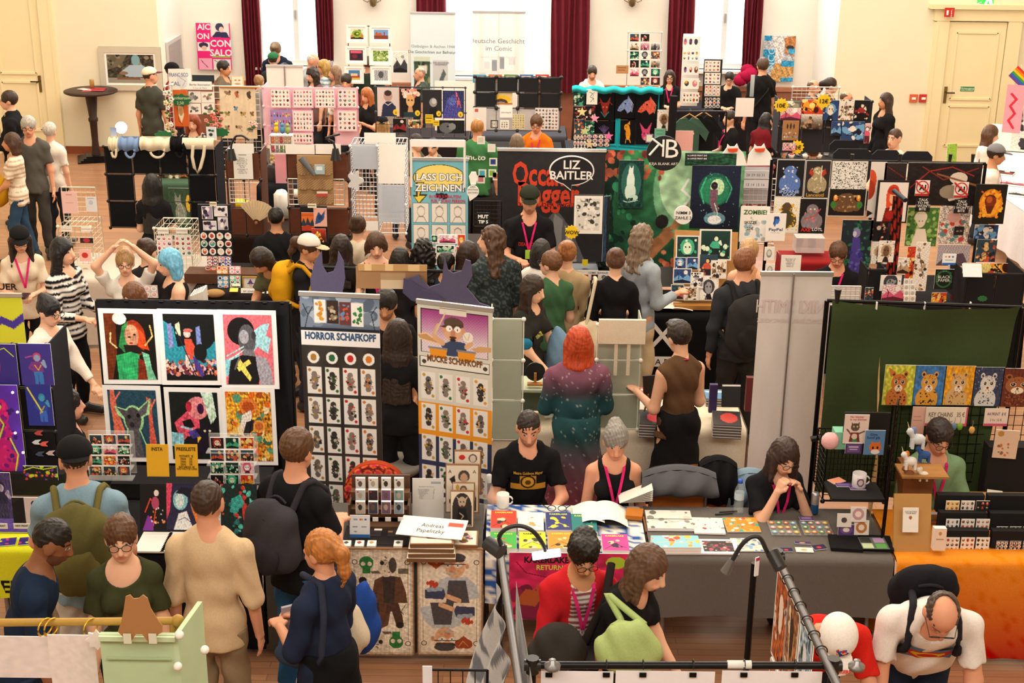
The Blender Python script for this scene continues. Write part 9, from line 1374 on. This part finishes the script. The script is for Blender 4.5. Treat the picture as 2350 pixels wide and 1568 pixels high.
P(1130,508,1.83,205,'tall person with wavy brown hair in a dark leaf-patterned shirt','2f3638','22252c','l','wavy','4f3626',wide=1.25,hy=55,sleeve=1.2,topfn=lambda L,V:lin('2b3234')+.05*((np.sin(L[:,0]*60+5*np.sin(L[:,2]*33))*np.sin(L[:,2]*55+4*np.sin(L[:,0]*40))>.3)[:,None])*[1,1.3,1.3])
P(1243,541,1.58,165,'person with a grey-black bob between the two curly heads','e6e2dc','2a2c30','l','bob','2a2728',sex='f')
P(1266,568,1.64,205,'person with a brown bowl cut in a moss green tee','3f6446','3f4a50','l','short','6a452a',extra='g',hy=30)
P(1302,545,1.68,178,'person with a curly ginger updo in a beige cardigan','a8916e','6a7a8a','l','bun','9a6238',sex='f',sleeve=1.9,wide=1.1)
P(1230,622,1.64,55,'person with long dark hair in a charcoal lemon-print tee with a denim jacket','2b2a28','232f3c','l','long','2f201a',sex='f',arms='low',hp=22,extra='')
P(1414,562,1.66,180,'person with a clipped brown bun in a black top with a cream tote','19191c','5a3a22','l','bun','5c4030',sex='f',sleeve=1.25,wide=1.1,arms='front')
P(1476,506,1.8,130,'person with grey-brown curls in a light grey long-sleeved shirt','9aa4ae','c4b08c','r','wavy','7d6a58',arms='carry',sleeve=1.8,extra='l')
P(1722,541,1.64,160,'person with a blond ponytail beside the backpack wearer','c8946a','2a2c30','l','pony','b08a5c',sex='f',tank=True)
P(1712,561,1.8,190,'bearded person with auburn hair in a charcoal shirt with a black rucksack','2f3136','2e2c2c','r','short','7a4a2c',hy=-45,sleeve=1.9,wide=1.15,beard='8a4a2a')
backpack('bearded person with auburn hair in a charcoal shirt with a black rucksack','black hiking rucksack on the back of the auburn-haired visitor','2b2a2a','242323',(.34,.2,.56),.14)
P(1925,561,1.34,-14,'seated exhibitor with glasses and a pink lanyard under the dark posters','1a1a1d','2a2c34','r','short','5a3c28',sit=True,extra='gl',hp=34,arms='table',wide=1.1)
P(1216,420,1.84,0,'smiling exhibitor in a dark cap and black band tee behind the table',BK_,'22252c','r','crop','7a5a3c',cap=('2c3026','f','24271f'),arms='hold',extra='lbG',hp=20,wide=1.1,beard='a07a5c')
# behind: third row
P(347,392,1.62,172,'person with long black hair seen from behind before the black gate','19191c','1c1c20','l','verylong','141214',sex='f',arms='front')
P(440,262,1.32,0,'seated exhibitor with auburn hair in a patterned blouse','2a2427','2a2c34','l','mid','8a4226',sit=True,sex='f',hp=28,arms='hold',topfn=lambda L,V:np.where((np.sin(L[:,0]*90+3*np.sin(L[:,2]*60))*np.sin(L[:,2]*80)>.35)[:,None],lin('d8c8c0'),lin('231f22')))
P(18,202,1.8,-78,'person with dark hair and glasses in a black hooded jacket at the left edge','1a1a1d','22252c','l','short','33241c',sleeve=2,wide=1.25,extra='g',arms='front')
P(62,260,1.76,12,'grey-haired person with glasses in a grey tee and knotted scarf','56544f','3c3a38','r','short','b0aca4',extra='g',hp=12,stride=.12)
P(24,298,1.62,-78,'person with a brown bob in a white striped top carrying a mustard jacket','e6dcc8','2f4a66','m','bob','4a2f20',sex='f',arms='low',stride=.1,topfn=stripes('e8dfcc','b89a7c',110,2,-.5))
P(112,275,1.6,170,'person in a white top just behind the grey-haired visitor','e8e2d8','2a2c34','l','short','c8c0b4',sex='f')
P(342,149,1.8,168,'person in a cream baseball cap and dark olive grey tee','44453e','22304a','r','crop','3a2c22',cap=('e2d6be','f','6a2c34'),hy=-40,arms='down')
P(394,139,1.78,80,'person in a black cap and dark red hooded sweater','7a1e26','22252c','l','crop','2a2220',cap=('161618','f'),sleeve=2)
P(512,133,1.72,75,'person with dark hair in a brown patterned short-sleeved shirt','6a5f50','2a2c34','m','short','1d1815')
P(630,88,1.82,0,'person with light brown hair in a navy tee leaning over by the first window','1f2638','2a2c34','r','quiff','7a6248',hp=32,wide=1.2,lean=10)
P(626,116,1.66,176,'person in a green knitted beanie','2c2e30','2a2c34','l','crop','3a2c22',cap=('2f6a44','n'))
P(722,115,1.76,80,'bald white-haired person in a grey shirt by the first window','9aa0a4','2a2c34','r','bald','c8c0b8',lean=8,hp=16)
P(742,131,1.68,-75,'person with a blond bob and glasses in a blue striped tee','9fb4c0','2a2c34','r','bob','b8904c',sex='f',extra='g',topfn=stripes('e8ecee','7a98ae',90))
P(712,148,1.62,-50,'person with wavy dark hair in a mauve brown top','6a5250','2a2c34','l','wavy','2a1e1a',sex='f',hp=28)
P(768,146,1.6,-60,'person with light brown hair and a pinkish face behind the striped tee','8a7878','2a2c34','r','mid','8a6a50',sex='f')
P(765,182,1.5,-20,'person with short fair hair in a white floral shirt bending down','eae6e0','2a2c34','r','crop','a08668',lean=30,base=0,hp=20,topfn=lambda L,V:np.where((np.sin(L[:,0]*70)*np.sin(L[:,2]*60)>.55)[:,None],lin('a89888'),lin('eeeae4')))
P(793,164,1.62,-10,'person with dark hair in a maroon shirt beside the framed pictures','5c2a38','2a2c34','r','short','2c211c',hp=26)
P(652,140,1.6,165,'person with black hair in dark clothes below the green beanie','242427','2a2c34','l','short','1c1715')
P(594,168,1.5,160,'person with a fair bun behind the small yellow-framed sign','8a8a90','2a2c34','l','bun','a07c54',sex='f')
P(846,123,1.8,172,'person in a dark green tee looking at the framed pictures','2f3d33','22304a','r','crop','5a4638',sleeve=1.3)
P(964,149,1.56,-75,'bald exhibitor in a dark green tee with a pink lanyard','37423a','2a2c34','r','bald','9a8474',extra='l',wide=1.2)
P(838,195,1.56,-35,'person with short ginger hair in a black tee reading at the pink wall','1b1b1e','2a2c34','r','mid','a8602c',sex='f',hp=28,arms='phone',wide=1.15)
P(878,263,1.4,178,'person with long blond hair under a black cap','3a3a3c','2a2c34','l','long','b08c5c',sex='f',cap=('1c1c1f','b'))
P(1096,266,1.74,172,'person in a green tee with a white back print and sunglasses on the head','3f7a4c','3a3c40','r','crop','a8743c',wide=1.25,sleeve=1.3)
P(1231,258,1.62,-8,'exhibitor with glasses in a bright orange polo shirt','e0761e','2a2c34','r','short','5a3c24',extra='gl',arms='phone',hp=22,wide=1.15)
P(1187,301,1.5,172,'person with a grey-brown bob in front of the orange polo','55504c','2a2c34','l','bob','7a6654',sex='f')
P(958,302,1.5,60,'child with dark hair resting behind the light blue banner','6a6a58','2a2c34','l','short','2c211b',hp=20);P(992,312,1.44,-20,'child with a hand on the chin behind the light blue banner','8a8478','2a2c34','l','short','33261f',arms='face',hp=16)
P(920,304,1.4,175,'person with dark hair behind the white wire towers','2a2a2e','22304a','l','short','2c201b');P(1360,146,1.56,2,'exhibitor in a pale mint shirt at the board game table','c3d8d4','2a2c34','r','short','33271f',arms='hold',hp=28,sleeve=1.8,beard='5a4638')
P(1538,156,1.5,-5,'exhibitor with long dark hair, glasses and a pink lanyard','1a1a1d','2a2c34','l','mid','33241d',sex='f',extra='gl',arms='hold',hp=16)
P(1675,160,1.5,-12,'exhibitor with dark hair and glasses before the third window','19191c','2a2c34','l','short','221c1a',extra='g',hp=26,arms='hold',sleeve=1.8)
P(1752,126,1.84,-150,'tall person in black with a shoulder strap beside the art poster','1a1a1c','1f2024','r','short','4f3a2a',wide=1.25,extra='g',hy=-20)
P(1868,178,1.62,60,'person with a shaved head behind the white wire cubes','5a5a5c','2a2c34','r','bald','6a5040');P(1908,173,1.66,82,'person with a dark ponytail behind the white wire cubes','4a4448','2a2c34','l','pony','2f211b',sex='f')
P(1944,204,1.6,75,'person with receding brown hair right of the wire cubes','4f4a48','2a2c34','r','bald','5a4434');P(2035,207,1.66,-70,'person in a black cardigan by the cream wall','1b1a1c','3a3436','m','long','3a281f',sex='f',sleeve=2)
P(2056,289,1.72,-48,'smiling young person in a white tee behind the black panels','e6e0d6','2a2c34','l','crop','4a3424',arms='front',wide=1.15);P(1677,249,1.5,-70,'exhibitor in a black tee with a pink lanyard beside the hanging shirts','19191c','2a2c34','l','pony','2a1e19',sex='f',extra='l',arms='front')
P(1762,247,1.45,150,'person in a dark red top with long dark hair and a black bag','6f1a22','22252c','l','long','1d1719',sex='f',lean=20,base=0);P(1778,292,1.2,185,'person in a black hooded jacket by the orange chair','1c1c20','22252c','l','crop','2a211e',ht=1.4)
P(1868,326,1.45,170,'person with brown hair crouching in front of the manga table','3a3436','2a2c34','l','short','5a3a26');P(2282,280,1.6,75,'person with very long brown hair in a white top at the right edge','ece4d8','2a2c34','l','long','5c3c28',sex='f',hp=26)
P(2292,325,1.68,78,'person in a grey cap and white tee at the information desk','e8e2da','3a3c44','m','short','2c211b',cap=('7d7f84','f'),extra='l',hp=14)
# prints on shirts and things people carry
def pv(lab,s,h,col,back=False,zf=.62,w=None,bold=.02,y=0):chestprint(lab,lambda mb,fr:mb.text(s,h,col,lambda u,v,q:fr(u,v,q),0,y,bold=bold,w=w),.3,.2,zf,back)
GOLD='seated exhibitor in a black tee with a golden film emblem'
pv(GOLD,'Metro Goldwyn Mayer',.03,'c89a3a',zf=.72,w=.2);chestprint(GOLD,lambda mb,fr:CV(60,30,'b8862c').e(50,46,22,46,'2a1c10').e(50,46,17,36,'c8963a').e(50,50,8,18,'5a3c18').r(0,0,26,60,'17171a').r(74,0,100,60,'17171a').mesh(mb,fr,.24,.1),.3,.2,.46)
pv('person in a green tee with a white back print and sunglasses on the head','moto',.1,'e8ece4',True,.72,w=.24);pv('smiling exhibitor in a dark cap and black band tee behind the table','DEADPOOL',.05,'b8302c',zf=.55,w=.2)
S_='balding person with glasses in a white tee with a red emblem leaning forward';chestprint(S_,lambda mb,fr:CV(60,50,'5f83b8').p('c8362c',8,20,92,20,98,44,50,96,2,44).p('e8c83a',20,30,80,30,84,42,50,82,16,42).e(50,50,20,12,'c8362c').mesh(mb,fr,.26,.2),.3,.2,.4)
pv('person with curly black hair in a red varsity jacket looking at a phone','Unity',.07,'e6e2de',zf=.38,w=.16)
I=INFO['person in a red tee and white printed baseball cap bending forward'];mb=MB()
def capf(u,v,q):return np.array([I['W'](I['hp'](a,-.062-.5*abs(b)*0-(.03-b)*.55,.098+b*.75))for a,b in zip(u,v)])
mb.text('AVENGERS',.026,'c82a24',lambda u,v,q:np.array([I['W'](I['hp'](a,-.118-.045+b*.9,.052+.012))for a,b in zip(u,v)]),0,0,bold=.04,w=.1);CV(24,20,'eeebe6').sp(4,['2a4a9a','c83028','3a6ab8','e8b890'],26,6,16,(16,16,84,84)).mesh(mb,lambda u,v,q:np.array([I['W'](I['hp'](a,.02-.115*math.sqrt(max(.02,1-((b+.03)/.105)**2-(a/.11)**2)),.05+b+.03))for a,b in zip(u,v-.0)]),.07,.05);mb.build('cap_print',CLOTH,I['root'])
def hand(lab,s):return HS[(lab,s)]
def held(lab,s,d,size,col,name,txt,cat,rz=0,rx=0,cvs=None):
 p,q=hand(lab,s);mb=MB();mb.box(p+np.array(d),size,col,rz=rz,rx=rx);return mb.build(name,PLAST,None,txt,cat)
held('person with curly black hair in a red varsity jacket looking at a phone',-1,(.03,-.03,.02),(.075,.15,.01),'16161a','phone','black phone in the hand of the visitor in red','phone')
held('person in a black cap and cream tee with a pink lanyard reading a phone',-1,(.03,-.03,.02),(.07,.14,.01),'1c1c20','phone','dark phone held by the visitor in the cream tee','phone')
held('person in a brown sleeveless top and long black skirt with short dark curls',-1,(0,.0,.05),(.16,.03,.22),'3a2a28','book','dark book held by the brown-top visitor','book',rx=.5);held('person with grey-brown curls in a light grey long-sleeved shirt',1,(.0,0,.04),(.02,.08,.15),'1c2430','phone','dark phone held by the grey-curled visitor','phone')
held('seated exhibitor in a sage green tee reading a folder at the big cat stand',1,(-.1,-.03,.0),(.3,.02,.2),'b8b4c8','folder','transparent violet folder held by the sage green exhibitor','folder',rx=.6)
held('person in a navy tee with an orange-blond ponytail and black skirt',-1,(-.02,0,-.03),(.07,.02,.15),'a9a2ac','phone','silvery lilac phone carried over the small patterned bag','phone',rz=.5)
# bags
def bag(c,r,col,lab,name='shoulder_bag',strap=None,cat='bag',sc='2a2c34',rs=.014):
 c=np.array(c,float);t=thing(name,lab,cat,c-[0,0,r[2]]);V,Q=blend([('e',c,r,I3),('e',c-[0,0,r[2]*.35],(r[0]*1.05,r[1]*1.1,r[2]*.6),I3)],.014,.02,noise=wr(int(c[0]*99)%97,.006));mb=MB();mb.add(V,Q,lin(col),True);mb.build('bag_body',CLOTH,t)
 if strap is not None:A=np.array(strap);s=np.linspace(0,len(A)-1,24);A=np.stack([np.interp(s,range(len(A)),A[:,i])for i in range(3)],1);MB().tube(A,rs,sc,8).build('strap',CLOTH,t)
def sp_(lab,*pts):I=INFO[lab];return[I['W'](I['TU'](*p))for p in pts]
L_='person in a navy tee with an orange-blond ponytail and black skirt';s=sp_(L_,(.1,-.14,.5),(.0,-.19,.3),(-.12,-.22,.02),(-.16,-.2,-.1));bag(aty(688,1490,6.75),(.12,.07,.09),'3a4a62','small blue patterned bag on the hip of the ponytailed visitor',strap=[aty(725,1470,6.78)]+sp_(L_,(.2,.12,.1),(.16,.12,.35),(.1,.06,.5),(.0,-.15,.45)),sc='2e3446',rs=.018)
bag(aty(792,1440,7.0),(.12,.1,.17),'d6cbb6','cream cloth bag behind the ponytailed visitor',sc='d6cbb6');bag(aty(832,1415,7.15),(.09,.09,.22),'24489a','cobalt blue folded bag behind the cream bag')
L_='person with curly black hair in a red varsity jacket looking at a phone';bag(aty(1280,1480,6.3),(.13,.1,.12),'33302e','large dark brown shoulder bag of the visitor in red',strap=sp_(L_,(.17,.0,.5),(.1,-.17,.4),(-.02,-.22,.15))+[aty(1300,1445,6.33)],sc='2c2523',rs=.022)
L_='person with shoulder-length brown hair in a black tee stooping with a green tote';bag(aty(1440,1482,6.15),(.15,.08,.14),'a9bf7c','pale green canvas tote of the stooping visitor','tote_bag',strap=[aty(1405,1440,6.15),sp_(L_,(-.2,-.08,.42))[0],sp_(L_,(-.16,.07,.47))[0],aty(1480,1435,6.2)],sc='a9bf7c',rs=.018)
L_='person with a clipped brown bun in a black top with a cream tote';bag(sp_(L_,(.22,.1,-.05))[0],(.14,.06,.18),'d8c8a8','cream tote on the shoulder of the visitor with the clipped bun','tote_bag',strap=sp_(L_,(.24,.12,.1),(.17,.1,.5),(.17,-.08,.46),(.24,-.02,.1)),sc='ddd0b4',rs=.016)
bag(sp_('person with a curly ginger updo in a beige cardigan',(.14,.14,.0))[0],(.14,.07,.16),'9c8460','khaki shoulder bag of the visitor in the beige cardigan');bag(sp_('person with a brown bob in a white striped top carrying a mustard jacket',(-.1,-.24,.02))[0],(.12,.12,.2),'d29f20','mustard padded jacket carried by the visitor in stripes','jacket',cat='jacket')
bag(sp_('person with long dark hair in a charcoal lemon-print tee with a denim jacket',(.16,-.2,.05))[0],(.1,.09,.22),'6a88a4','denim jacket over the arm of the lemon-tee visitor','jacket',cat='jacket');chestprint('person with long dark hair in a charcoal lemon-print tee with a denim jacket',lambda mb,fr:CV(30,40,'2b2a28').sp(3,['d8c83a','c8b88a','8a9a5a'],24,5,12,(15,15,85,85)).mesh(mb,fr,.14,.18),.2,.2,.35)
bag(sp_('grey-haired person with glasses in a grey tee and knotted scarf',(0,.14,.2))[0],(.17,.1,.22),'8a8078','grey-beige rucksack of the grey-haired visitor','backpack',cat='backpack');bag(sp_('tall person in black with a shoulder strap beside the art poster',(.2,-.05,.05))[0],(.13,.07,.12),'1c1c1f','black camera bag of the tall visitor in black',strap=sp_('tall person in black with a shoulder strap beside the art poster',(-.14,.0,.5),(0,.16,.35),(.2,.1,.1)),sc='222226')
# paper fan
p,q=hand('seated exhibitor seen from behind in black, holding a paper fan',-1);c=aty(588,512,p[1]-.05);t=thing('hand_fan','open pale wooden folding fan held up by the seated exhibitor','fan',c);mb=MB();A_=np.linspace(math.radians(30),math.radians(130),25)
for i in range(24):r_=[(.04,.24)][0];a0,a1=A_[i],A_[i+1];dz=.006*(i%2);mb.add([c+[r*math.cos(a),-dz,r*math.sin(a)]for r,a in((.04,a0),(.24,a0),(.24,a1),(.04,a1))],[[0,1,2,3]],'d8c09a')
mb.build('fan_leaf',PAPER,t);MB().ball(c,.02,'8a5a34',8).build('pivot',WOOD,t)
